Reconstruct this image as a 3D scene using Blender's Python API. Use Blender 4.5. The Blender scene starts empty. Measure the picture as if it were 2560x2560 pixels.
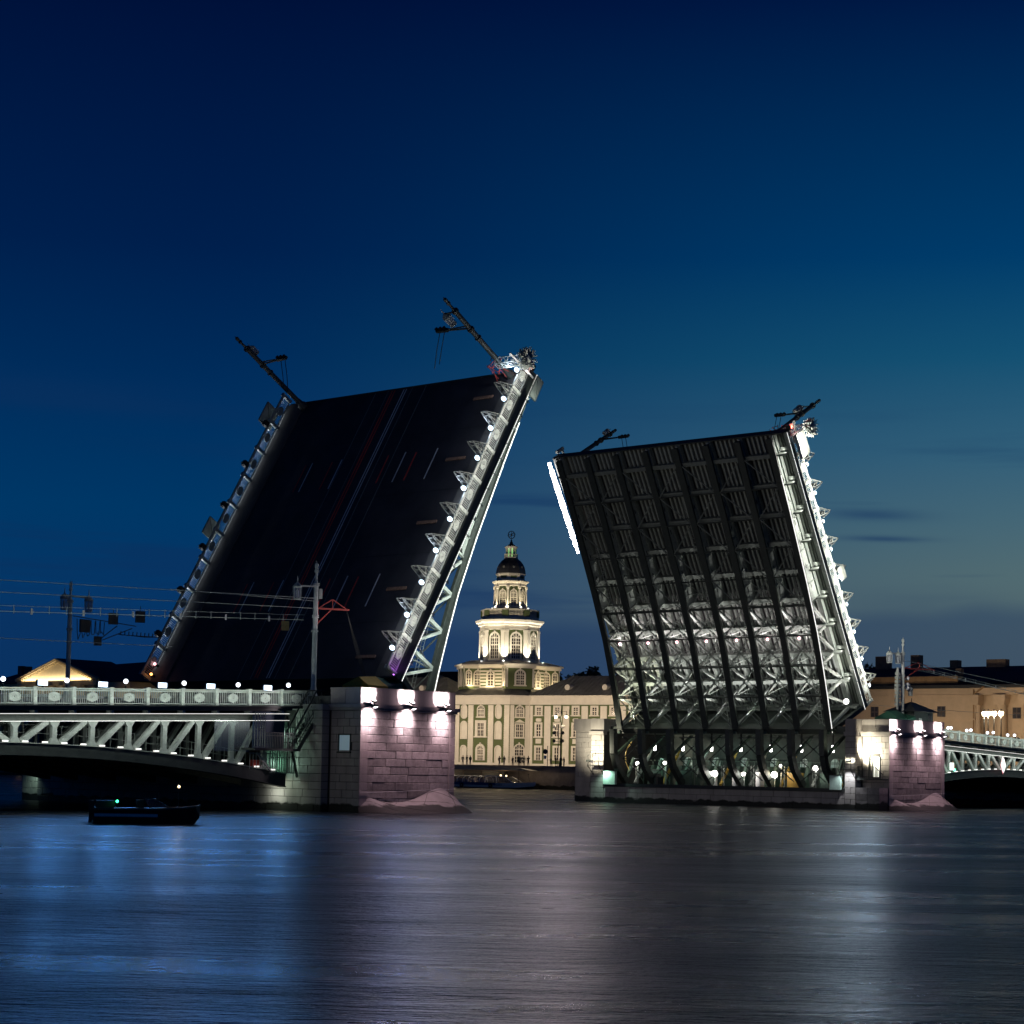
import bpy, bmesh, math, random
from mathutils import Vector, Matrix, Quaternion

random.seed(7)
R = math.radians
scene = bpy.context.scene
COL = scene.collection
SKY_COLD = [(0.0, '#0c3060'), (0.084, '#063566'), (0.143, '#003766'), (0.20, '#002d5c'), (0.267, '#001f4c'), (0.38, '#001038'), (0.62, '#000822'), (1.0, '#00061a')]
SKY_WARM = [(0.0, '#5a6664'), (0.084, '#5c6e6c'), (0.12, '#567073'), (0.143, '#4a6c78'), (0.175, '#36647c'), (0.22, '#165576'), (0.267, '#003f6e'), (0.38, '#001a46'), (0.62, '#000c2c'), (1.0, '#00081c')]
LIGHT_SCALE = 1.0
WATER_ROUGH = 0.32
WAVES = [(0.5, (0.22, 1.0), 0.22, 3, -0.82), (1.8, (0.28, 1.0), 0.30, 4, -0.94), (6.0, (0.35, 1.0), 0.17, 3, -0.76), (18.0, (0.45, 1.0), 0.05, 2, -0.88)]
CLOUD_STREAKS = [(0.6392, 0.1746, 0.1098, 0.0088, 0.8), (1.0363, 0.1268, 0.0255, 0.0031, 0.8), (1.0422, 0.115, 0.0216, 0.0016, 0.9), (1.0821, 0.0743, 0.0628, 0.0118, 0.7), (0.7185, 0.1511, 0.0588, 0.0049, 0.3)]   # azimuth, height, half width, half depth, density

# ------------------------------------------------------------------ camera
F_PX, YAW, PITCH, ROLL, YC = 5098.0573, 0.86158, 0.06955, 0.019527, 1571.5
CAM = Vector((-139.0, -102.839, 2.706))
fw = Vector((math.sin(YAW) * math.cos(PITCH), math.cos(YAW) * math.cos(PITCH), math.sin(PITCH)))
rt = Vector((math.cos(YAW), -math.sin(YAW), 0))
up = rt.cross(fw)
rc = math.cos(ROLL) * rt + math.sin(ROLL) * up
uc = -math.sin(ROLL) * rt + math.cos(ROLL) * up
cam_d = bpy.data.cameras.new('camera')
cam = bpy.data.objects.new('camera', cam_d)
COL.objects.link(cam)
m = Matrix((rc, uc, -fw)).transposed().to_4x4()
m.translation = CAM
cam.matrix_world = m
cam_d.sensor_width = 36
cam_d.lens = F_PX / 2560 * 36
cam_d.shift_y = (YC - 1280) / 2560
cam_d.clip_start = 0.5
cam_d.clip_end = 6000
scene.camera = cam

# ------------------------------------------------------------------ sky
def lin(h):
    h = h.lstrip('#')
    o = []
    for i in (0, 2, 4):
        c = int(h[i:i + 2], 16) / 255
        o.append(c / 12.92 if c <= 0.04045 else ((c + 0.055) / 1.055) ** 2.4)
    return (o[0], o[1], o[2], 1)

world = bpy.data.worlds.new('World')
scene.world = world
world.use_nodes = True
wn, wl = world.node_tree.nodes, world.node_tree.links
wn.clear()
wout = wn.new('ShaderNodeOutputWorld')
wbg = wn.new('ShaderNodeBackground')
tc = wn.new('ShaderNodeTexCoord')
sep = wn.new('ShaderNodeSeparateXYZ')
wl.new(tc.outputs['Generated'], sep.inputs[0])

def wramp(stops):
    r = wn.new('ShaderNodeValToRGB')
    el = r.color_ramp.elements
    el[0].position, el[0].color = stops[0][0], lin(stops[0][1])
    el[1].position, el[1].color = stops[-1][0], lin(stops[-1][1])
    for p, c in stops[1:-1]:
        e = el.new(p)
        e.color = lin(c)
    return r
mr = wn.new('ShaderNodeMapRange')
mr.inputs['From Min'].default_value = -0.02
mr.inputs['From Max'].default_value = 0.98
wl.new(sep.outputs['Z'], mr.inputs['Value'])
cold = wramp(SKY_COLD)
warm = wramp(SKY_WARM)
wl.new(mr.outputs[0], cold.inputs[0])
wl.new(mr.outputs[0], warm.inputs[0])
ga = YAW + R(36)
dotn = wn.new('ShaderNodeVectorMath')
dotn.operation = 'DOT_PRODUCT'
nh = wn.new('ShaderNodeVectorMath')
nh.operation = 'MULTIPLY'
nh.inputs[1].default_value = (1, 1, 0)
nn = wn.new('ShaderNodeVectorMath')
nn.operation = 'NORMALIZE'
wl.new(tc.outputs['Generated'], nh.inputs[0])
wl.new(nh.outputs[0], nn.inputs[0])
wl.new(nn.outputs[0], dotn.inputs[0])
dotn.inputs[1].default_value = (math.sin(ga), math.cos(ga), 0)
mz = wn.new('ShaderNodeMapRange')
mz.interpolation_type = 'SMOOTHSTEP'
mz.inputs['From Min'].default_value = 0.70
mz.inputs['From Max'].default_value = 1.0
wl.new(dotn.outputs['Value'], mz.inputs['Value'])
mix = wn.new('ShaderNodeMix')
mix.data_type = 'RGBA'
wl.new(mz.outputs[0], mix.inputs['Factor'])
wl.new(cold.outputs[0], mix.inputs[6])
wl.new(warm.outputs[0], mix.inputs[7])
# thin dark cloud bars low over the horizon
cmap = wn.new('ShaderNodeMapping')
cmap.inputs['Scale'].default_value = (2.2, 2.2, 34)
cmap.inputs['Location'].default_value = (3.1, 0.4, 1.3)
wl.new(tc.outputs['Generated'], cmap.inputs[0])
cn = wn.new('ShaderNodeTexNoise')
cn.inputs['Scale'].default_value = 1.6
cn.inputs['Detail'].default_value = 5
cn.inputs['Roughness'].default_value = 0.5
wl.new(cmap.outputs[0], cn.inputs['Vector'])
cr = wn.new('ShaderNodeMapRange')
cr.interpolation_type = 'SMOOTHSTEP'
cr.inputs['From Min'].default_value = 0.56
cr.inputs['From Max'].default_value = 0.70
wl.new(cn.outputs['Fac'], cr.inputs['Value'])
ch = wn.new('ShaderNodeMapRange')            # clouds fade out with height
ch.interpolation_type = 'SMOOTHSTEP'
ch.inputs['From Min'].default_value = 0.20
ch.inputs['From Max'].default_value = 0.12
wl.new(sep.outputs['Z'], ch.inputs['Value'])
cm = wn.new('ShaderNodeMath')
cm.operation = 'MULTIPLY'
wl.new(cr.outputs[0], cm.inputs[0])
wl.new(ch.outputs[0], cm.inputs[1])
bank = wn.new('ShaderNodeMapRange')          # a low cloud bank along the horizon, its top edge uneven
bank.interpolation_type = 'SMOOTHSTEP'
bank.inputs['From Min'].default_value = 0.083
bank.inputs['From Max'].default_value = 0.068
bsum = wn.new('ShaderNodeMath')
bsum.operation = 'MULTIPLY_ADD'
bn = wn.new('ShaderNodeTexNoise')
bn.inputs['Scale'].default_value = 5.0
bn.inputs['Detail'].default_value = 3
wl.new(nn.outputs[0], bn.inputs['Vector'])
wl.new(bn.outputs['Fac'], bsum.inputs[0])
bsum.inputs[1].default_value = 0.05
wl.new(sep.outputs['Z'], bsum.inputs[2])
bsub = wn.new('ShaderNodeMath')
bsub.operation = 'SUBTRACT'
wl.new(bsum.outputs[0], bsub.inputs[0])
bsub.inputs[1].default_value = 0.025
wl.new(bsub.outputs[0], bank.inputs['Value'])
cmx = wn.new('ShaderNodeMath')
cmx.operation = 'MAXIMUM'
wl.new(cm.outputs[0], cmx.inputs[0])
wl.new(bank.outputs[0], cmx.inputs[1])
def wmath(op, a, b=None, c=None):
    n_ = wn.new('ShaderNodeMath')
    n_.operation = op
    for i_, q in enumerate((a, b, c)):
        if q is None:
            continue
        if isinstance(q, (int, float)):
            n_.inputs[i_].default_value = q
        else:
            wl.new(q, n_.inputs[i_])
    return n_.outputs[0]
# a few separate long cloud streaks, ragged by noise
az_ = wmath('ARCTAN2', sep.outputs['X'], sep.outputs['Y'])
rag = wmath('SUBTRACT', cn.outputs['Fac'], 0.5)
total = cmx.outputs[0]
for a0, e0, wa, we, dens in CLOUD_STREAKS:
    p_ = wmath('DIVIDE', wmath('SUBTRACT', az_, a0), wa)
    q_ = wmath('DIVIDE', wmath('MULTIPLY_ADD', rag, we * 2.2, wmath('SUBTRACT', wmath('MULTIPLY_ADD', p_, we * .35, sep.outputs['Z']), e0)), we)
    r2 = wmath('ADD', wmath('MULTIPLY', p_, p_), wmath('MULTIPLY', q_, q_))
    total = wmath('MAXIMUM', total, wmath('MULTIPLY', wmath('EXPONENT', wmath('MULTIPLY', r2, -1.2)), dens * 1.3))
cs = wn.new('ShaderNodeMath')
cs.operation = 'MULTIPLY'
cs.inputs[1].default_value = 0.5
wl.new(total, cs.inputs[0])
mix2 = wn.new('ShaderNodeMix')
mix2.data_type = 'RGBA'
wl.new(cs.outputs[0], mix2.inputs['Factor'])
wl.new(mix.outputs[2], mix2.inputs[6])
mix2.inputs[7].default_value = lin('#0c2f5c')
wl.new(mix2.outputs[2], wbg.inputs['Color'])
wbg.inputs['Strength'].default_value = 1.0
wl.new(wbg.outputs[0], wout.inputs['Surface'])

scene.view_settings.view_transform = 'Standard'
scene.view_settings.look = 'None'
scene.view_settings.exposure = 0
scene.view_settings.gamma = 1
scene.view_settings.use_curve_mapping = False
scene.cycles.use_denoising = True
scene.cycles.max_bounces = 5
scene.cycles.diffuse_bounces = 2
scene.cycles.glossy_bounces = 3
scene.cycles.transmission_bounces = 4
scene.cycles.sample_clamp_indirect = 4
scene.cycles.sample_clamp_direct = 0
scene.cycles.caustics_reflective = False
scene.cycles.caustics_refractive = False

# ------------------------------------------------------------------ materials
MATS = {}
def mat(name, col, rough=0.6, metal=0.0, vary=0.25, scale=1.5, bump=0.0, bscale=20.0, per_obj=0.0, spec=0.5, stretch=(1, 1, 1), stain=None):
    if name in MATS:
        return MATS[name]
    M = bpy.data.materials.new(name)
    M.use_nodes = True
    n, l = M.node_tree.nodes, M.node_tree.links
    b = n['Principled BSDF']
    b.inputs['Roughness'].default_value = rough
    b.inputs['Metallic'].default_value = metal
    b.inputs['Specular IOR Level'].default_value = spec
    geo = n.new('ShaderNodeNewGeometry')
    mp = n.new('ShaderNodeMapping')
    mp.inputs['Scale'].default_value = stretch
    l.new(geo.outputs['Position'], mp.inputs[0])
    no = n.new('ShaderNodeTexNoise')
    no.inputs['Scale'].default_value = scale
    no.inputs['Detail'].default_value = 6
    no.inputs['Roughness'].default_value = 0.65
    l.new(mp.outputs[0], no.inputs['Vector'])
    r = n.new('ShaderNodeMapRange')
    r.inputs['From Min'].default_value = 0.3
    r.inputs['From Max'].default_value = 0.7
    r.inputs['To Min'].default_value = 1 - vary
    r.inputs['To Max'].default_value = 1 + vary * 0.7
    l.new(no.outputs['Fac'], r.inputs['Value'])
    val = r.outputs[0]
    if per_obj:
        oi = n.new('ShaderNodeObjectInfo')
        r2 = n.new('ShaderNodeMapRange')
        r2.inputs['To Min'].default_value = 1 - per_obj
        r2.inputs['To Max'].default_value = 1 + per_obj
        l.new(oi.outputs['Random'], r2.inputs['Value'])
        mm = n.new('ShaderNodeMath')
        mm.operation = 'MULTIPLY'
        l.new(val, mm.inputs[0])
        l.new(r2.outputs[0], mm.inputs[1])
        val = mm.outputs[0]
    mx = n.new('ShaderNodeVectorMath')
    mx.operation = 'SCALE'
    mx.inputs[0].default_value = col[:3]
    l.new(val, mx.inputs['Scale'])
    colout = mx.outputs[0]
    if stain:
        zt, scol = stain                       # tide line: everything below zt carries algae, ragged edge
        sp = n.new('ShaderNodeSeparateXYZ')
        l.new(geo.outputs['Position'], sp.inputs[0])
        n2 = n.new('ShaderNodeTexNoise')
        n2.inputs['Scale'].default_value = 0.9
        n2.inputs['Detail'].default_value = 5
        l.new(geo.outputs['Position'], n2.inputs['Vector'])
        a = n.new('ShaderNodeMath')
        a.operation = 'MULTIPLY_ADD'
        l.new(n2.outputs['Fac'], a.inputs[0])
        a.inputs[1].default_value = -0.9
        l.new(sp.outputs['Z'], a.inputs[2])
        rr = n.new('ShaderNodeMapRange')
        rr.interpolation_type = 'SMOOTHSTEP'
        rr.inputs['From Min'].default_value = zt - 0.45 + 0.08
        rr.inputs['From Max'].default_value = zt - 0.45 - 0.08
        l.new(a.outputs[0], rr.inputs['Value'])
        mc = n.new('ShaderNodeMix')
        mc.data_type = 'RGBA'
        l.new(rr.outputs[0], mc.inputs['Factor'])
        l.new(colout, mc.inputs[6])
        mc.inputs[7].default_value = (*scol, 1)
        colout = mc.outputs[2]
    l.new(colout, b.inputs['Base Color'])
    if bump:
        n3 = n.new('ShaderNodeTexNoise')
        n3.inputs['Scale'].default_value = bscale
        n3.inputs['Detail'].default_value = 4
        l.new(mp.outputs[0], n3.inputs['Vector'])
        bp = n.new('ShaderNodeBump')
        bp.inputs['Strength'].default_value = bump
        bp.inputs['Distance'].default_value = 0.05
        l.new(n3.outputs['Fac'], bp.inputs['Height'])
        l.new(bp.outputs[0], b.inputs['Normal'])
    MATS[name] = M
    return M

def glow(name, col, strength):
    if name in MATS:
        return MATS[name]
    M = bpy.data.materials.new(name)
    M.use_nodes = True
    b = M.node_tree.nodes['Principled BSDF']
    b.inputs['Base Color'].default_value = (0.8, 0.8, 0.8, 1)
    b.inputs['Emission Color'].default_value = (*col, 1)
    b.inputs['Emission Strength'].default_value = strength
    MATS[name] = M
    return M

ALGAE = (0.012, 0.013, 0.010)
GRANITE = mat('granite', (0.30, 0.275, 0.262), 0.75, vary=0.35, scale=2.2, bump=0.45, bscale=7, per_obj=0.30, stain=(0.35, ALGAE))
GRANITE_SMOOTH = mat('dressed_granite', (0.34, 0.31, 0.295), 0.65, vary=0.22, scale=1.1, bump=0.15, bscale=14, per_obj=0.06, stretch=(1, 1, 0.25), stain=(0.16, ALGAE))
MORTAR = mat('mortar', (0.055, 0.05, 0.047), 0.9, vary=0.3, stain=(0.35, ALGAE))
STEEL = mat('painted_steel', (0.20, 0.225, 0.205), 0.45, vary=0.22, scale=3, bump=0.2, bscale=14)
STEEL_DIAG = mat('dimmed_brace_steel', (0.22, 0.24, 0.225), 0.45, vary=0.3, scale=4, bump=0.2, bscale=16)  # bridge paint dimmed in colour for the less lit right leaf diagonals
STEEL_MID = mat('half_shade_steel', (0.075, 0.092, 0.078), 0.45, vary=0.25, scale=4, bump=0.25, bscale=16)  # bridge paint darkened in colour for chords and soffits that catch less light
STEEL_PALE = mat('pale_and_lit_steel', (0.36, 0.40, 0.37), 0.45, vary=0.25, scale=4, bump=0.15, bscale=18)  # bridge paint lightened in colour for lamp lit railings and trusses; also pale fittings
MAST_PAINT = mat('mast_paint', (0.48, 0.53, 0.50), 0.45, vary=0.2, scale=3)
STEEL_DARK = mat('dark_and_shaded_steel', (0.045, 0.055, 0.05), 0.5, vary=0.3, scale=3, bump=0.2, bscale=12)  # bridge paint darkened in colour for its unlit parts; also dark fittings
IRON = mat('black_iron', (0.018, 0.02, 0.02), 0.5, vary=0.2)
ASPHALT = mat('asphalt', (0.042, 0.040, 0.044), 0.6, vary=0.45, scale=0.35, bump=0.3, bscale=30)
PAVING = mat('footway_paving', (0.085, 0.08, 0.075), 0.85, vary=0.3, scale=0.9)
LINE_WHITE = mat('road_paint_white', (0.78, 0.78, 0.76), 0.7, vary=0.25, scale=3)
LINE_RED = mat('red_light_ghost', (0.78, 0.07, 0.05), 0.7, vary=0.25, scale=3)  # red lit ghost of the white lines, put in as colour
RUST = mat('rusty_iron', (0.30, 0.17, 0.11), 0.8, vary=0.4, scale=5)
RED_STEEL = mat('red_lead_paint', (0.42, 0.05, 0.035), 0.55, vary=0.25, scale=4)
CREAM = mat('cream_stucco', (0.70, 0.65, 0.56), 0.85, vary=0.10, scale=0.8)
GREEN = mat('green_stucco', (0.10, 0.128, 0.05), 0.85, vary=0.14, scale=0.8)
SHEET_ROOF = mat('sheet_metal_roof', (0.19, 0.19, 0.18), 0.6, vary=0.3, scale=0.6)
DOME_ROOF = mat('dark_dome_metal', (0.035, 0.035, 0.038), 0.5, vary=0.25, scale=1.5)
BLUE_ROOF = mat('blue_grey_roof', (0.03, 0.038, 0.07), 0.65, vary=0.3, scale=0.5)
BEIGE = mat('beige_stucco', (0.56, 0.41, 0.26), 0.88, vary=0.12, scale=0.5)
OCHRE = mat('weathered_ochre', (0.34, 0.21, 0.10), 0.9, vary=0.35, scale=0.8)
BRICKCHIM = mat('chimney_brick', (0.22, 0.16, 0.11), 0.9, vary=0.3, scale=1.2)
GOLDEN = mat('yellow_stucco', (0.62, 0.50, 0.31), 0.85, vary=0.1)
WINDOW = mat('window_glass', (0.05, 0.045, 0.038), 0.12, vary=0.4, scale=0.35, spec=0.7)
FRAME_W = mat('white_window_frame', (0.72, 0.66, 0.55), 0.6, vary=0.06)
FRAME_DK = mat('brown_window_frame', (0.09, 0.06, 0.04), 0.6, vary=0.1)
QUAY_STONE = mat('quay_granite', (0.20, 0.17, 0.16), 0.8, vary=0.4, scale=0.7, bump=0.4, bscale=5, stain=(0.3, ALGAE))
PAVE_QUAY = mat('quay_paving', (0.20, 0.18, 0.16), 0.85, vary=0.2)
BARK = mat('bark', (0.05, 0.035, 0.025), 0.9)
LEAF = mat('dark_leaves', (0.035, 0.055, 0.018), 0.7, vary=0.5, scale=0.9)
YELLOW_TARP = mat('yellow_tarpaulin', (0.50, 0.30, 0.03), 0.6, vary=0.15)
GREEN_TARP = mat('green_tarpaulin', (0.02, 0.10, 0.06), 0.6, vary=0.15)
GREEN_STEEL = mat('green_machine_paint', (0.09, 0.14, 0.11), 0.4, vary=0.25, scale=2)
YELLOW_STEEL = mat('yellow_machine_paint', (0.45, 0.30, 0.06), 0.45, vary=0.2)
BLUE_BOARD = mat('blue_hoarding', (0.012, 0.04, 0.085), 0.6, vary=0.2)
WHITE_PAINT = mat('white_paint', (0.75, 0.75, 0.74), 0.4, vary=0.1)
HULL_BLUE = mat('blue_hull_paint', (0.02, 0.05, 0.16), 0.35, vary=0.2)
HULL_DARK = mat('dark_hull_paint', (0.02, 0.018, 0.018), 0.35, vary=0.2)
DECKWOOD = mat('varnished_deck', (0.13, 0.075, 0.04), 0.45, vary=0.3, stretch=(1, 6, 1))
RUBBER = mat('tyre_rubber', (0.012, 0.012, 0.012), 0.8)
CLOTH_DK = mat('dark_clothes', (0.03, 0.028, 0.03), 0.9)
CLOTH_LT = mat('pale_clothes', (0.45, 0.38, 0.22), 0.9)
SKIN = mat('skin', (0.45, 0.27, 0.19), 0.6)
INSUL = mat('porcelain_insulator', (0.5, 0.5, 0.5), 0.3, vary=0.1)
SIGNGREY = mat('weathered_sign_plate', (0.07, 0.065, 0.06), 0.6, vary=0.2)
SIGNYELLOW = mat('yellow_sign_plate', (0.55, 0.36, 0.10), 0.6)
BOARD = mat('signal_board', (0.34, 0.37, 0.33), 0.5, vary=0.2, scale=2)

def glass_mat(name, tint=(0.8, 0.85, 0.9), alpha=0.28):
    M = bpy.data.materials.new(name)
    M.use_nodes = True
    n, l = M.node_tree.nodes, M.node_tree.links
    n.clear()
    o = n.new('ShaderNodeOutputMaterial')
    t = n.new('ShaderNodeBsdfTransparent')
    t.inputs[0].default_value = (*tint, 1)
    g = n.new('ShaderNodeBsdfGlossy')
    g.inputs['Roughness'].default_value = 0.08
    d = n.new('ShaderNodeBsdfDiffuse')
    d.inputs[0].default_value = (0.5, 0.52, 0.55, 1)
    a = n.new('ShaderNodeMixShader')
    a.inputs[0].default_value = 0.5
    l.new(g.outputs[0], a.inputs[1])
    l.new(d.outputs[0], a.inputs[2])
    b = n.new('ShaderNodeMixShader')
    b.inputs[0].default_value = alpha
    l.new(t.outputs[0], b.inputs[1])
    l.new(a.outputs[0], b.inputs[2])
    l.new(b.outputs[0], o.inputs[0])
    return M
GLASS = glass_mat('lantern_glass', alpha=0.45)
CANOPY_GLASS = glass_mat('canopy_glass', (0.7, 0.68, 0.65), 0.22)
SCREEN = glass_mat('clear_screen', (0.85, 0.88, 0.86), 0.16)

G_WHITE = glow('white_lamp', (1.0, 0.96, 0.88), 9)
G_BLUE = glow('cold_lamp', (0.60, 0.80, 1.0), 3.2)
G_GLOBE = glow('cool_globe', (0.85, 0.92, 1.0), 3)
G_WARM = glow('warm_lamp', (1.0, 0.76, 0.42), 4)
G_RED = glow('red_lamp', (1.0, 0.06, 0.03), 10)
G_PINK = glow('pinkish_lamp', (1.0, 0.45, 0.5), 6)
G_GREEN = glow('green_lamp', (0.05, 1.0, 0.4), 6)
G_LED = glow('led_strip', (1.0, 0.98, 0.92), 1.3)
G_LED_HOT = glow('bright_led_strip', (1.0, 0.92, 0.93), 12)
G_LANTERN = glow('lit_green_window', (0.35, 0.9, 0.25), 0.7)
G_TUBE = glow('tube_lamp', (1.0, 0.98, 0.95), 5)
G_FLOOD = glow('floodlight_face', (1.0, 0.92, 0.95), 4)

# ------------------------------------------------------------------ mesh helpers
class MB:
    def __init__(s):
        s.v, s.f = [], []
    def add(s, vs, fs):
        o = len(s.v)
        s.v += [tuple(p) for p in vs]
        s.f += [tuple(i + o for i in q) for q in fs]
        return s
    def box(s, x0, x1, y0, y1, z0, z1):
        vs = [(x, y, z) for z in (z0, z1) for y in (y0, y1) for x in (x0, x1)]
        return s.add(vs, [(0, 2, 3, 1), (4, 5, 7, 6), (0, 1, 5, 4), (2, 6, 7, 3), (0, 4, 6, 2), (1, 3, 7, 5)])
    def bar(s, p, q, w, h, upv=(0, 0, 1)):
        p, q = Vector(p), Vector(q)
        d = (q - p).normalized()
        u = Vector(upv)
        sd = d.cross(u)
        if sd.length < 1e-4:
            sd = d.cross(Vector((0, 1, 0)))
        sd.normalize()
        u = sd.cross(d)
        a, b = sd * w / 2, u * h / 2
        vs = [p - a - b, p + a - b, p + a + b, p - a + b, q - a - b, q + a - b, q + a + b, q - a + b]
        return s.add(vs, [(3, 2, 1, 0), (4, 5, 6, 7), (0, 1, 5, 4), (1, 2, 6, 5), (2, 3, 7, 6), (3, 0, 4, 7)])
    def tube(s, p, q, r, n=8, r2=None, caps=True):
        p, q = Vector(p), Vector(q)
        r2 = r if r2 is None else r2
        d = (q - p).normalized()
        a = d.orthogonal().normalized()
        b = d.cross(a)
        vs = []
        for c, rr in ((p, r), (q, r2)):
            for i in range(n):
                t = 2 * math.pi * i / n
                vs.append(c + (a * math.cos(t) + b * math.sin(t)) * rr)
        fs = [(i, (i + 1) % n, n + (i + 1) % n, n + i) for i in range(n)]
        if caps:
            fs += [tuple(range(n))[::-1], tuple(range(n, 2 * n))]
        return s.add(vs, fs)
    def path(s, pts, r, n=5):
        for a, b in zip(pts[:-1], pts[1:]):
            s.tube(a, b, r, n)
        return s
    def lathe(s, prof, c=(0, 0, 0), n=16, rot=0.0, sx=1.0):
        vs, fs = [], []
        for r, z in prof:
            for i in range(n):
                t = 2 * math.pi * i / n + rot
                vs.append((c[0] + r * math.cos(t) * sx, c[1] + r * math.sin(t), c[2] + z))
        for k in range(len(prof) - 1):
            for i in range(n):
                j = (i + 1) % n
                fs.append((k * n + i, k * n + j, k * n + n + j, k * n + n + i))
        fs.append(tuple(range(n))[::-1])
        fs.append(tuple(range((len(prof) - 1) * n, len(prof) * n)))
        return s.add(vs, fs)
    def prism(s, poly, a0, a1, axis='y'):
        """poly: 2D points; extruded along axis from a0 to a1"""
        n = len(poly)
        def P(p, a):
            return {'y': (p[0], a, p[1]), 'x': (a, p[0], p[1]), 'z': (p[0], p[1], a)}[axis]
        vs = [P(p, a0) for p in poly] + [P(p, a1) for p in poly]
        fs = [(i, (i + 1) % n, n + (i + 1) % n, n + i) for i in range(n)]
        fs += [tuple(range(n))[::-1], tuple(range(n, 2 * n))]
        return s.add(vs, fs)
    def ball(s, c, r, n=12, k=8, sz=1.0):
        prof = [(max(1e-4, r * math.sin(math.pi * i / k)), -r * math.cos(math.pi * i / k) * sz) for i in range(k + 1)]
        return s.lathe(prof, c, n)
    def mesh(s, name, material, smooth=False):
        me = bpy.data.meshes.new(name)
        me.from_pydata(s.v, [], s.f)
        bm = bmesh.new()
        bm.from_mesh(me)
        bmesh.ops.recalc_face_normals(bm, faces=bm.faces)
        bm.to_mesh(me)
        bm.free()
        me.materials.append(material)
        if smooth:
            me.shade_smooth() if hasattr(me, 'shade_smooth') else None
            try:
                me.set_sharp_from_angle(angle=R(40))
            except Exception:
                pass
        return me
    def build(s, name, material, parent=None, smooth=False, loc=None, rotz=None, label=None):
        return put(s.mesh(name, material, smooth), name, parent, loc, rotz, label)

def put(me, name, parent=None, loc=None, rotz=None, label=None, scale=None, quat=None):
    o = bpy.data.objects.new(name, me)
    COL.objects.link(o)
    if parent:
        o.parent = parent
    if loc:
        o.location = loc
    if rotz is not None:
        o.rotation_euler = (0, 0, rotz)
    if scale:
        o.scale = scale
    if quat:
        o.rotation_mode = 'QUATERNION'
        o.rotation_quaternion = quat
    if label:
        o['label'] = label
    return o

def tag(o, label, cat=None, group=None, kind=None):
    if label:
        o['label'] = label
    if cat:
        o['category'] = cat
    if group:
        o['group'] = group
    if kind:
        o['kind'] = kind
    return o

def thing(name, label, cat, loc=(0, 0, 0), rotz=0, group=None, matrix=None):
    o = bpy.data.objects.new(name, None)
    o.empty_display_size = 0.3
    COL.objects.link(o)
    if matrix is not None:
        o.matrix_world = matrix
    else:
        o.location = loc
        o.rotation_euler = (0, 0, rotz)
    return tag(o, label, cat, group)

LSC = LIGHT_SCALE
def lamp(kind, loc, target, power, col, size=0.3, angle=100, blend=0.6, size_y=None, parent=None):
    d = bpy.data.lights.new('lamp_light', kind)
    d.energy = power * LSC
    d.color = col
    if kind == 'AREA':
        d.shape = 'RECTANGLE'
        d.size = size
        d.size_y = size_y or size
    else:
        d.shadow_soft_size = size
    if kind == 'SPOT':
        d.spot_size = R(angle)
        d.spot_blend = blend
    o = bpy.data.objects.new('lamp_light', d)
    COL.objects.link(o)
    if parent:
        o.parent = parent
    o.location = loc
    if target is not None:
        dv = Vector(target) - Vector(loc)
        o.rotation_mode = 'QUATERNION'
        q = dv.to_track_quat('-Z', 'Y')
        o.rotation_quaternion = q
    return o
def strip_light(p, q, aim, width, power, col):
    """long rectangular lamp between p and q, shining along aim"""
    p, q, aim = Vector(p), Vector(q), Vector(aim).normalized()
    ax = (q - p).normalized()
    z = -(aim - ax * aim.dot(ax)).normalized()
    y = z.cross(ax)
    d = bpy.data.lights.new('lamp_light', 'AREA')
    d.shape = 'RECTANGLE'
    d.size = (q - p).length
    d.size_y = width
    d.energy = power * LSC
    d.color = col
    o = bpy.data.objects.new('lamp_light', d)
    COL.objects.link(o)
    M4 = Matrix((ax, y, z)).transposed().to_4x4()
    M4.translation = (p + q) / 2
    o.matrix_world = M4
    return o
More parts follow.
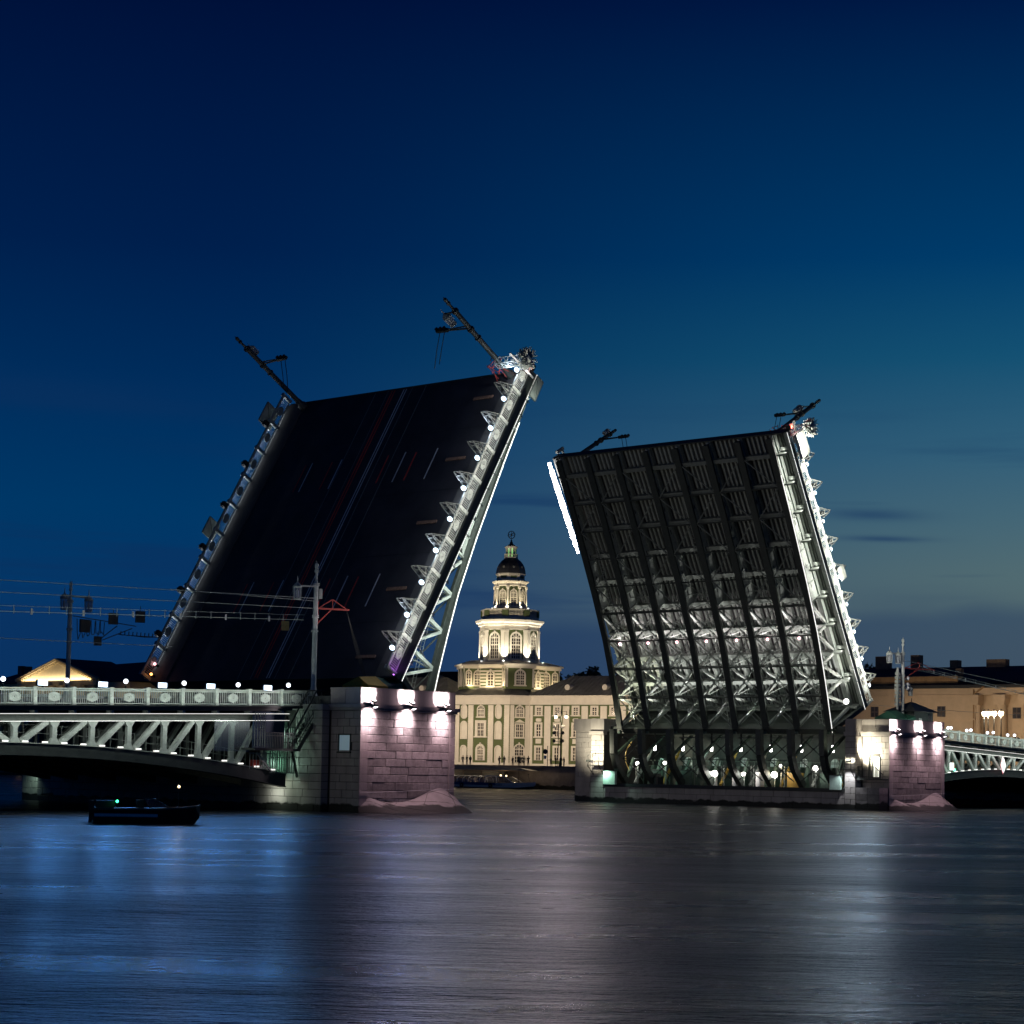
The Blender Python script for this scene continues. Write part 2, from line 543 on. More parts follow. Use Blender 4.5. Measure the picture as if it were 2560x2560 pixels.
# ------------------------------------------------------------------ water and far bank ground
WZ = -0.35
def make_water():
    M = bpy.data.materials.new('river_water')
    M.use_nodes = True
    n, l = M.node_tree.nodes, M.node_tree.links
    b = n['Principled BSDF']
    b.inputs['Base Color'].default_value = (0.004, 0.010, 0.018, 1)
    b.inputs['Roughness'].default_value = WATER_ROUGH
    b.inputs['IOR'].default_value = 1.33
    b.inputs['Specular IOR Level'].default_value = 0.36
    b.inputs['Specular Tint'].default_value = (0.48, 0.72, 1.0, 1)
    geo = n.new('ShaderNodeNewGeometry')
    # gusts and old wakes: slow patches of rougher and calmer water
    gm = n.new('ShaderNodeMapping')
    gm.vector_type = 'TEXTURE'
    gm.inputs['Rotation'].default_value = (0, 0, -0.80)
    gm.inputs['Scale'].default_value = (3.2, 1, 1)
    l.new(geo.outputs['Position'], gm.inputs[0])
    gn = n.new('ShaderNodeTexNoise')
    gn.inputs['Scale'].default_value = 0.16
    gn.inputs['Detail'].default_value = 5
    gn.inputs['Roughness'].default_value = 0.6
    l.new(gm.outputs[0], gn.inputs['Vector'])
    gs = n.new('ShaderNodeMapRange')
    gs.inputs['From Min'].default_value = 0.32
    gs.inputs['From Max'].default_value = 0.68
    gs.inputs['To Min'].default_value = 0.35
    gs.inputs['To Max'].default_value = 1.0
    l.new(gn.outputs['Fac'], gs.inputs['Value'])
    gr = n.new('ShaderNodeMapRange')
    gr.inputs['From Min'].default_value = 0.32
    gr.inputs['From Max'].default_value = 0.68
    gr.inputs['To Min'].default_value = WATER_ROUGH - 0.10
    gr.inputs['To Max'].default_value = WATER_ROUGH + 0.07
    l.new(gn.outputs['Fac'], gr.inputs['Value'])
    l.new(gr.outputs[0], b.inputs['Roughness'])
    prev = None
    for sc, st, dist, det, rot in WAVES:
        mp = n.new('ShaderNodeMapping')
        mp.vector_type = 'TEXTURE'
        mp.inputs['Rotation'].default_value = (0, 0, rot)
        mp.inputs['Scale'].default_value = (1 / st[0], 1 / st[1], 1)
        l.new(geo.outputs['Position'], mp.inputs[0])
        t = n.new('ShaderNodeTexNoise')
        t.inputs['Scale'].default_value = sc
        t.inputs['Detail'].default_value = det
        t.inputs['Roughness'].default_value = 0.55
        t.inputs['Distortion'].default_value = 0.4
        l.new(mp.outputs[0], t.inputs['Vector'])
        bp = n.new('ShaderNodeBump')
        l.new(gs.outputs[0], bp.inputs['Strength'])
        bp.inputs['Distance'].default_value = dist * 1.5
        l.new(t.outputs['Fac'], bp.inputs['Height'])
        if prev:
            l.new(prev, bp.inputs['Normal'])
        prev = bp.outputs[0]
    l.new(prev, b.inputs['Normal'])
    bm = MB()
    bm.add([(-700, -500, WZ), (128, -500, WZ), (128, 700, WZ), (-700, 700, WZ)], [(0, 1, 2, 3)])
    o = bm.build('water', M)
    tag(o, None, kind='structure')
make_water()
ground = MB().box(128.6, 900, -500, 900, -1.0, 3.55).build('ground', PAVE_QUAY)
tag(ground, None, kind='structure')
road = MB().box(134, 147, -400, 800, 3.554, 3.558).build('road', ASPHALT)
tag(road, None, kind='structure')

qw = thing('quay_wall', 'long dark granite quay wall rising from the river below the green and white domed building', 'quay wall', (128, 115, 0))
MB().box(0, 0.6, -300, 300, -1.5, 3.2).build('wall', QUAY_STONE, qw)
MB().box(-0.12, 0.75, -300, 300, 3.2, 3.62).build('coping', QUAY_STONE, qw)
for k in range(5):
    MB().box(-0.02, 0.05, -45, 45, 0.15 + k * 0.6, 0.19 + k * 0.6).build('course_ledge', QUAY_STONE, qw)

# ------------------------------------------------------------------ stone piers
def block_mesh():
    c = 0.04
    vs = [(-.5, -.5, -.5), (.5, -.5, -.5), (.5, -.5, .5), (-.5, -.5, .5)]
    mb = MB()
    f = [(-.5 + c * .6, -1, -.5 + c), (.5 - c * .6, -1, -.5 + c), (.5 - c * .6, -1, .5 - c), (-.5 + c * .6, -1, .5 - c)]
    s1 = [(-.5, -.9, -.5), (.5, -.9, -.5), (.5, -.9, .5), (-.5, -.9, .5)]
    b = [(-.5, 0, -.5), (.5, 0, -.5), (.5, 0, .5), (-.5, 0, .5)]
    mb.add(f + s1 + b, [(0, 1, 2, 3)] + [(i, (i + 1) % 4, 4 + (i + 1) % 4, 4 + i) for i in range(4)] + [(4 + i, 4 + (i + 1) % 4, 8 + (i + 1) % 4, 8 + i) for i in range(4)])
    return mb
BLK_ROUGH = block_mesh().mesh('stone_block', GRANITE)
BLK_FINE = block_mesh().mesh('stone_block', GRANITE_SMOOTH)

def masonry(parent, org, ud, nd, width, z0, z1, ch, bw, me=BLK_ROUGH, holes=(), proud=0.015, jitter=0.055, seed=1, first=0.0):
    """courses of separate stones on a wall: org = corner, ud = direction along, nd = outward normal"""
    rnd = random.Random(seed)
    org, ud, nd = Vector(org), Vector(ud), Vector(nd)
    ang = math.atan2(ud.y, ud.x)
    nrow = max(1, round((z1 - z0) / ch))
    h = (z1 - z0) / nrow
    flip = nd.dot(Vector((math.sin(ang), -math.cos(ang), 0))) < 0
    for r in range(nrow):
        x = 0.0
        zc = z0 + (r + .5) * h
        offs = (r % 2) * bw * 0.45 + rnd.uniform(-.15, .15) * bw
        cuts = [0.0]
        t = offs if offs > 0.3 * bw else offs + bw
        while t < width - 0.25 * bw:
            cuts.append(t)
            t += bw * rnd.uniform(0.82, 1.2)
        cuts.append(width)
        segs = []
        for a, b in zip(cuts[:-1], cuts[1:]):
            ivs = [(a, b)]
            for ha, hb, hz0, hz1 in holes:
                if zc + h * .3 > hz0 and zc - h * .3 < hz1:
                    new = []
                    for c, d in ivs:
                        if d <= ha or c >= hb:
                            new.append((c, d))
                        else:
                            if ha - c > .12: new.append((c, ha))
                            if d - hb > .12: new.append((hb, d))
                    ivs = new
            segs += ivs
        for a, b in segs:
            j = 0.018
            w = b - a - 2 * j
            if w < 0.08:
                continue
            d = 0.10 + proud + rnd.uniform(0, jitter)
            c = org + ud * ((a + b) / 2) + Vector((0, 0, zc)) - nd * 0.10
            put(me, 'stone_block', parent, loc=c, rotz=ang + (math.pi if flip else 0), scale=(w, d, h - 0.03))

def fender(parent, x0, x1, yf, sgn=1):
    """polished saddle-shaped ice cutter wrapped round the foot of the pier nose"""
    L = x1 - x0
    ty = [(-.06, .04), (.5, .40), (.95, .67), (1.5, .60), (2.2, .44), (3.2, .36), (4.4, .40), (5.6, .66), (6.8, 1.08), (7.6, 1.31), (8.1, 1.36), (8.6, 1.26), (9.6, .86)]
    by_ = [(-.10, -.2), (.6, -.75), (1.3, -1.25), (2.1, -1.8), (3.1, -2.35), (4.3, -2.8), (5.7, -3.05), (7.1, -3.05), (8.5, -2.75), (9.6, -2.3), (10.4, -1.75), (11.0, -1.1), (11.4, -.1)]
    n = 36
    def cat(P, t):
        f = t * (len(P) - 1)
        i = min(len(P) - 2, int(f))
        u = f - i
        p = [Vector(P[max(0, min(len(P) - 1, j))]) for j in (i - 1, i, i + 1, i + 2)]
        return 0.5 * ((2 * p[1]) + (p[2] - p[0]) * u + (2 * p[0] - 5 * p[1] + 4 * p[2] - p[3]) * u * u + (3 * p[1] - p[0] - 3 * p[2] + p[3]) * u ** 3)
    k_ = L / 9.55
    mb = MB()
    top, mid, bot = [], [], []
    for i in range(n + 1):
        t = i / n
        a_, c_ = cat(ty, t), cat(by_, t)
        p_top = Vector((x0 + a_.x * k_, yf - 0.03, a_.y))
        p_bot = Vector((x0 + c_.x * k_, yf - .1 + c_.y, -0.75))
        top.append(tuple(p_top))
        mid.append(tuple(p_top.lerp(p_bot, .5)))
        bot.append(tuple(p_bot))
    vs = top + mid + bot
    m = n + 1
    fs = []
    for i in range(n):
        fs += [(i, i + 1, m + i + 1, m + i), (m + i, m + i + 1, 2 * m + i + 1, 2 * m + i)]
    # closing right-hand flank back along the nose
    e = len(vs)
    vs += [(x1 + .05, yf + 3.0, 0.9), (x1 + 1.2, yf + 3.0, -1.2)]
    fs += [(n, e, m + n), (m + n, e, e + 1, 2 * m + n)]
    mb.add(vs, fs)
    o = mb.build('ice_cutter', GRANITE_SMOOTH, parent, smooth=True)
    # slab joints of the cutter, as raised fillets of dark mortar
    jt = MB()
    def surf(t, k):
        i = min(n - 1, int(t * n)); fr = t * n - i
        def L3(a): return Vector(a[i]).lerp(Vector(a[i + 1]), fr)
        A, B, C = L3(top), L3(mid), L3(bot)
        return A.lerp(B, k * 2) if k < .5 else B.lerp(C, (k - .5) * 2)
    for t0, t1 in ((.1, .42), (.3, .62), (.52, .84), (.7, .98), (.45, .12), (.66, .34), (.95, .6)):
        pts = [surf(t0 + (t1 - t0) * q / 6, 0.02 + 0.75 * q / 6) + Vector((0, -.004, .004)) for q in range(7)]
        jt.path(pts, 0.012, 4)
    jt.build('joint', MORTAR, o)

def pier(name, label, nx0, nx1, bx0, bx1, ztop, openface, win):
    root = thing(name, label, 'bridge pier', (0, 0, 0))
    ny, by = -5.0, -2.1
    zc = 6.95
    # cores sit just behind the stones
    if not openface:
        MB().box(bx0 + .1, bx1, by + .1, 29.8, -1.5, zc - .1).build('core', MORTAR, root)
    else:                                     # hollow: the machine hall faces the channel
        MB().box(bx0 + .1, bx0 + 3.2, by + .1, 29.8, -1.5, 1.30).build('core', MORTAR, root)
        MB().box(bx0 + 9.0, bx1, by + .1, 29.8, -1.5, zc - .1).build('rear_wall', STEEL_DARK, root)
        MB().box(bx0 + .1, bx0 + 9.0, by + .1, -1.05, 1.3, zc - .1).build('end_wall', MORTAR, root)
        MB().box(bx0 + .1, bx0 + 9.0, 28.1, 29.8, 1.3, zc - .1).build('end_wall', MORTAR, root)
        MB().box(bx0 + 3.2, bx0 + 9.0, by + .1, 29.8, -1.5, 1.28).build('machine_floor', STEEL_DARK, root)
    MB().box(nx0 + .1, nx1 - .1, ny + .1, by + .1, -1.5, ztop - .12).build('nose_core', MORTAR, root)
    MB().box(nx0 + .1, nx1 - .1, 29.8, 32.8, -1.5, ztop - .12).build('rear_nose_core', GRANITE_SMOOTH, root)
    sd = 11 if openface else 5
    # front of the nose: rusticated field between smooth corner strips
    masonry(root, (nx0 + .75, ny + .06, 0), (1, 0, 0), (0, -1, 0), nx1 - nx0 - 1.3, -0.45, 6.6, .54, 1.95, seed=sd)
    for k in range(13):
        z0, z1 = -0.45 + k * .5423, -0.45 + (k + 1) * .5423
        for xa, xb in ((nx0, nx0 + .75), (nx1 - .55, nx1)):
            put(BLK_FINE, 'corner_stone', root, ((xa + xb) / 2, ny + .10, (z0 + z1) / 2), 0, scale=(xb - xa, .16, z1 - z0 - .012))
    # left flank of the nose, with its window or doorway
    holes = [(win[0], win[1], win[2], win[3])]
    masonry(root, (nx0 + .05, by - .05, 0), (0, -1, 0), (-1, 0, 0), by - ny - .1, -0.45, 6.6, .54, 1.1, me=BLK_FINE, holes=holes, proud=0.0, jitter=0.012, seed=sd + 1)
    masonry(root, (nx1 - .05, ny + .05, 0), (0, 1, 0), (1, 0, 0), by - ny - .1, -0.45, 6.6, .54, 1.1, me=BLK_FINE, proud=0.0, jitter=0.012, seed=sd + 2)
    # string course and parapet of tall slabs
    MB().box(nx0 - .12, nx1 + .12, ny - .14, by + .05, 6.62, 6.78).build('string_course', GRANITE_SMOOTH, root)
    MB().box(nx0 - .26, nx1 + .26, ny - .28, by + .05, 6.785, 7.02).build('cornice', GRANITE_SMOOTH, root)
    npan = 5
    for k in range(npan):
        w = (nx1 - nx0) / npan
        put(BLK_FINE, 'parapet_slab', root, (nx0 + (k + .5) * w, ny + .12, (7.03 + ztop) / 2), 0, scale=(w - .012, .15, ztop - 7.03))
    for k in range(2):
        w = (by - ny) / 2
        for sx, rz in ((nx0 + .12, -math.pi / 2), (nx1 - .12, math.pi / 2)):
            put(BLK_FINE, 'parapet_slab', root, (sx, ny + (k + .5) * w, (7.03 + ztop) / 2), rz, scale=(w - .02, .15, ztop - 7.03))
    MB().box(nx0 + .02, nx1 - .02, ny + .02, by + .1, ztop - .1, ztop).build('coping', GRANITE_SMOOTH, root)
    # body: front return, near corner pilaster, channel face or land face
    masonry(root, (bx0 + .03, by + .05, 0), (1, 0, 0), (0, -1, 0), nx0 - bx0 - .05, -0.45, 6.6, .54, 1.4, me=BLK_FINE, proud=0.0, jitter=.01, seed=sd + 3)
    if openface:
        masonry(root, (bx0 + .05, -0.92, 0), (0, -1, 0), (-1, 0, 0), 1.15, -0.45, 6.6, .54, 1.2, me=BLK_FINE, proud=0.0, jitter=.01, seed=sd + 4)
        masonry(root, (bx0 + .05, 29.75, 0), (0, -1, 0), (-1, 0, 0), 1.7, -0.45, 6.6, .54, 1.2, me=BLK_FINE, proud=0.0, jitter=.01, seed=sd + 5)
        masonry(root, (bx0 + .06, 28.0, 0), (0, -1, 0), (-1, 0, 0), 28.9, -0.5, 1.28, .55, 1.75, me=BLK_FINE, proud=0.01, jitter=.02, seed=sd + 6)
        MB().box(bx0 - .14, bx0 + .5, by - .1, -0.86, 6.62, 7.0).build('cornice', GRANITE_SMOOTH, root)
        MB().box(bx0 - .14, bx0 + .5, 28.0, 29.9, 6.62, 7.0).build('cornice', GRANITE_SMOOTH, root)
        MB().box(bx0 - .10, bx0 + .2, -0.9, 28.0, 1.28, 1.62).build('dark_sill_beam', IRON, root)
        MB().box(bx0 + .02, bx0 + 3.0, by, -0.95, 7.0, ztop - .02).build('parapet_slab', GRANITE_SMOOTH, root)
        MB().box(bx0 + .02, bx0 + 3.0, 28.05, 29.8, 7.0, ztop + .05).build('parapet_slab', GRANITE_SMOOTH, root)
        MB().box(nx0 + .02, nx1, by + .1, 29.7, zc - .1, zc + .6).build('deck_slab', STEEL_DARK, root)
        MB().box(nx0 - .15, nx0 + 2.5, 29.8, 32.9, ztop - 1.2, ztop + .05).build('parapet_slab', GRANITE_SMOOTH, root)
        masonry(root, (nx0 + .04, 32.7, 0), (0, -1, 0), (-1, 0, 0), 2.9, -0.45, 6.9, .54, 1.2, me=BLK_FINE, proud=0.0, jitter=.01, seed=sd + 9)
    else:
        masonry(root, (bx0 + .05, 29.75, 0), (0, -1, 0), (-1, 0, 0), 31.8, -0.45, 2.25, .54, 1.5, me=BLK_FINE, proud=0.0, jitter=.012, seed=sd + 4)
        masonry(root, (bx0 + .05, 0.6, 0), (0, -1, 0), (-1, 0, 0), 2.65, 2.25, 6.6, .54, 1.3, me=BLK_FINE, proud=0.0, jitter=.012, seed=sd + 7)
        MB().box(bx0 - .1, bx1, by - .1, 29.8, 6.62, 7.0).build('cornice', GRANITE_SMOOTH, root)
        MB().box(nx0 + .05, nx1, by + .1, 29.7, 7.0, 7.6).build('deck_slab', STEEL_DARK, root)
        masonry(root, (nx0 + .04, 32.7, 0), (0, -1, 0), (-1, 0, 0), 2.9, -0.45, 6.9, .54, 1.2, me=BLK_FINE, proud=0.0, jitter=.01, seed=sd + 9)
    fender(root, nx0, nx1, ny)
    MB().tube((nx0 + .0, ny - .13, 1.0), (nx1, ny - .13, 1.32), .02, 5).build('mooring_wire', INSUL, root)
    # window in the flank
    a, b, z0, z1 = win
    ya, yb = by - .05 - a, by - .05 - b
    fr = MB()
    for q in ((nx0 + .0, nx0 + .16, yb, yb + .07, z0, z1), (nx0, nx0 + .16, ya - .07, ya, z0, z1), (nx0, nx0 + .16, yb, ya, z1 - .09, z1), (nx0 - .06, nx0 + .16, yb - .05, ya + .05, z0 - .1, z0)):
        fr.box(*q)
    w = fr.build('window', STEEL_DARK, root)
    MB().box(nx0 + .075, nx0 + .10, yb + .06, ya - .06, z0, z1 - .08).build('pane', MATS['window_pale'] if not openface else MATS['door_glass'], w)
    return root
glow('window_pale', (0.35, 0.62, 0.75), 0.16)
glow('door_glass', (0.9, 0.92, 0.75), 0.9)
PIER_L = pier('bridge_pier', 'granite bridge pier with pink lit nose, the nearer one, under the left leaf', -40.6, -31.05, -41.35, -29.4, 8.18, False, (.75, 1.95, 3.78, 5.0))
PIER_R = pier('bridge_pier', 'granite bridge pier with open lamp lit machine hall under the right leaf', 29.7, 40.25, 28.5, 41.5, 8.25, True, (1.05, 1.9, 2.75, 4.75))

t = thing('bridge_pier', 'dark granite bridge pier in the shade under the right span', 'bridge pier', (0, 0, 0))
MB().box(87.2, 96, -.5, 28.5, -1.5, 2.6).build('core', MORTAR, t)
masonry(t, (87.15, 28.4, 0), (0, -1, 0), (-1, 0, 0), 28.8, -0.5, 2.5, .55, 1.7, seed=77)
MB().box(86.9, 96.2, -.8, 28.8, 2.6, 3.0).build('cornice', GRANITE_SMOOTH, t)
for k in range(6):
    MB().box(88.0, 94.5, 1.0 + k * 4.7, 2.2 + k * 4.7, 3.0, 3.8).build('bearing_block', STEEL, t)
# ------------------------------------------------------------------ railing kit (shared by spans and leaves)
STEP = 2.9094
def railing_meshes(material):
    w = STEP - .26
    mb = MB()
    mb.box(-w / 2, w / 2, -.05, .05, .06, .13)
    mb.box(-w / 2, w / 2, -.06, .06, .86, .93)
    mb.box(-w / 2, w / 2, -.075, .075, .99, 1.05)
    nb = 16
    for i in range(26):
        x = -w / 2 + (i + .5) * w / 26
        mb.box(x - .028, x + .028, -.03, .03, .93, .99)
    for i in range(nb):
        x = -w / 2 + (i + .5) * w / nb
        if abs(x) < .22:
            mb.box(x - .017, x + .017, -.015, .015, .13, .22)
            mb.box(x - .017, x + .017, -.015, .015, .78, .86)
        else:
            mb.box(x - .017, x + .017, -.015, .015, .13, .86)
    panel = mb.mesh('railing_panel', material)
    md = MB()
    hexa = [(-.46, .50), (-.40, .68), (0, .83), (.40, .68), (.46, .50), (.40, .32), (0, .17), (-.40, .32)]
    md.prism(hexa, -.045, .045)
    inner = [(x * .86, .5 + (z - .5) * .86) for x, z in hexa]
    for a, b in zip(inner, inner[1:] + inner[:1]):
        for ys in (-.055, .055):
            md.bar((a[0], ys, a[1]), (b[0], ys, b[1]), .03, .03, (0, 1, 0))
    for ys in (-.06, .06):
        for k in range(12):
            t0, t1 = k * math.pi / 6, (k + 1) * math.pi / 6
            md.bar((.15 * math.cos(t0), ys, .5 + .15 * math.sin(t0)), (.15 * math.cos(t1), ys, .5 + .15 * math.sin(t1)), .035, .03, (0, 1, 0))
        md.ball((0, ys, .5), .07, 8, 5)
        for sx in (-1, 1):
            md.bar((sx * .14, ys, .58), (sx * .33, ys, .66), .03, .03, (0, 1, 0))
            md.bar((sx * .16, ys, .47), (sx * .38, ys, .52), .03, .03, (0, 1, 0))
            md.bar((sx * .14, ys, .40), (sx * .33, ys, .34), .03, .03, (0, 1, 0))
    medal = md.mesh('medallion', material)
    ps = MB()
    ps.box(-.13, .13, -.12, .12, 0, 1.06)
    ps.box(-.16, .16, -.15, .15, 1.06, 1.12)
    ps.box(-.15, .15, -.14, .14, -.02, .10)
    for ys in (-1, 1):
        ps.lathe([(.02, -.03), (.085, -.02), (.085, .0), (.02, .03)], (0, ys * .13, .52), 10)
        ps.box(-.085, .085, min(ys * .12, ys * .15), max(ys * .12, ys * .15), .70, .76)
        ps.box(-.085, .085, min(ys * .12, ys * .15), max(ys * .12, ys * .15), .28, .34)
    post = ps.mesh('railing_post', material)
    return panel, medal, post
RAIL = railing_meshes(STEEL_PALE)

def rail_run(parent, pts_fn, ks, yy, post_ks, flip=False, quat=None):
    """pts_fn(k) gives the local point of rail station k (panel centres at half steps)"""
    for k in ks:
        p = put(RAIL[0], 'railing_panel', parent, loc=pts_fn(k + .5, yy), quat=quat)
        put(RAIL[1], 'medallion', p)
    for k in post_ks:
        put(RAIL[2], 'railing_post', parent, loc=pts_fn(k, yy), quat=quat)
# ------------------------------------------------------------------ fixed spans
def zb_of(d):                # rail base height, d metres from the outer left reference
    return 6.07 + d * 0.0333
def fixed_span(name, label, side):
    root = thing(name, label, 'bridge span', (0, 0, 0))
    if side < 0:
        X = lambda x: x
        crown = -64.6
        zb = lambda x: zb_of(x + 66.1)
        xe, xo = -42.3, -92.0
        post0, ks = -63.66, range(-4, 8)
    else:
        X = lambda x: -1.5 - x
        crown = -64.6
        zb = lambda x: zb_of((3.3 - X(x)) + 66.1)   # x in left-hand terms
        xe, xo = -41.4, -92.0
        post0, ks = 49.525, range(-1, 10)
    za = lambda x: 3.80 - .0033 * (x - crown) ** 2
    zl = lambda x: 3.12 - .0036 * (x - crown) ** 2
    # deck, fascia, soffit
    def ribbon(nm, y0, y1, top, bot, material, x0=xo, x1=xe, n=1):
        xs = [x0 + (x1 - x0) * i / n for i in range(n + 1)]
        poly = [(X(x), top(x)) for x in xs] + [(X(x), bot(x)) for x in xs[::-1]]
        mb = MB()
        for i in range(n):
            a, b = xs[i], xs[i + 1]
            mb.prism([(X(a), bot(a)), (X(b), bot(b)), (X(b), top(b)), (X(a), top(a))], y0, y1)
        return mb.build(nm, material, root)
    ribbon('deck_slab', 0.25, 27.4, lambda x: zb(x) - .02, lambda x: zb(x) - .33, STEEL_DARK)
    ribbon('fascia', -0.22, 0.24, lambda x: zb(x), lambda x: zb(x) - .20, STEEL_DARK, x1=xe + 1.75)
    ribbon('fascia', -0.12, 0.24, lambda x: zb(x) - .202, lambda x: zb(x) - .34, STEEL_MID)
    ribbon('fascia', 27.41, 27.85, lambda x: zb(x), lambda x: zb(x) - .34, STEEL_DARK)
    ribbon('top_chord', .45, .80, lambda x: zb(x) - .58, lambda x: zb(x) - .98, STEEL_MID)
    ribbon('flange', .28, .95, lambda x: zb(x) - .52, lambda x: zb(x) - .578, STEEL_PALE)
    ribbon('flange', .28, .95, lambda x: zb(x) - .982, lambda x: zb(x) - 1.03, STEEL_PALE)
    ribbon('led_line', .16, .20, lambda x: zb(x) - .535, lambda x: zb(x) - .565, G_LED)
    ribbon('led_line', .16, .20, lambda x: zb(x) - .995, lambda x: zb(x) - 1.02, G_LED)
    ribbon('arch_chord', .40, .86, za, zl, STEEL_DARK, n=18)
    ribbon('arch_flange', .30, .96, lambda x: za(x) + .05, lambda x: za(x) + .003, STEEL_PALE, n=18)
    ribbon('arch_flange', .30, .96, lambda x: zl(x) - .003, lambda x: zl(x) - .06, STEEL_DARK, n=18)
    for yy in (5.2, 9.8, 14.4, 19.0, 23.6, 27.0):
        ribbon('arch_rib', yy - .25, yy + .25, za, zl, STEEL_DARK, n=18)
    ribbon('arch_soffit', .97, 26.7, lambda x: za(x) - .15, lambda x: za(x) - .25, STEEL_DARK, n=18)
    # brackets under the footway edge
    xs = [crown + STEP * k for k in range(-9, 8)]
    br = MB().box(-.10, .10, -.16, .42, -.17, 0).mesh('edge_bracket', STEEL_PALE)
    for x in xs:
        put(br, 'edge_bracket', root, (X(x + 1.0), 0, zb(x + 1.0) - .345))
    # truss members
    def member(nm, a, b, w, d, y, material):
        mb = MB().bar((X(a[0]), y, a[1]), (X(b[0]), y, b[1]), d, w, (0, 1, 0) if False else (0, 0, 1))
        return mb.build(nm, material, root)
    rng = [k for k in range(-9, 8) if crown + STEP * k < xe - .6]
    for yi, (yy, mt, wd) in enumerate(((.62, STEEL_PALE, .34), (5.2, STEEL, .30), (9.8, STEEL, .30), (14.4, STEEL, .30))):
        for k in rng:
            x = crown + STEP * k
            if yi > 1 and k % 2:
                continue
            # plated post: web with a broadened head and foot
            zt, zo = zb(x) - 1.03, za(x) + .05
            pts = [(X(x - .42), zt), (X(x + .42), zt), (X(x + wd / 2), zt - .35), (X(x + wd / 2), zo + .35), (X(x + .42), zo), (X(x - .42), zo), (X(x - wd / 2), zo + .35), (X(x - wd / 2), zt - .35)]
            MB().prism(pts, yy - .12, yy + .12).build('truss_post', mt, root)
            if x + STEP < xe:
                if k >= 0:
                    a, b = (x + .45, za(x + .45) + .06), (x + STEP - .55, zb(x + STEP) - 1.03)
                else:
                    a, b = (x + STEP - .45, za(x + STEP - .45) + .06), (x + .55, zb(x) - 1.03)
                ang = math.atan2(b[1] - a[1], b[0] - a[0])
                nx_, nz_ = -math.sin(ang) * wd / 2, math.cos(ang) * wd / 2
                pp = [(X(a[0] + nx_), a[1] + nz_), (X(b[0] + nx_), b[1] + nz_), (X(b[0] - nx_), b[1] - nz_), (X(a[0] - nx_), a[1] - nz_)]
                MB().prism(pp, yy - .15, yy + .15).build('truss_diagonal', mt, root)
                if yi == 0:       # rivet rows on the near diagonals
                    rv = MB()
                    for i in range(14):
                        for s_ in (-.32, .32):
                            t = (i + .5) / 14
                            px_ = a[0] + (b[0] - a[0]) * t + nx_ * s_ * 2
                            pz_ = a[1] + (b[1] - a[1]) * t + nz_ * s_ * 2
                            rv.lathe([(.028, 0), (.018, .018), (.004, .024)], (0, 0, 0), 5) if False else rv.box(X(px_) - .022, X(px_) + .022, yy - .175, yy - .15, pz_ - .022, pz_ + .022)
                    rv.build('rivet_row', STEEL_PALE, root)
        # lamps on the arch chord
    lb = MB().box(-.16, .16, -.09, .09, 0, .09).mesh('chord_lamp', G_LED)
    for k in rng:
        for f in (.55, 2.0):
            x = crown + STEP * k + f
            if x < xe - .5:
                put(lb, 'chord_lamp', root, (X(x), .22, za(x) + .06))
    # inspection walkway behind the near truss
    wk = MB()
    for k in range(-9, 8):
        x = crown + STEP * k
        for f in (0, .97, 1.94):
            if x + f < xe:
                wk.box(X(x + f) - .03, X(x + f) + .03, 2.37, 2.43, za(x + f), za(x + f) + 1.25)
        for hgt in (1.2, .7):
            if x + STEP < xe:
                wk.bar((X(x), 2.4, za(x) + hgt), (X(x + STEP), 2.4, za(x + STEP) + hgt), .05, .05)
    wk.build('walkway_rail', STEEL, root)
    ribbon('walkway', 1.6, 2.5, lambda x: za(x) + .02, lambda x: za(x) - .04, STEEL_DARK, n=18)
    # railings
    def P(k, yy):
        x = post0 + STEP * k
        xl = x if side < 0 else -1.5 - x
        return (x, yy, zb(xl))
    tilt = math.atan(.0333) * (1 if side < 0 else -1)
    q = Quaternion((0, 1, 0), -tilt)
    rail_run(root, P, ks, 0.0, list(ks) + [ks[-1] + 1], quat=q)
    rail_run(root, P, ks, 27.7, list(ks) + [ks[-1] + 1], quat=q)
    return root, X, zb, za
SPAN_L, XL_, ZB_L, ZA_L = fixed_span('bridge_span', 'fixed steel truss bridge span with floodlit railing, entering from the left edge', -1)
SPAN_R, XR_, ZB_R, ZA_R = fixed_span('bridge_span', 'fixed steel truss bridge span carrying white diamond signal, leaving at the right edge', 1)
screen = MB().box(-49.3, -46.2, -.13, -.10, 3.64, 5.66).build('screen', SCREEN, SPAN_L)

# ------------------------------------------------------------------ raised leaves
AL, BR = 1.0393, 1.0529
def leaf_matrix(left):
    if left:
        o, a = Vector((-31.295, 13.85, 10.744)), AL
        ax = (Vector((math.cos(a), 0, math.sin(a))), Vector((0, 1, 0)), Vector((-math.sin(a), 0, math.cos(a))))
    else:
        o, a = Vector((33.16, 13.85, 10.99)), BR
        ax = (Vector((-math.cos(a), 0, math.sin(a))), Vector((0, -1, 0)), Vector((math.sin(a), 0, math.cos(a))))
    M4 = Matrix(ax).transposed().to_4x4()
    M4.translation = o
    return M4
PROF = [(-1.6, -5.45), (2.3, -4.45), (5, -3.85), (8, -3.25), (13, -2.65), (20, -2.1), (27.2, -1.7)]
def vbot(u):
    for (a, va), (b, vb_) in zip(PROF[:-1], PROF[1:]):
        if u <= b:
            return va + (vb_ - va) * (u - a) / (b - a)
    return PROF[-1][1]
GY = [-12.6 + 3.6 * j for j in range(8)]
NODES = [-1.1 + 2.94 * k for k in range(10)]
POSTU = [-1.4547 + STEP * k for k in range(11)]
MEDU = [STEP * k for k in range(10)]
TIP, ROOT = 27.3, -1.6

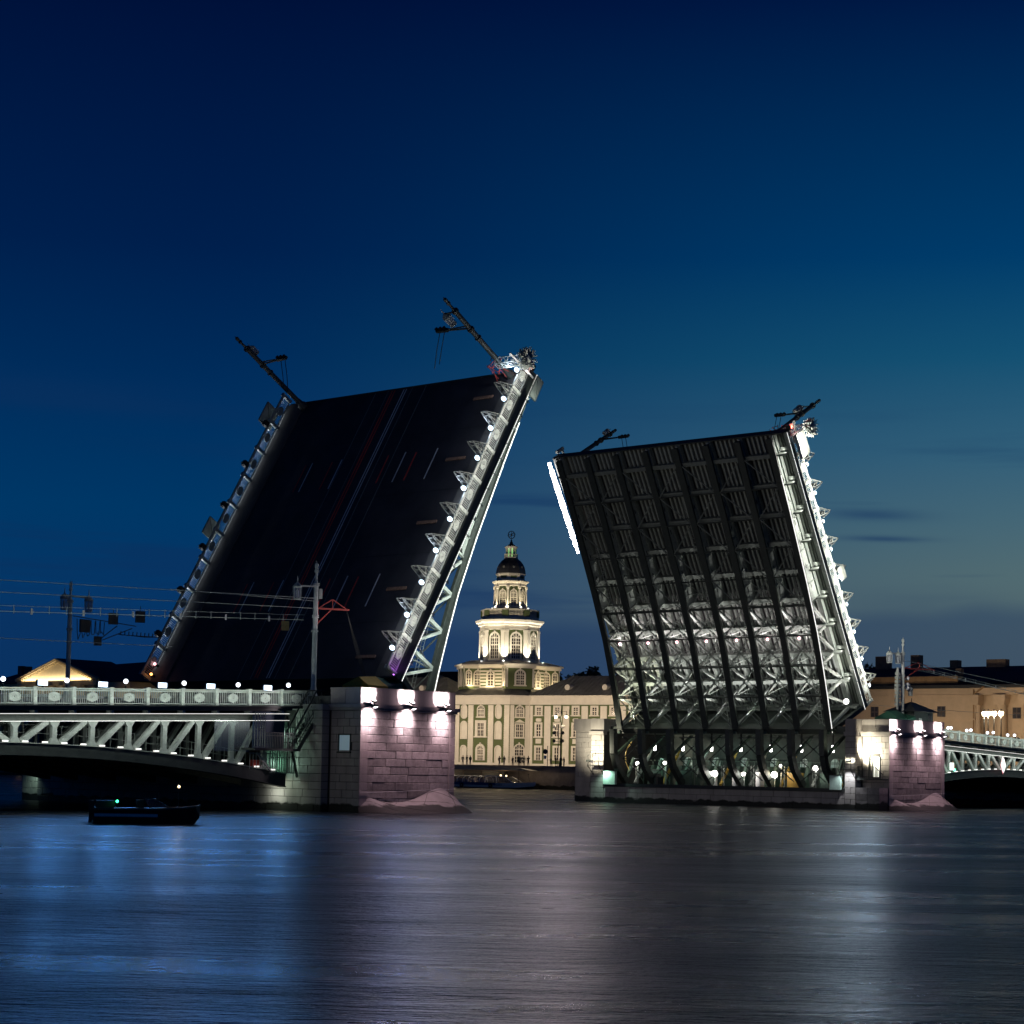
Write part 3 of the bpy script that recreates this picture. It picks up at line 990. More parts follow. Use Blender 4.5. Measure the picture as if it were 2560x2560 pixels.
def leaf(name, label, left):
    Mx = leaf_matrix(left)
    inv = Mx.inverted()
    root = thing(name, label, 'bascule leaf', matrix=Mx)
    ns = -1 if left else 1
    MB().box(ROOT, TIP, -11.8, 11.8, -.28, 0).build('roadway', ASPHALT, root)
    for s in (-1, 1):
        MB().box(ROOT, TIP, min(s * 11.803, s * 13.7), max(s * 11.803, s * 13.7), -.28, .08).build('footway', PAVING, root)
        MB().box(ROOT, TIP, min(s * 13.72, s * 13.95), max(s * 13.72, s * 13.95), -.55, .05).build('edge_beam', STEEL_DARK, root)
        MB().box(ROOT, TIP, min(s * 13.60, s * 14.02), max(s * 13.60, s * 14.02), -.62, -.553).build('edge_flange', STEEL, root)
    MB().box(TIP + .003, TIP + .14, -13.7, 13.7, -.95, .04).build('end_beam', STEEL_DARK, root)
    if left:
        def line(nm, u0, u1, y, w, mt):
            MB().box(u0, u1, y - w / 2 - 13.85, y + w / 2 - 13.85, .004, .008).build(nm, mt, root)
        for y in (13.5, 13.78):
            line('centre_line', ROOT + .1, TIP - .05, y, .11, LINE_WHITE)
        for y in (14.85, 15.15):
            line('centre_line', ROOT + .1, TIP - .05, y, .16, LINE_RED)  # ghost of the centre lines in red light, laid on as colour
        for u0 in (4.9, 17.15):
            for y in (6.5, 10.0, 17.3, 20.8):
                line('lane_dash', u0, u0 + 3.05, y, .12, LINE_WHITE)
            for y in (8.75, 11.85, 18.35, 21.5):
                line('lane_dash', u0 + .05, u0 + 2.9, y, .15, LINE_RED)  # ghost of the white dashes in red light, laid on as colour
        for u in (25.0, 18.85, 12.65, 6.4, .2):
            MB().box(u - .13, u + .13, -10.95, -8.9, .004, .09).build('deck_plate', RUST, root)
        # tram rails, nearly lost in the dark
        for y in (11.3, 12.85, 15.6, 17.1):
            MB().box(ROOT, TIP, y - .035 - 13.85, y + .035 - 13.85, .003, .012).build('tram_rail', STEEL, root)
        for u in (3.4, 9.7, 15.8, 22.0):
            MB().box(u - .04, u + .04, -11.75, 11.75, .001, .003).build('deck_joint', IRON, root)
    # ribs under the deck
    rib = MB().box(ROOT + .1, TIP - .1, -.10, .10, -.50, -.283).mesh('deck_rib', STEEL_PALE)
    rib_o = MB().box(ROOT + .1, TIP - .1, -.07, .07, -.50, -.283).mesh('deck_rib', STEEL_MID)
    tie = MB().box(-.03, .03, -.05, .05, -.95, -.55).mesh('tie_rod', STEEL_PALE)
    for u in [POSTU[0] + STEP * .5 * i for i in range(1, 20)]:
        put(tie, 'tie_rod', root, (u, ns * 14.05, 0))
    for j in range(7):
        for f in (.14, .28, .42, .56, .70, .84):
            put(rib, 'deck_rib', root, (0, GY[j] + 3.6 * f, 0))
    for s in (-1, 1):
        for y in (12.98, 13.32, 13.55):
            put(rib_o, 'deck_rib', root, (0, s * y, 0))
    cb = MB().box(-.14, .14, -.42, .42, -.72, -.5).mesh('footway_bracket', STEEL_PALE)
    for s in (-1, 1):
        for u in NODES[1:]:
            put(cb, 'footway_bracket', root, (u + .4, s * 13.28, 0))
    # main girders
    flange = MB()
    us = [-1.6 + 28.8 * i / 24 for i in range(25)]
    for a, b in zip(us[:-1], us[1:]):
        flange.bar((a, 0, vbot(a) + .05), (b, 0, vbot(b) + .05), .66, .10, (0, 0, 1))
        flange.bar((a, 0, vbot(a) + .30), (b, 0, vbot(b) + .30), .30, .40, (0, 0, 1))
    flange_me = flange.mesh('bottom_chord', STEEL_DARK)
    topc = MB().box(ROOT, TIP, -.2, .2, -.95, -.52).mesh('top_chord', STEEL)
    web = MB()
    uw = [10.9 + (TIP - 10.95) * i / 10 for i in range(11)]
    web.prism([(uw[0] + .0, -.95)] + [(u, -.95) for u in uw[1:]] + [(u, vbot(u) + .45) for u in uw[::-1]], -.05, .05)
    for u in uw[::1]:
        web.box(u - .03, u + .03, -.14, .14, vbot(u) + .45, -.96)
    web_me = web.mesh('web_plate', STEEL_PALE)
    post_me, diag_me = [], []
    for k in range(4):
        u = NODES[k]
        post_me.append(MB().box(u - .13, u + .13, -.13, .13, vbot(u) + .45, -.96).mesh('truss_post', STEEL_PALE))
        a, b = Vector((NODES[k] + .25, 0, -1.0)), Vector((NODES[k + 1] - .15, 0, vbot(NODES[k + 1]) + .5))
        diag_me.append(MB().bar(a, b, .26, .22, (0, 0, 1)).mesh('truss_diagonal', STEEL_PALE if left else STEEL_DIAG))
    hole = MB().prism([(.26 * math.cos(t * math.pi / 6), .07 * math.sin(t * math.pi / 6)) for t in range(12)], -.056, .056).mesh('hole_shade_oval', IRON)  # dark oval plate laid on the web in place of a shaded opening
    for j, gy in enumerate(GY):
        g = put(topc, 'girder', root, (0, gy, 0))
        put(flange_me, 'bottom_chord', g)
        put(web_me, 'web_plate', g)
        for k in range(4):
            put(post_me[k], 'truss_post', g)
            put(diag_me[k], 'truss_diagonal', g)
        for u in (12.2, 14.2, 16.6, 18.6, 21.0, 23.0, 25.3):
            put(hole, 'hole_shade_oval', g, (u, 0, (vbot(u) + .45 - .95) / 2))
    # cross beams, laterals and cross frames
    cbm = MB()
    cbm.box(-.09, .09, -13.6, 13.6, -1.25, -.53)
    cbm.box(-.2, .2, -12.5, 12.5, -1.31, -1.253)
    for i in range(29):
        y = -12.6 + i * .9
        cbm.box(-.16, .16, y - .04, y + .04, -1.25, -.53)
    cme = cbm.mesh('cross_beam', STEEL)
    for u in NODES:
        put(cme, 'cross_beam', root, (u, 0, 0))
    for j in range(7):
        y0, y1 = GY[j] + .33, GY[j + 1] - .33
        ym = (y0 + y1) / 2
        for k in range(9):
            u0, u1 = NODES[k], NODES[k + 1]
            v0, v1 = vbot(u0) + .12, vbot(u1) + .12
            mb = MB()
            if (j + k) % 2 or k < 4:
                mb.bar((u0, y0, v0), (u1, y1, v1), .09, .07)
                if k < 5 and not left:
                    uh, vh = (u0 + u1) / 2, (v0 + v1) / 2 + .55
                    mb.bar((u0, y0, v0 + .55), (uh, ym, vh), .05, .05).bar((uh, ym, vh), (u1, y0, v1 + .55), .05, .05).bar((u0, y1, v0 + .55), (uh, ym, vh), .05, .05).bar((uh, ym, vh), (u1, y1, v1 + .55), .05, .05).bar((uh, y0, vh), (uh, y1, vh), .06, .06)
            if not (j + k) % 2 or k < 4:
                mb.bar((u0, y1, v0), (u1, y0, v1), .10, .07)
            mb.build('wind_brace', STEEL, root)
            if k > 0:
                sb = MB()
                sb.box(u0 - .05, u0 + .05, y0, y1, v0 - .05, v0 + .07)
                if k < 5:
                    sb.box(u0 - .05, u0 + .05, y0, y1, v0 + .30, v0 + .38)
                    n = 6
                    for i in range(n):
                        ya, yb = y0 + (y1 - y0) * i / n, y0 + (y1 - y0) * (i + 1) / n
                        sb.bar((u0, ya, v0 + (.07 if i % 2 else .3)), (u0, yb, v0 + (.3 if i % 2 else .07)), .03, .04)
                sb.build('lateral_strut', STEEL_DARK, root)
            if 0 < k < 5:
                for ya, yb in ((y0, ym), (y1, ym)):
                    MB().bar((u0, ya, v0 + .35), (u0, yb, -1.3), .09, .11).build('cross_frame_brace', STEEL, root)
    MB().box(-1.75, -1.2, -13.0, 13.0, vbot(-1.4) - .02, vbot(-1.4) + .8).build('root_beam', STEEL_DARK, root)
    for s in (-1, 1):
        MB().bar((-1.45, s * 12.9, vbot(-1.4) + .4), (-1.4, s * 13.8, -.7), .4, .4).build('root_strut', STEEL_DARK, root)
    bk = MB()
    for i in range(9):
        t0, t1 = i / 9, (i + 1) / 9
        v0, v1 = -.6 + (vbot(-1.4) + 1.4) * t0, -.6 + (vbot(-1.4) + 1.4) * t1
        bk.box(-1.66 + .02 * (i % 2), -1.60 + .02 * (i % 2), -12.9, 12.9, v1, v0)
    bk.build('bulkhead', STEEL_DARK, root)
    MB().box(ROOT - .08, ROOT - .003, -13.7, 13.7, -1.3, .05).build('root_plate', STEEL_DARK, root)
    # pipes and ladders strung along two of the bays
    for yb in (GY[0] + 1.3, GY[3] + 2.6, GY[6] + 2.4):
        ld = MB()
        for s in (-.16, .16):
            for a, b in zip(NODES[:-2], NODES[1:-1]):
                ld.bar((a, yb + s, vbot(a) + .75), (b, yb + s, vbot(b) + .75), .04, .04)
        for i in range(60):
            u = -1 + i * .4
            if u < NODES[-2]:
                ld.bar((u, yb - .16, vbot(u) + .75), (u, yb + .16, vbot(u) + .75), .03, .03)
        ld.build('inspection_ladder', STEEL_PALE, root)
    # counterweight legs swinging down into the pier
    if not left:
        lw = [(-.3, 7.2), (-.15, 4.7), (.35, 3.4), (2.0, 1.75)]
        mb = MB()
        for a, b in zip(lw[:-1], lw[1:]):
            pa, pb = Vector((28.35 + a[0], 0, a[1])), Vector((28.35 + b[0], 0, b[1]))
            mb.bar(pa, pb, .62, .55, (0, 1, 0))
        me0 = mb
        arm = [((28.6, 4.6), (31.9, 6.6)), ((30.4, 1.9), (31.6, 4.3)), ((29.0, 6.9), (32.0, 7.0))]
        for gy in GY:
            wy = 13.85 - gy
            lg = MB()
            lg.v = [tuple(inv @ Vector((x, wy + y, z))) for x, y, z in mb.v]
            lg.f = list(mb.f)
            g = lg.build('counterweight_leg', STEEL_DARK, root)
            if gy < 12:
                x_ = 29.3
                lt = MB()
                for za_, zb_ in ((2.2, 4.2), (4.2, 6.4)):
                    lt.bar((x_, wy - .4, za_), (x_, wy - 3.2, zb_), .08, .08, (1, 0, 0)).bar((x_, wy - .4, zb_), (x_, wy - 3.2, za_), .08, .08, (1, 0, 0)).bar((x_, wy - .3, zb_), (x_, wy - 3.3, zb_), .1, .12, (1, 0, 0))
                lt.v = [tuple(inv @ Vector(p)) for p in lt.v]
                lt.build('tail_lattice', STEEL_DARK, g)
            for a, b in arm:
                t = MB().bar(Vector((a[0], wy, a[1])), Vector((b[0], wy, b[1])), .24, .26, (0, 1, 0))
                t.v = [tuple(inv @ Vector(p)) for p in t.v]
                t.build('tail_brace', GREEN_STEEL, g)
    # railings
    rail_run(root, lambda k, yy: (POSTU[0] + STEP * k, yy, .08), range(10), ns * 13.85, range(11))
    rail_run(root, lambda k, yy: (POSTU[0] + STEP * k, yy, .08), range(10), -ns * 13.85, range(11))
    # luminous strips
    lm = MB()
    yo = ns * (12.6 + .36)
    for a, b in zip(us[:-4], us[1:-3]):
        lm.bar((a, yo, vbot(a) + .02), (b, yo, vbot(b) + .02), .05, .06)
    lm.build('light_strip', G_LED, root)
    MB().box(ROOT, TIP, min(ns * 14.03, ns * 14.06), max(ns * 14.03, ns * 14.06), -.64, -.60).build('light_strip', G_LED, root)
    if not left:
        for i in range(12):
            r_ = (.12, .19, .24, .21, .26, .23, .27, .24, .26, .22, .23, .17)[i]
            MB().tube((16.9 + i * .84, 14.35 * -ns, -.98), (16.9 + i * .84 + .80, 14.35 * -ns, -.98), r_, 10).build('bright_light_strip', G_LED_HOT, root, label='glaring white lamp of the strip on the far edge of the raised leaf')
        MB().box(.6, 16.5, ns * 12.72, ns * 12.76, -.93, -.86).build('light_strip', G_LED, root)
    return root, Mx
LEAF_L, ML = leaf('bascule_leaf', 'left raised bridge leaf showing dark roadway with lane lines toward the viewer', True)
LEAF_R, MR = leaf('bascule_leaf', 'right raised bridge leaf showing girders and bracing of its underside', False)
ORD = ['first', 'second', 'third', 'fourth', 'fifth', 'sixth', 'seventh', 'eighth', 'ninth', 'tenth', 'eleventh', 'twelfth']
# ------------------------------------------------------------------ lattice brackets and lamps on the leaf railings
def bracket_mesh(dirv, along):
    """little lattice jib: dirv = reach, along = thickness direction in the same plane"""
    d, a = Vector(dirv), Vector(along)
    mb = MB()
    c = []
    for y in (-.28, .28):
        p0, p1 = Vector((0, y, 0)), Vector((0, y, 0)) + d * 1.75
        q0, q1 = p0 - a * .75, p1 - a * .30 - d * .30
        c.append((p0, p1, q0, q1))
        mb.bar(p0, p1, .05, .05, (0, 1, 0)).bar(q0, q1, .045, .045, (0, 1, 0)).bar(p1, q1, .05, .05, (0, 1, 0)).bar(q1, q0 - a * .55, .045, .045, (0, 1, 0))
        for i in range(2):
            s0, s1 = p0.lerp(p1, i / 2), p0.lerp(p1, (i + 1) / 2)
            t0, t1 = q0.lerp(q1, i / 2), q0.lerp(q1, (i + 1) / 2)
            mb.bar(t0, s1, .035, .035, (0, 1, 0)).bar(s1, t1, .035, .035, (0, 1, 0))
    (a0, a1, b0, b1), (e0, e1, f0, f1) = c
    for i in range(3):
        t = i / 2
        mb.bar(a0.lerp(a1, t), e0.lerp(e1, t), .04, .04).bar(b0.lerp(b1, t), f0.lerp(f1, t), .04, .04)
    return mb
BRK = bracket_mesh((-.5, 0, .866), (.866, 0, .5)).mesh('lattice_jib', STEEL)
sh = MB()
sh.lathe([(.05, .36), (.20, .30), (.25, .12), (.27, -.10), (.20, -.12)], (0, 0, 0), 12)
DRUM = sh.mesh('spotlight_drum', IRON)
bulb = MB().ball((0, 0, 0), .185, 12, 8, 1.2).mesh('lamp_bulb', G_BLUE)
hsg = MB().box(-.17, .17, -.13, .13, -.30, -.16).mesh('lamp_foot', IRON)

def leaf_fixtures(Mx, left):
    ns = -1 if left else 1
    side = 'left' if left else 'right'
    yv = ns * 13.85
    for i, u in enumerate(POSTU[1:10]):
        loc = Mx @ Vector((u, yv, 1.2))
        n_ = 8 - i
        t = thing('lamp_bracket', f'{ORD[n_]} lattice lamp bracket from the tip on the {side} raised leaf railing', 'lamp bracket', group=f'lattice brackets on the {side} leaf railing',
                  matrix=Matrix.Translation(loc) @ Mx.to_3x3().to_4x4())
        put(BRK, 'lattice_jib', t)
        dr = put(DRUM, 'spotlight_drum', t, (-.75, 0, .42))
        dr.rotation_euler = (0, R(-60), 0)
    for i, u in enumerate(MEDU):
        n_ = 9 - i
        t = thing('railing_lamp', f'{ORD[n_]} bluish lamp from the tip on the {side} leaf near railing', 'lamp', group=f'bluish lamps on the {side} leaf railing',
                  matrix=Matrix.Translation(Mx @ Vector((u, yv, 1.38))) @ Mx.to_3x3().to_4x4())
        put(bulb, 'lamp_bulb', t)
        put(hsg, 'lamp_foot', t)
leaf_fixtures(ML, True)
leaf_fixtures(MR, False)
# dark backs of the flood lamps along the far railing of the left leaf
hb = MB().box(-.24, .24, -.18, .18, 0, .46).box(-.3, .3, -.05, .05, .30, .36).box(-.05, .05, -.25, .25, .4, .52).mesh('lamp_housing', IRON)
for i, u in enumerate((2.2, 6.6, 11.0, 15.4, 19.8, 24.2)):
    t = thing('flood_lamp', f'{ORD[5 - i]} dark lamp box from the top on the left leaf far railing', 'flood lamp', group='dark lamp boxes on the far railing',
              matrix=Matrix.Translation(ML @ Vector((u, 13.85, 1.13))) @ ML.to_3x3().to_4x4())
    put(hb, 'lamp_housing', t)
# signal boards hung outside the railings
def board(Mx, u, y, v, w, h, label):
    t = thing('signal_board', label, 'sign board', matrix=Matrix.Translation(Mx @ Vector((u, y, v))) @ Mx.to_3x3().to_4x4())
    MB().box(-w / 2, w / 2, -.03, .03, -h / 2, h / 2).build('board', BOARD, t)
    fr = MB()
    for a in (-1, 1):
        fr.box(a * w / 2 - .04, a * w / 2 + .04, -.05, .05, -h / 2, h / 2)
        fr.box(-w / 2, w / 2, -.05, .05, a * h / 2 - .04, a * h / 2 + .04)
    fr.bar((-w / 2, -.05, -h / 2), (w / 2, -.05, h / 2), .05, .04, (0, 1, 0))
    fr.build('frame', STEEL, t)
board(ML, 26.2, -14.15, -1.0, 1.9, .8, 'tilted grey signal board hung under the near tip corner of the left raised leaf')
board(ML, 25.4, 14.5, 1.0, 2.0, 1.5, 'pale green board behind the far railing at the tip of the left raised leaf')
board(ML, 13.2, 14.5, 1.0, 1.6, 1.3, 'pale green board halfway along the far railing of the left raised leaf')
board(MR, 25.6, 14.5, .6, 2.3, 1.7, 'dim grey signal board at the near tip corner of the right raised leaf')
board(MR, 12.2, 14.6, 1.1, 1.3, .9, 'small grey plate on the near railing halfway down the right raised leaf')
# red warning lights at the tip corners
for Mx, s, side in ((ML, -1, 'left'), (MR, 1, 'right')):
    t = thing('warning_light', f'glowing red warning light at the near tip corner of the {side} raised leaf', 'warning light', matrix=Matrix.Translation(Mx @ Vector((27.5, s * 13.9, .35))) @ Mx.to_3x3().to_4x4())
    MB().lathe([(.08, -.2), (.19, -.15), (.21, .1), (.12, .22), (.02, .25)], (0, 0, 0), 12).build('lens', G_RED, t)
    MB().box(-.25, .25, -.2, .2, -.45, -.21).build('mount', IRON, t)
# foot of the left leaf: small coloured lamps
for y, c, nm in ((-13.9, 'violet', glow('violet_lamp', (.6, .15, 1.0), 7)),):
    t = thing('marker_lamp', f'dim {c} marker lamp at the foot of the near railing of the left raised leaf', 'marker lamp', matrix=Matrix.Translation(ML @ Vector((-1.55, y, .25))) @ ML.to_3x3().to_4x4())
    MB().ball((0, 0, 0), .07, 8, 6).build('lens', nm, t)
    MB().box(-.08, .08, -.1, .1, -.25, -.08).build('mount', IRON, t)
for y, u, nm, c in ((13.6, -.2, G_PINK, 'pink'), (13.4, -1.2, glow('orange_lamp', (1, .35, .08), 7), 'orange')):
    t = thing('marker_lamp', f'small {c} marker lamp at the foot of the far railing of the left raised leaf', 'marker lamp', matrix=Matrix.Translation(ML @ Vector((u, y, .5))) @ ML.to_3x3().to_4x4())
    MB().ball((0, 0, 0), .11, 8, 6).build('lens', nm, t)
    MB().box(-.08, .08, -.1, .1, -.4, -.1).build('mount', IRON, t)
# outboard boom with a bristling round ornament
def boom(Mx, ns, side):
    t = thing('ornament_boom', f'lattice boom ending in a bristling round ornament at the tip of the {side} raised leaf', 'ornament boom', matrix=Matrix.Translation(Mx @ Vector((26.7, ns * 12.0, 1.9))) @ Mx.to_3x3().to_4x4())
    out = Vector((0, ns, 0))
    mb = MB()
    L = 2.5
    cs = [Vector((a * .3, 0, b * .3)) for a, b in ((-1, -1), (1, -1), (1, 1), (-1, 1))]
    for i in range(4):
        mb.bar(cs[i], cs[i] + out * L, .06, .06)
        n = 4
        for k in range(n):
            mb.bar(cs[i] + out * L * k / n, cs[(i + 1) % 4] + out * L * (k + 1) / n, .04, .04)
            mb.bar(cs[i] + out * L * k / n, cs[(i + 1) % 4] + out * L * k / n, .04, .04)
    mb.build('boom', STEEL_PALE, t)
    rb = MB()
    rnd = random.Random(5)
    for k in range(16):
        a = Vector((rnd.uniform(-.6, .6), -ns * rnd.uniform(0, .9), rnd.uniform(-.9, .5)))
        b = Vector((rnd.uniform(-.6, .6), -ns * rnd.uniform(-.3, .9), rnd.uniform(-1.6, .4)))
        rb.bar(a, b, .05, .05)
    rb.build('support_frame', RED_STEEL, t)
    ck = MB()
    wc = out * (L + .55)
    rnd = random.Random(9)
    for k in range(260):
        th = rnd.uniform(0, 2 * math.pi)
        el = rnd.uniform(-.45, .45)
        d = Vector((math.cos(th) * math.cos(el), ns * math.sin(el), math.sin(th) * math.cos(el)))
        ck.bar(wc + d * .2, wc + d * rnd.uniform(.7, 1.0), .045, .045)
    ck.lathe([(.1, -.35), (.3, -.25), (.3, .25), (.1, .35)], tuple(wc), 10)
    ck.build('bristle_wheel', STEEL_PALE, t)
    # slender white post standing outside the railing
    MB().tube((-.1, ns * 2.05, 1.0), (.05, ns * 2.05, -2.2), .09, 8).build('white_post', WHITE_PAINT, t)
boom(ML, -1, 'left')
boom(MR, 1, 'right')

# ------------------------------------------------------------------ masts
def lantern_parts(parent, p, s=1.0, lit=None):
    b = MB()
    b.lathe([(.30 * s, .80 * s), (.34 * s, .84 * s), (.33 * s, .92 * s), (.16 * s, 1.12 * s), (.05 * s, 1.2 * s), (.02 * s, 1.62 * s), (.005, 1.66 * s)], p, 12)
    b.lathe([(.22 * s, -.02), (.27 * s, 0), (.27 * s, .05 * s), (.2 * s, .06 * s)], p, 12)
    for i in range(8):
        t = i * math.pi / 4
        b.bar((p[0] + .27 * s * math.cos(t), p[1] + .27 * s * math.sin(t), p[2]), (p[0] + .31 * s * math.cos(t), p[1] + .31 * s * math.sin(t), p[2] + .82 * s), .03, .03)
    hd = b.build('lantern', STEEL_PALE, parent)
    g = MB().lathe([(.24 * s, .05 * s), (.285 * s, .8 * s)], p, 12).build('lantern_glass', GLASS, hd)
    MB().lathe([(.05 * s, .08 * s), (.11 * s, .2 * s), (.11 * s, .55 * s), (.04 * s, .7 * s)], p, 8).build('lamp_tube', lit or WHITE_PAINT, hd)

def pole_parts(root, h, r=.175, material=MAST_PAINT):
    mb = MB()
    z1, z2 = h * .60, h * .84
    mb.lathe([(r * 1.9, 0), (r * 1.9, .35), (r * 1.35, .5), (r * 1.2, .9), (r * 1.05, 1.0), (r, z1), (r * .98, z1), (r * .95, z2), (r * .62, z2 + .25), (r * .5, z2 + .4), (r * .46, h - .75), (r * .8, h - .7), (r * .8, h - .55), (r * .5, h - .5), (r * .75, h - .3), (r * .7, h - .12), (r * .2, h - .02), (r * .05, h + .12)], (0, 0, 0), 14)
    for z in (z1, z1 + .12, z2 - .1, z2 + .02, h * .5):
        mb.lathe([(r * 1.1, -.04), (r * 1.4, -.02), (r * 1.4, .05), (r * 1.1, .07)], (0, 0, z), 14)
    return mb.build('shaft', material, root, smooth=True)

def jib_red(root, z, dx, L):
    mb = MB()
    mb.bar((0, 0, z), (dx * L, 0, z + .12), .10, .12)
    mb.bar((dx * .15, 0, z - 1.1), (dx * L * .48, 0, z + .05), .07, .09)
    mb.bar((dx * .2, 0, z), (dx * L * .5, 0, z + .75), .05, .06)
    mb.bar((dx * L * .5, 0, z + .75), (dx * L * .95, 0, z + .12), .05, .06)
    mb.bar((dx * L * .5, 0, z + .75), (dx * L * .5, 0, z), .05, .05)
    mb.bar((dx * .2, 0, z - 1.2), (dx * .2, 0, z + .5), .09, .09)
    return mb.build('jib', RED_STEEL, root)

# near mast standing beside the left pier
p = thing('catenary_mast', 'tall pale mast with red jib and one lantern beside the pink left pier', 'mast', (-39.3, 1.0, 7.35))
pole_parts(p, 9.75)
MB().bar((0, 0, 8.05), (-1.8, 0, 7.95), .10, .12).build('lantern_arm', STEEL_PALE, p)
lantern_parts(p, (-1.8, 0, 7.0))
jib_red(p, 6.5, 1, 3.3)
MB().box(.2, .5, -.15, .15, 7.2, 7.9).build('junction_box', STEEL_PALE, p)
mb = MB()
for k in range(3):
    mb.path([(3.1 + .02 * k, .03 * k, 6.5), (4.1 + .1 * k, .1, 4.0 + .1 * k), (5.6 + .12 * k, .2, 1.0)], .022, 4)
mb.build('drooping_cable', IRON, p)
# mast on the far side of the left span
p = thing('catenary_mast', 'mast with two glass lanterns in front of the yellow pediment', 'mast', (-41.95, 25.5, 7.2))
pole_parts(p, 9.45)
MB().bar((-.7, 0, 8.35), (1.75, 0, 8.3), .10, .12).build('lantern_arm', STEEL_PALE, p)
lantern_parts(p, (-.75, -.25, 7.2), 1.05)
lantern_parts(p, (1.75, 0, 7.2), 1.05)
MB().box(1.0, 1.9, -.1, .1, 5.6, 6.6).build('feeder_box', SIGNGREY, p)
mb = MB()
for k in range(6):
    x0 = .7 + k * .45
    mb.path([(x0, 0, 6.6), (x0 + .05, 0, 5.6), (x0 + .15, 0, 5.0 + .15 * k), (x0 + .35, 0, 5.5), (x0 + .4, 0, 6.5)], .03, 4)
for a, b in (((2.6, 0, 4.9), (4.6, 0, 6.3)), ((3.2, 0, 5.1), (6.1, 0, 6.2)), ((.3, 0, 6.8), (6.5, 0, 6.4))):
    mb.bar(a, b, .06, .06)
mb.build('feeder_cable', IRON, p)
# mast by the right pier
p = thing('catenary_mast', 'pale mast with red jib and paired lanterns, beside the dark hut on the right pier', 'mast', (42.65, 1.0, 7.2))
pole_parts(p, 9.6)
MB().bar((0, 0, 8.05), (-2.65, 0, 7.95), .10, .12).build('lantern_arm', STEEL_PALE, p)
lantern_parts(p, (-2.65, 0, 7.0))
lantern_parts(p, (-.95, 0, 7.0))
jib_red(p, 6.6, 1, 6.6)
mb = MB()
for k in range(9):
    mb.box(-1.25, -.75, -.2, .2, 2.8 + k * .38, 3.05 + k * .38)
mb.bar((-1, 0, 2.4), (-1, 0, 6.6), .2, .2)
mb.build('switchgear', STEEL_PALE, p)
mb = MB()
for z in (5.6, 4.95, 4.6):
    mb.ball((.95, 0, z), .24, 10, 6)
mb.build('spotlight_cluster', WHITE_PAINT, p)
lantern_parts(p, (1.55, 0, 3.85), .8)
# tilted masts on the leaves
def leaf_mast(Mx, u, y, toward, label, lant, h=9.4):
    p = thing('catenary_mast', label, 'mast', matrix=Matrix.Translation(Mx @ Vector((u, y, 0))) @ Mx.to_3x3().to_4x4())
    pole_parts(p, h, .21, STEEL_DARK)
    mb = MB()
    z = h * .62
    for dz, w in ((.0, .10), (.28, .08)):
        mb.bar((0, 0, z + dz), (0, toward * 2.9, z + .25 + dz * .2), w, w)
    mb.bar((0, toward * 2.1, z + .22), (0, toward * 3.3, z + .30), .28, .22)
    mb.build('wire_arm', STEEL_DARK, p)
    ins = MB()
    for k in range(3):
        yy = toward * (2.35 + k * .4)
        ins.lathe([(.05, 0), (.16, .04), (.06, .08), (.16, .14), (.06, .18), (.16, .24), (.05, .3)], (0, yy, z + .34), 8)
    ins.build('insulator', IRON, p)
    # loose wires hang straight down whatever the tilt
    g = (Mx.to_3x3().inverted() @ Vector((0, 0, -1))).normalized()
    wr = MB()
    for k in range(2):
        a = Vector((0, toward * (2.5 + .5 * k), z + .2))
        wr.path([a, a + g * 1.4 + Vector((0, toward * .3, 0)), a + g * (2.6 + .3 * k) + Vector((0, toward * .5, 0))], .03, 4)
    wr.build('hanging_wire', IRON, p)
    if lant:
        MB().bar((0, 0, h * .83), (0, toward * 1.15, h * .83 - .05), .1, .1).build('lantern_arm', STEEL_DARK, p)
        lantern_parts(p, (0, toward * 1.2, h * .83 - 1.3), 1.1)
    else:
        lantern_parts(p, (.42, 0, h * .72), .8)
leaf_mast(ML, 26.95, -11.95, 1, 'tilted mast with side lantern at the near tip corner of the left raised leaf', True)
leaf_mast(ML, 26.85, 11.75, -1, 'tilted mast with triangular arm at the far tip corner of the left raised leaf', False)
leaf_mast(MR, 26.9, 12.0, -1, 'tilted mast at the near tip corner of the right raised leaf, by the red light', True)
leaf_mast(MR, 26.9, -11.6, 1, 'tilted mast over the far tip of the right raised leaf, above the bright strip', False, 7.6)

# ------------------------------------------------------------------ overhead wires
def wire(label, pts, r=.028, group='overhead wires', sag=.0, n=10, name='overhead_wire'):
    mb = MB()
    full = []
    for a, b in zip(pts[:-1], pts[1:]):
        a, b = Vector(a), Vector(b)
        for i in range(n):
            t = i / n
            full.append(a.lerp(b, t) - Vector((0, 0, sag * 4 * t * (1 - t))))
    full.append(Vector(pts[-1]))
    mb.path(full, r, 4)
    o = mb.build(name, STEEL_PALE)
    return tag(o, label, 'wire', group)
wire('topmost overhead wire running from the left edge to the mast beside the left pier', [(-92, 1, 12.75), (-39.3, 1, 14.55)], sag=.0)
wire('second highest overhead wire running from the left edge to the left pier mast', [(-92, 1.3, 12.0), (-39.3, 1.2, 13.86)], sag=.0)
wire('third overhead wire from the top, starting over the foot of the left leaf', [(-52, 1.6, 14.2), (-39.3, 1.2, 14.38)], sag=.0)
wire('lowest overhead wire from the left edge, passing behind the far lantern mast', [(-92, 6, 9.9), (-48, 6, 10.75)])
wire('steeply falling upper overhead wire right of the right mast', [(42.65, 1, 14.6), (92, 1, 12.1)], sag=.05)
wire('falling overhead wire with no hangers below the upper one, right of the right mast', [(42.65, 1, 13.95), (92, 1, 10.9)], sag=.05)
wire('faint low overhead wire crossing in front of the beige building', [(29.8, 12, 10.9), (92, 5, 10.4)], .02, sag=.3)
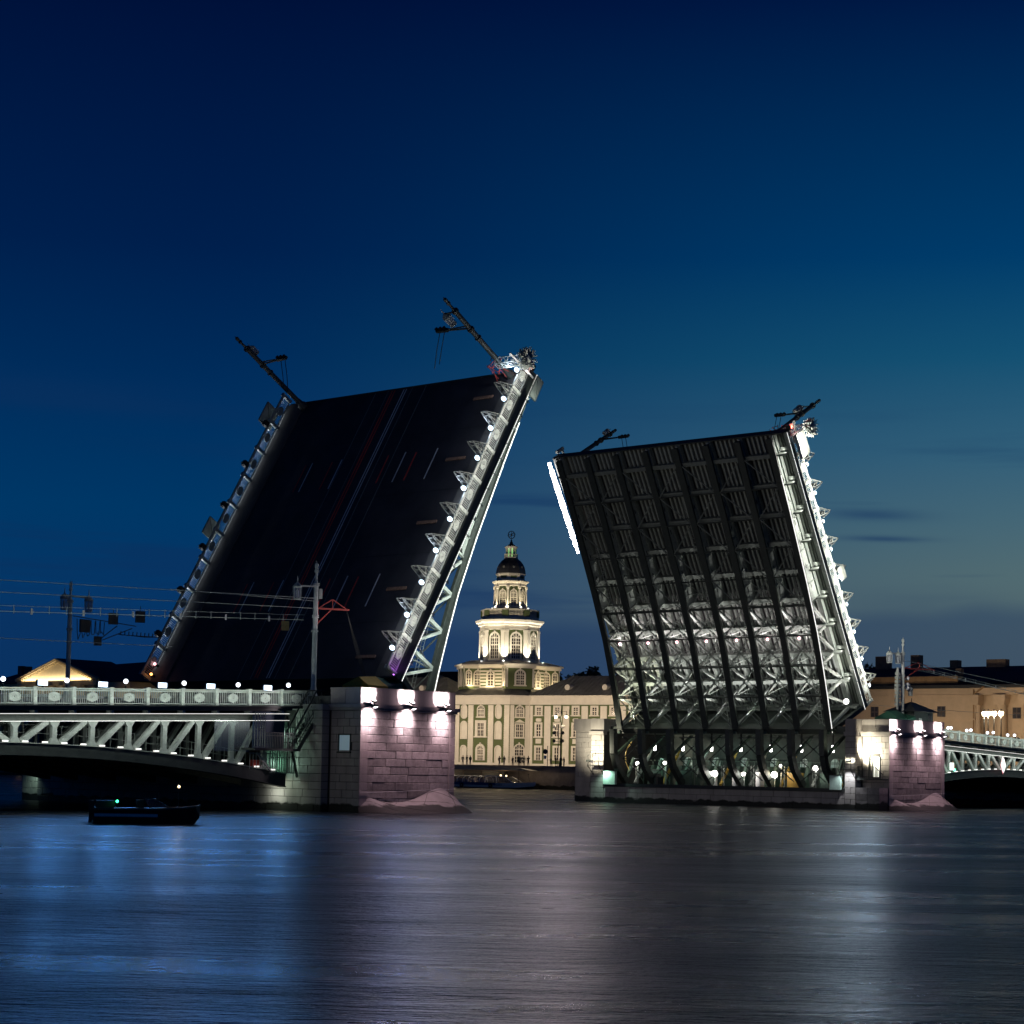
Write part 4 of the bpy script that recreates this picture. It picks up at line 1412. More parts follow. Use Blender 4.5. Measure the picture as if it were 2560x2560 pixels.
def contact_line(label, a, b, zoff, n):
    a, b = Vector(a), Vector(b)
    t = thing('contact_line', label, 'trolley wire', tuple(a), group='trolley wires with hangers')
    d = b - a
    MB().path([Vector((0, 0, 0)), d], .03, 4).build('contact_wire', STEEL_PALE, t)
    MB().path([Vector((0, 0, zoff)), d + Vector((0, 0, zoff))], .02, 4).build('carrier_wire', STEEL_PALE, t)
    dr = MB().box(-.02, .02, -.02, .02, -.12, zoff + .06).mesh('dropper', STEEL_PALE)
    tg = MB().box(-.08, .08, -.02, .02, -.16, .22).mesh('insulator_tag', INSUL)
    for i in range(n):
        p_ = d * ((i + .5) / n)
        put(tg if i % 3 == 1 else dr, 'insulator_tag' if i % 3 == 1 else 'dropper', t, p_)
contact_line('trolley wire with many small hangers left of the left pier mast', (-92, 3, 10.6), (-38.5, 3, 13.15), .35, 40)
contact_line('trolley wire with small hangers dropping from the mast by the right pier', (46.5, 1.5, 14.0), (92, 1.5, 10.7), .22, 20)
for i, (x, z, s, c, lb) in enumerate(((-48.4, 12.85, .62, SIGNGREY, 'dark square plate hung on the wires beside the far lantern mast'), (-46.0, 13.15, .64, SIGNGREY, 'dark square plate on the wires over the far railing foot of the left leaf'),
                         (-49.7, 11.2, .5, SIGNGREY, 'small dark plate hanging below the other plates on the wires'), (-31.9, 13.45, .55, SIGNYELLOW, 'small yellow plate hung on the wires left of the red jib'))):
    t = thing('wire_sign', lb, 'sign', (x, 12, z), -.5, group='plates hung on the overhead wires')
    MB().box(-s * .55, s * .55, -.03, .03, -s * .65, s * .65).build('plate', c, t)
    MB().box(-.02, .02, -.02, .02, s * .65, s * .65 + .35).build('hanger', IRON, t)
t = thing('wire_crossing', 'dark spiky trolley wire crossing hung in the sky left of the left leaf', 'wire crossing', (-46.2, 12, 11.75))
mb = MB()
for k in range(9):
    a = -1.5 + k * .36
    mb.bar((a - .5, -.4 + .1 * k, 0), (a + .6, .5 - .1 * k, .04), .06, .05)
    mb.bar((a, 0, 0), (a + .02, 0, .28), .05, .05)
mb.build('crossing_frame', IRON, t)

# ------------------------------------------------------------------ lamps along the fixed span railings
glb = MB().ball((0, 0, .30), .155, 12, 8).mesh('globe', G_GLOBE)
stm = MB().lathe([(.10, 0), (.05, .04), (.04, .12), (.09, .16), (.05, .18)], (0, 0, 0), 8).mesh('stem', IRON)
box_ = MB().box(-.32, .32, -.06, .05, -.16, .16).mesh('lamp_face', G_BLUE)
hs = MB().box(-.35, .35, .055, .25, -.19, .19).box(-.05, .05, -.05, .05, -.32, -.19).mesh('housing', IRON)
def rail_lamp(x, z, kind, label, group):
    t = thing('rail_lamp' if kind == 'g' else 'flood_lamp', label, 'lamp', (x, .25, z), group=group)
    if kind == 'g':
        put(glb, 'globe', t, (0, 0, -.3)); put(stm, 'stem', t, (0, 0, -.30 - .16))
    else:
        put(box_, 'lamp_face', t); put(hs, 'housing', t)
for i, (x, z) in enumerate(((-65.8, 7.62), (-61.1, 7.75), (-56.5, 7.9), (-51.7, 8.0), (-47.0, 8.1), (-42.4, 8.28))):
    rail_lamp(x, z, 'g', f'{ORD[i]} small round white lamp from the left on the left span railing', 'round lamps on the left railing')
for i, (x, z) in enumerate(((-62.9, 7.52), (-58.3, 7.62), (-53.5, 7.78), (-49.4, 7.9), (-44.3, 8.02))):
    rail_lamp(x, z, 'f', f'{ORD[i]} glaring bluish flood lamp from the left on the left span railing', 'bluish flood lamps on the left railing')
for i, (x, z) in enumerate(((50.7, 8.0), (51.3, 8.02), (54.7, 7.84), (55.6, 7.9), (59.3, 7.72), (60.6, 7.78), (63.9, 7.6), (65.5, 7.62))):
    rail_lamp(x, z, 'g', f'{ORD[i]} round white lamp from the pier on the right span railing', 'round lamps on the right railing')

# ------------------------------------------------------------------ twin floodlights on the pier noses
fb = MB().box(-.19, .19, -.05, .22, -.06, .06)
fbm = fb.mesh('flood_head', IRON)
ffc = MB().box(-.16, .16, -.03, .19, .062, .07).mesh('flood_glass', G_FLOOD)
def twin_flood(x, label, group, y=-5.72, rz=0.0):
    t = thing('floodlight', label, 'floodlight', (x, y, 7.0), rz, group=group)
    a = put(fbm, 'flood_head', t, (0, 0, .20)); a.rotation_euler = (R(25), 0, 0); put(ffc, 'flood_glass', a)
    b = put(fbm, 'flood_head', t, (0, 0, -.16)); b.rotation_euler = (R(155), 0, 0); put(ffc, 'flood_glass', b)
    MB().box(-.05, .05, .0, .5, -.03, .03).bar((0, 0, -.16), (0, 0, .2), .06, .06).build('bracket', IRON, t)
for i, x in enumerate((-40.0, -36.2, -32.6)):
    twin_flood(x, f'{ORD[i]} twin floodlight from the left on the cornice of the nearer pink pier', 'floodlights on the nearer pier')
twin_flood(-30.55, 'twin floodlight seen edge on at the right corner of the nearer pink pier', 'floodlights on the nearer pier', -4.2, R(75))
for i, x in enumerate((30.3, 35.1, 38.9)):
    twin_flood(x, f'{ORD[i]} twin floodlight from the left on the cornice of the farther pink pier', 'floodlights on the farther pier')
# wall lamps about the machine hall
def wall_lamp(loc, label, rz=0):
    t = thing('wall_lamp', label, 'wall lamp', loc, rz)
    MB().box(-.25, .25, -.10, .12, -.10, .10).build('housing', IRON, t)
    MB().box(-.2, .2, -.13, -.102, -.08, .06).build('lens', G_WHITE, t)
wall_lamp((28.0, 29.6, 3.9), 'wall lamp on the far corner tower of the right pier machine hall', R(90))
wall_lamp((28.1, -1.6, 4.2), 'wall lamp glaring on the near corner pilaster of the right pier', R(90))

# ------------------------------------------------------------------ stair and landing beside the left pier
st = thing('maintenance_stair', 'dark steel stair and landing climbing beside the left pier to the left span', 'stair', (0, 0, 0))
MB().box(-46.6, -42.4, -1.1, .2, 3.74, 3.90).build('landing', STEEL_DARK, st)
for yy in (-1.1, -.25):
    MB().bar((-42.6, yy, 3.85), (-40.3, yy, 6.85), .08, .26).build('stringer', STEEL_DARK, st)
    MB().bar((-43.0, yy, 4.95), (-41.0, yy, 7.95), .07, .09).bar((-41.0, yy, 7.95), (-40.3, yy, 8.0), .07, .09).build('handrail', STEEL_DARK, st)
    bl = MB()
    for i in range(9):
        t = i / 8
        bl.bar((-42.6 + 2.3 * t, yy, 3.9 + 3 * t), (-42.9 + 2.3 * t, yy, 5.0 + 3 * t), .035, .035)
    for hh in (.35, .65):
        bl.bar((-42.7, yy, 3.9 + hh), (-40.45, yy, 6.85 + hh), .03, .03)
    bl.build('baluster', STEEL_DARK, st)
tr = MB().box(-.14, .14, -.85, 0, -.02, .02).mesh('tread', STEEL_DARK)
for i in range(13):
    put(tr, 'tread', st, (-42.6 + 2.3 * (i + .5) / 13, -.25, 3.9 + 3.0 * (i + .5) / 13))
rl = MB()
for yy in (-1.1,):
    for hh in (1.05, .85):
        rl.bar((-45.6, yy, 3.9 + hh), (-42.9, yy, 3.9 + hh), .05, .05)
    for i in range(19):
        x = -45.6 + i * .15
        rl.bar((x, yy, 3.9), (x, yy, 4.95), .03, .03)
rl.build('landing_rail', STEEL, st)
MB().bar((-42.6, -.5, 3.75), (-41.5, .1, 2.0), .12, .2).build('brace', STEEL_DARK, st)
mb = MB()
for x in (-46.6, -46.35, -46.1, -45.9, -45.7):
    mb.bar((x, -1.1, 3.9), (x, -1.1, 6.3), .04, .04)
for z in (3.95, 5.15, 6.28):
    mb.bar((-46.62, -1.1, z), (-45.68, -1.1, z), .05, .05)
mb.build('gate', STEEL_PALE, st)
for k in range(3):
    MB().box(-45.65 + k * .98, -44.69 + k * .98, .18, .22, 3.9, 6.4).build('hoarding_panel', BLUE_BOARD, st)
lv = MB()
for i in range(12):
    lv.bar((-43.9 + i * .215, .25, 2.2), (-43.9 + i * .215, .25, 5.4), .05, .05)
for z in (2.25, 3.3, 4.35, 5.38):
    lv.bar((-43.95, .25, z), (-41.45, .25, z), .05, .06)
lv.build('louvre_grille', STEEL, st)
MB().box(-43.9, -41.45, 1.25, 1.3, 2.0, 5.8).build('service_wall', GREEN_STEEL, st)
MB().box(-45.2, -44.6, .5, .9, 2.35, 3.1).build('red_fire_box', RED_STEEL, st)
lw = MB()
for i in range(9):
    lw.bar((-45.9 + i * .3, .1, 2.5), (-45.9 + i * .3, .1, 3.6), .035, .035)
lw.bar((-46, .1, 3.55), (-43.4, .1, 3.55), .05, .05).bar((-45.3, .1, 3.6), (-43.9, .1, 2.3), .08, .12)
lw.build('lower_guard', STEEL_PALE, st)

# ------------------------------------------------------------------ balcony on the right pier
b = thing('balcony', 'small steel balcony with bent railing on the right pier, under the bright door', 'balcony', (29.7, 0, 0))
MB().box(-1.05, 0, -4.95, -2.2, 2.50, 2.62).build('floor', STEEL_DARK, b)
mb = MB()
for i in range(14):
    y = -2.2 - i * .16
    mb.bar((-1.0, y, 2.62), (-1.0, y, 3.72), .03, .03)
mb.bar((-1.0, -2.2, 3.72), (-1.0, -4.1, 3.72), .06, .06).bar((-1.0, -4.1, 3.72), (-1.0, -4.95, 3.0), .06, .06).bar((-1.0, -2.2, 2.75), (-1.0, -4.9, 2.72), .04, .04)
for i in range(5):
    mb.bar((-1.0, -4.2 - i * .17, 2.62), (-1.0, -4.2 - i * .17, 3.62 - i * .14), .03, .03)
for i in range(6):
    mb.bar((-1.0 + i * .19, -2.2, 2.62), (-1.0 + i * .19, -2.2, 3.72), .03, .03)
mb.build('railing', STEEL_DARK, b)
MB().box(-.10, -.02, -2.95, -2.85, 2.62, 5.0).build('open_door_leaf', STEEL_DARK, b)
pl = thing('stone_plinth', 'low stone plinth under the balcony of the right pier', 'plinth', (29.0, -3.7, 0))
for r in range(4):
    for k in range(2):
        MB().box(-1.0 + .0, .55, -1.28 + k * 1.29, -.02 + k * 1.29, -.7 + r * .62, -.1 + r * .62).build('stone_block', GRANITE, pl)

# ------------------------------------------------------------------ huts and tents on the pier decks
h = thing('pier_hut', 'dark hut with pyramid roof and finial on top of the right pier', 'hut', (44.8, 1.2, 8.1))
MB().box(-1.9, 1.9, -1.4, 1.4, 0, 1.35).build('walls', STEEL_DARK, h)
hr = MB()
hr.add([(-2.5, -1.9, 1.32), (2.5, -1.9, 1.32), (2.5, 1.9, 1.32), (-2.5, 1.9, 1.32), (-.35, 0, 2.35), (.35, 0, 2.35)], [(0, 1, 5, 4), (1, 2, 5), (2, 3, 4, 5), (3, 0, 4), (3, 2, 1, 0)])
hr.tube((0, 0, 2.33), (0, 0, 2.75), .04, 6)
hr.build('roof', IRON, h)
MB().box(.9, 1.5, -1.43, -1.405, .2, 1.1).build('window', WINDOW, h)
MB().box(-1.0, -.4, -1.43, -1.405, 0, .7).build('hatch', STEEL_PALE, h)
def tent(loc, label, m1, m2, w, d, hgt):
    t = thing('tarpaulin_tent', label, 'tent', loc)
    x0, x1, xm = -w / 2, w / 2, w * .08
    q = MB()
    q.add([(x0, -d / 2, hgt * .45), (xm, -d / 2, hgt * .40), (xm, 0, hgt), (x0 + .35, 0, hgt * .92), (xm, d / 2, hgt * .4), (x0, d / 2, hgt * .45), (x0 + .2, -d / 2, 0), (xm, -d / 2, 0), (xm, d / 2, 0), (x0 + .2, d / 2, 0)],
          [(0, 1, 2, 3), (3, 2, 4, 5), (0, 3, 5), (0, 6, 7, 1), (5, 4, 8, 9), (0, 5, 9, 6)])
    q.build('cover', m1, t)
    q = MB()
    q.add([(xm, -d / 2, hgt * .40), (x1, -d / 2, hgt * .62), (x1 - .1, 0, hgt * .8), (xm, 0, hgt), (xm, -d / 2, 0), (x1, -d / 2, 0), (x1, d / 2, 0), (xm, d / 2, 0), (x1, d / 2, hgt * .62), (xm, d / 2, hgt * .4)],
          [(0, 1, 2, 3), (0, 4, 5, 1), (1, 5, 6, 8), (1, 8, 2), (3, 2, 8, 9), (9, 8, 6, 7)])
    q.build('side_cover', m2, t)
tent((-33.4, 1.0, 8.05), 'yellow and green tarpaulin tent on top of the left pier', YELLOW_TARP, GREEN_TARP, 3.6, 2.6, 1.3)
tent((41.2, 1.0, 8.05), 'green tarpaulin tent beside the dark hut on the right pier', GREEN_TARP, GREEN_TARP, 3.6, 2.6, 1.45)

# ------------------------------------------------------------------ signals on the right span
t = thing('signal_lamp', 'white glowing diamond signal with red rim hung on the right span truss', 'signal', (62.0, -.25, 4.3))
MB().prism([(0, -.75), (.42, 0), (0, .75), (-.42, 0)], -.05, .05).build('diamond', glow('diamond_white', (1, .95, .95), 1.6), t)
MB().prism([(0, -.95), (.58, 0), (0, .95), (-.58, 0)], .055, .09).build('rim', glow('diamond_rim', (1, .08, .12), .5), t)
t = thing('signal_lamp', 'white lamp with green glow under the right span beside the right pier', 'signal', (50.6, -.25, 4.0))
MB().box(-.32, .32, -.06, .06, -.35, .4).build('face', glow('signal_white', (.95, 1, .95), 2.0), t)
MB().ball((.55, 0, -.32), .14, 8, 6).build('green_lens', G_GREEN, t)

# ------------------------------------------------------------------ machinery in the right pier's hall
rnd = random.Random(3)
for i in range(7):
    y = 1.6 + 3.55 * i
    lb = f'{ORD[i]} upright tube lamp from the near end, hanging in the right pier machine hall'
    t = thing('tube_light', lb, 'lamp', (30.5, y, 5.4), group='tube lamps in the machine hall')
    MB().lathe([(.02, -.36), (.14, -.32), (.15, .30), (.02, .36)], (0, 0, 0), 10).build('tube', G_TUBE, t)
    MB().box(-.06, .06, -.06, .06, .33, 1.5).build('hanger', IRON, t)
for i, (y, z, big) in enumerate(((24.6, 3.7, .19), (21.1, 3.8, .18), (14.9, 2.8, .32), (11.4, 2.8, .21), (7.8, 2.8, .32), (7.1, 3.7, .13), (3.1, 3.5, .25))):
    t = thing('work_light', f'{ORD[i]} round work light on a stand from the far end of the machine hall', 'work light', (29.8, y, z), group='work lights in the machine hall')
    MB().ball((0, 0, 0), big, 12, 8).build('bulb', G_WHITE, t)
    MB().bar((.1, 0, 1.3 - z), (.1, 0, -.05), .06, .06).build('stand', STEEL_PALE, t)
for i, (y, w_, m_) in enumerate(((22.9, 1.0, GREEN_STEEL), (19.0, 1.6, GREEN_STEEL), (6.0, 1.5, YELLOW_STEEL), (2.4, 1.3, GREEN_STEEL), (15.9, .55, WHITE_PAINT), (13.0, .5, WHITE_PAINT), (10.2, .5, WHITE_PAINT))):
    t = thing('machine_cabinet', f'{ORD[i]} machine cabinet from the far end on the floor of the machine hall', 'cabinet', (30.9, y, 1.28), group='cabinets in the machine hall')
    MB().box(-.4, .4, -w_ / 2, w_ / 2, 0, 1.75).build('casing', m_, t)
    MB().box(-.44, -.405, -w_ / 2 + .08, w_ / 2 - .08, .15, 1.6).build('door', m_, t)
    MB().box(-.45, .42, -w_ / 2 - .04, w_ / 2 + .04, 1.752, 1.84).build('lid', STEEL_DARK, t)
for i, y in enumerate((25.0, 21.4, 17.8, 14.2, 10.6, 7.0, 3.4, .2)):
    t = thing('bearing_stand', f'{ORD[i]} bearing stand with lifting ram from the far end of the machine hall', 'machine', (33.5, y, 1.28), group='bearing stands in the machine hall')
    MB().prism([(-1.3, 0), (1.3, 0), (.5, 2.3), (-.5, 2.3)], -.18, .18).build('pedestal', GREEN_STEEL, t)
    MB().tube((-2.4, .9, .4), (.2, .9, 3.4), .16, 10).tube((-.4, .9, 2.7), (.6, .9, 3.9), .10, 8).build('lifting_ram', YELLOW_STEEL if i % 2 else STEEL_PALE, t)
    MB().lathe([(.1, -.3), (.5, -.28), (.5, .28), (.1, .3)], (.6, 0, 2.0), 16).build('bearing_drum', STEEL, t)
    mb = MB()
    for k in range(4):
        mb.bar((-2.5, .4, .2 + k * .55), (-1.5, 1.4, .75 + k * .55), .07, .07)
    mb.bar((-2.5, .4, 0), (-2.5, .4, 2.4), .08, .08).bar((-1.5, 1.4, 0), (-1.5, 1.4, 2.4), .08, .08)
    mb.build('frame', STEEL, t)
wkw = thing('hall_walkway', 'long railed walkway along the rear of the machine hall, behind the lamps', 'walkway', (34.9, 13.6, 3.0))
MB().box(-.5, .5, -14, 14, -.08, 0).build('floor', STEEL_DARK, wkw)
rb_ = MB()
for i in range(36):
    rb_.bar((-.5, -14 + i * .8, 0), (-.5, -14 + i * .8, 1.1), .04, .04)
for z in (.55, 1.1):
    rb_.bar((-.5, -14, z), (-.5, 14, z), .05, .05)
for i in range(9):
    rb_.bar((-.4, -13.5 + i * 3.4, -.05), (-.4, -13.5 + i * 3.4, -1.7), .1, .1).bar((-.4, -13.5 + i * 3.4, -1.2), (-.4, -12.6 + i * 3.4, -.05), .06, .06)
rb_.build('railing', GREEN_STEEL, wkw)
rw = thing('cable_reel', 'yellow ribbed cable reel at the far end of the machine hall', 'cable reel', (29.9, 26.0, 4.4))
mb = MB()
for k in range(5):
    for q in range(10):
        a0, a1 = R(100 + q * 14), R(114 + q * 14)
        r_ = 1.1 + .12 * k
        mb.bar((k * .12, -r_ * math.cos(a0) * .6 - .4, r_ * math.sin(a0)), (k * .12, -r_ * math.cos(a1) * .6 - .4, r_ * math.sin(a1)), .05, .05)
mb.build('reel_rib', YELLOW_STEEL, rw)
for i, (y, lb) in enumerate(((22.0, 'dark motor with cables at the far end of the machine hall'), (.9, 'yellow and dark motor at the near end of the machine hall'))):
    t = thing('winch_motor', lb, 'motor', (30.0, y, 1.6))
    MB().lathe([(.2, -.6), (.45, -.5), (.5, .3), (.2, .5)], (0, 0, .5), 12).build('casing', IRON if i == 0 else YELLOW_STEEL, t)
    mb = MB()
    for k in range(6):
        mb.path([(-.3, -.7 + k * .25, -.2), (-.4, -.6 + k * .22, .7), (-.1, -.3 + k * .15, 1.1), (.1, .1, .6)], .06, 5)
    mb.build('hose', IRON if i == 0 else YELLOW_STEEL, t)
for i in range(7):
    y = 2.0 + i * 3.6
    t = thing('hall_window', f'{ORD[i]} arched window from the near end in the rear wall of the machine hall', 'window', (37.4, y, 3.2), group='rear windows of the machine hall')
    arch = [(-.5, 0), (.5, 0)] + [(.5 * math.cos(R(a)), .8 + .5 * math.sin(R(a))) for a in range(0, 181, 20)]
    MB().prism(arch, 0, .04, 'x').build('pane', glow('hall_glass', (.35, .75, .6), .05), t)
    mb = MB()
    for z in (.4, .8):
        mb.box(-.04, -.01, -.5, .5, z - .03, z + .03)
    mb.box(-.04, -.01, -.03, .03, 0, 1.28)
    mb.build('frame', IRON, t)
t = thing('wall_cabinet', 'pale green cabinet at the far corner of the machine hall', 'cabinet', (28.3, 26.9, 1.5))
MB().box(-.35, .0, -.8, .7, 0, 1.35).build('casing', mat('pale_green_paint', (.45, .6, .52), .5), t)
MB().box(-.4, .05, -.85, .75, 1.352, 1.42).build('lid', IRON, t)
t = thing('wall_cabinet', 'pale green cabinet at the near corner of the machine hall', 'cabinet', (28.4, .1, 1.5))
MB().box(-.35, .0, -.8, .35, 0, 1.35).build('casing', MATS['pale_green_paint'], t)
MB().box(-.4, .05, -.85, .4, 1.352, 1.42).build('lid', IRON, t)
for y, lb in ((28.6, 'iron gantry platform on the far corner tower of the right pier'), (-1.5, 'iron gantry platform on the near corner pilaster of the right pier')):
    t = thing('gantry', lb, 'platform', (28.4, y, 3.4))
    mb = MB()
    mb.box(-.9, 0, -.7, .7, 0, .06)
    for q in (-.7, .7):
        mb.bar((-.9, q, 0), (-.9, q, 1.1), .05, .05).bar((-.9, q, 0), (0, q, -.9), .06, .06)
    mb.bar((-.9, -.7, 1.1), (-.9, .7, 1.1), .05, .05).bar((-.9, -.7, .55), (-.9, .7, .55), .04, .04)
    mb.build('frame', IRON, t)
# spotlights strung between the girders of the right leaf
for i in range(7):
    y = 13.85 - (GY[6 - i] + 1.8)
    loc = MR @ Vector((7.5, 13.85 - (13.85 - GY[6 - i] - 1.8) if False else GY[6 - i] + 1.8, -3.3))
    t = thing('girder_lamp', f'{ORD[i]} small pinkish lamp from the near side between the girders of the right leaf', 'lamp', tuple(loc), group='pinkish lamps between the girders')
    MB().ball((0, 0, 0), .14, 10, 6).build('bulb', G_PINK, t)
    MB().box(-.05, .05, -.45, .45, .13, .19).build('mount', STEEL_PALE, t)
t = thing('spotlight', 'strong spotlight at the root of the right leaf beside its near girder', 'spotlight', tuple(MR @ Vector((.1, 13.25, -2.2))))
MB().ball((0, 0, 0), .26, 12, 8).build('lens', G_WHITE, t)
MB().bar((0, 0, -.2), (.1, .9, -.5), .12, .12).build('mount', STEEL_PALE, t)
# ------------------------------------------------------------------ window kit
WCACHE = {}
def win_meshes(w, h, arch, cols, rows, fr, fw_, material, sill=True, hood=False):
    key = (w, h, arch, cols, rows, fr, fw_, material.name, sill, hood)
    if key in WCACHE:
        return WCACHE[key]
    r = w / 2
    zs = h / 2 - (r if arch else 0)          # springing height
    def outline(g, zb=0):
        pts = [(-r - g, -h / 2 - zb), (r + g, -h / 2 - zb)]
        if arch:
            pts += [((r + g) * math.cos(R(a)), zs + (r + g) * math.sin(R(a))) for a in range(0, 181, 20)]
        else:
            pts += [(r + g, h / 2 + g), (-r - g, h / 2 + g)]
        return pts
    f = MB()
    o, i_ = outline(fw_, 0), outline(0, 0)
    n = len(o)
    vs = [(p[0], -fr, p[1]) for p in o] + [(p[0], -fr, p[1]) for p in i_] + [(p[0], .02, p[1]) for p in o] + [(p[0], -.03, p[1]) for p in i_]
    fs = []
    for k in range(n):
        j = (k + 1) % n
        if k == 0:
            continue
        fs += [(k, j, n + j, n + k), (2 * n + k, 2 * n + j, j, k), (n + k, n + j, 3 * n + j, 3 * n + k)]
    f.add(vs, fs)
    if sill:
        f.box(-r - fw_ * 1.5, r + fw_ * 1.5, -fr - .12, .02, -h / 2 - .22, -h / 2)
    if hood:
        f.prism([(-r - fw_ * 1.6, h / 2 + fw_ + .15), (r + fw_ * 1.6, h / 2 + fw_ + .15), (0, h / 2 + fw_ + .75)], -fr - .15, .02)
    elif arch:
        f.box(-.12, .12, -fr - .06, 0, h / 2 + .02, h / 2 + fw_ + .22)
    frame = f.mesh('frame', material)
    g = MB()
    g.add([(p[0], -.035, p[1]) for p in i_], [tuple(range(n))])
    pane = g.mesh('pane', WINDOW)
    m_ = MB()
    for c in range(1, cols):
        x = -r + w * c / cols
        tw = .075 if (cols % 2 == 0 and c == cols // 2) else .035
        ht = zs + (math.sqrt(max(0, r * r - x * x)) if arch else 0) if arch else h / 2
        m_.box(x - tw, x + tw, -.10, -.04, -h / 2, ht)
    for q in range(1, rows):
        z = -h / 2 + (zs + h / 2 if arch else h) * q / rows
        tw = .09 if q == (rows * 2 // 3) else .03
        m_.box(-r, r, -.095, -.04, z - tw, z + tw)
    if arch:
        m_.box(-r, r, -.11, -.04, zs - .08, zs + .08)
        for a in (45, 135):
            m_.bar((0, -.07, zs), (r * .97 * math.cos(R(a)), -.07, zs + r * .97 * math.sin(R(a))), .05, .06, (0, 1, 0))
    m_.box(-r, -r + .06, -.10, -.04, -h / 2, zs)
    m_.box(r - .06, r, -.10, -.04, -h / 2, zs)
    m_.box(-r, r, -.10, -.04, -h / 2, -h / 2 + .07)
    sash = m_.mesh('sash', FRAME_W if material is not FRAME_DK else FRAME_DK)
    WCACHE[key] = (frame, pane, sash)
    return WCACHE[key]
def window(parent, loc, phi, w, h, arch=False, cols=2, rows=4, fr=.16, fw_=.22, material=None, sill=True, hood=False):
    a, b, c = win_meshes(w, h, arch, cols, rows, fr, fw_, material or CREAM, sill, hood)
    o = put(a, 'window', parent, loc, phi)
    put(b, 'pane', o)
    put(c, 'sash', o)
    return o
def niche(parent, loc, phi, w, h, arch, both=False):
    r = w / 2
    zs = h / 2 - r
    pts = []
    for rr in (r + .2, r):
        if both:
            p_ = [(rr * math.cos(R(a)), zs + rr * math.sin(R(a))) for a in range(0, 181, 20)] + [(rr * math.cos(R(a)), -zs + rr * math.sin(R(a))) for a in range(180, 361, 20)]
        else:
            p_ = [(rr * math.cos(R(a)), zs + rr * math.sin(R(a))) for a in range(0, 181, 20)] + [(-rr, -h / 2), (rr, -h / 2)]
        pts.append(p_)
    n = len(pts[0])
    mb = MB()
    vs = [(x, -.15, z) for x, z in pts[0]] + [(x, -.15, z) for x, z in pts[1]] + [(x, 0.02, z) for x, z in pts[0]] + [(x, -.02, z) for x, z in pts[1]]
    fs = []
    for k in range(n):
        j = (k + 1) % n
        fs += [(k, j, n + j, n + k), (2 * n + k, 2 * n + j, j, k), (n + k, n + j, 3 * n + j, 3 * n + k)]
    fs.append(tuple(range(3 * n, 4 * n)))
    mb.add(vs, fs)
    return mb.build('niche', CREAM, parent, loc=loc, rotz=phi)
def rustic(parent, c, phi, w, z0, z1, step=.33):
    mb = MB()
    n = int((z1 - z0) / step)
    for k in range(n):
        za = z0 + k * step
        mb.box(-w / 2, w / 2, -.16, .02, za, za + step * .74)
        mb.box(-w / 2 + .03, w / 2 - .03, -.10, .02, za + step * .74, za + step)
    return mb.build('rusticated_strip', CREAM, parent, loc=(c[0], c[1], 0), rotz=phi)
OCT = R(-67.5)
def octa(rin):
    return rin / math.cos(R(22.5))

# ------------------------------------------------------------------ domed museum
K = thing('museum_building', 'green and white museum with a tall domed tower, lit up on the far bank', 'museum', (161, 155.2, 3.6), R(-81))
KM = Matrix.Translation((161, 155.2, 3.6)) @ Matrix.Rotation(R(-81), 4, 'Z')
plan = [(-8.9, -6.7), (-6.2, -9.4), (6.2, -9.4), (8.9, -6.7), (8.9, 6.7), (-8.9, 6.7)]
def grow(poly, d):
    n = len(poly)
    out = []
    for i in range(n):
        p0, p1, p2 = Vector(poly[i - 1]), Vector(poly[i]), Vector(poly[(i + 1) % n])
        e1, e2 = (p1 - p0).normalized(), (p2 - p1).normalized()
        n1, n2 = Vector((e1.y, -e1.x)), Vector((e2.y, -e2.x))
        b = (n1 + n2)
        b = b / max(.3, b.length_squared) * 2
        out.append(tuple(p1 + b * d))
    return out
MB().prism(plan, 0, 11.6, 'z').build('wall', GREEN, K)
MB().prism(grow(plan, .12), 0, .55, 'z').build('plinth', CREAM, K)
MB().prism(grow(plan, .15), 11.55, 12.7, 'z').build('frieze', CREAM, K)
MB().prism(grow(plan, .55), 12.7, 13.0, 'z').prism(grow(plan, .8), 13.0, 13.3, 'z').build('cornice', CREAM, K)
rf = MB()
a, b_ = grow(plan, .85), [(-6.2, -5.5), (-5, -6.7), (5, -6.7), (6.2, -5.5), (6.2, 5.5), (-6.2, 5.5)]
rf.add([(*p, 13.31) for p in a] + [(*p, 14.9) for p in b_], [(i, (i + 1) % 6, 6 + (i + 1) % 6, 6 + i) for i in range(6)] + [tuple(range(6, 12))])
rf.build('roof', SHEET_ROOF, K)
# centre bay and niches on the front, corner bays turned by an eighth
for x in (-5.6, 5.6):
    rustic(K, (x, -9.4), 0, 1.15, .55, 11.5)
for x in (-2.45, 2.05):
    rustic(K, (x, -9.4), 0, 1.2, .55, 11.5)
for s in (-1, 1):
    phi = s * R(45)
    c = Vector((s * 7.55, -8.05))
    d = Vector((math.cos(phi), math.sin(phi)))
    for t in (-1.45, 1.45):
        p_ = c + d * t
        rustic(K, p_, phi, .75, .55, 11.5)
    window(K, (c.x, c.y, 10.25), phi, 1.35, 2.0, True, 4, 4)
    window(K, (c.x, c.y, 6.6), phi, 1.4, 2.4, False, 4, 4, hood=True)
    window(K, (c.x, c.y, 2.3), phi, 1.7, 3.4, True, 4, 4, sill=False)
window(K, (-.2, -9.4, 10.25), 0, 1.35, 2.0, True, 4, 4)
window(K, (-.2, -9.4, 6.75), 0, 1.4, 2.5, False, 4, 4, fw_=.55)
window(K, (-.2, -9.4, 2.3), 0, 1.25, 2.7, True, 4, 4, fw_=.45, sill=False)
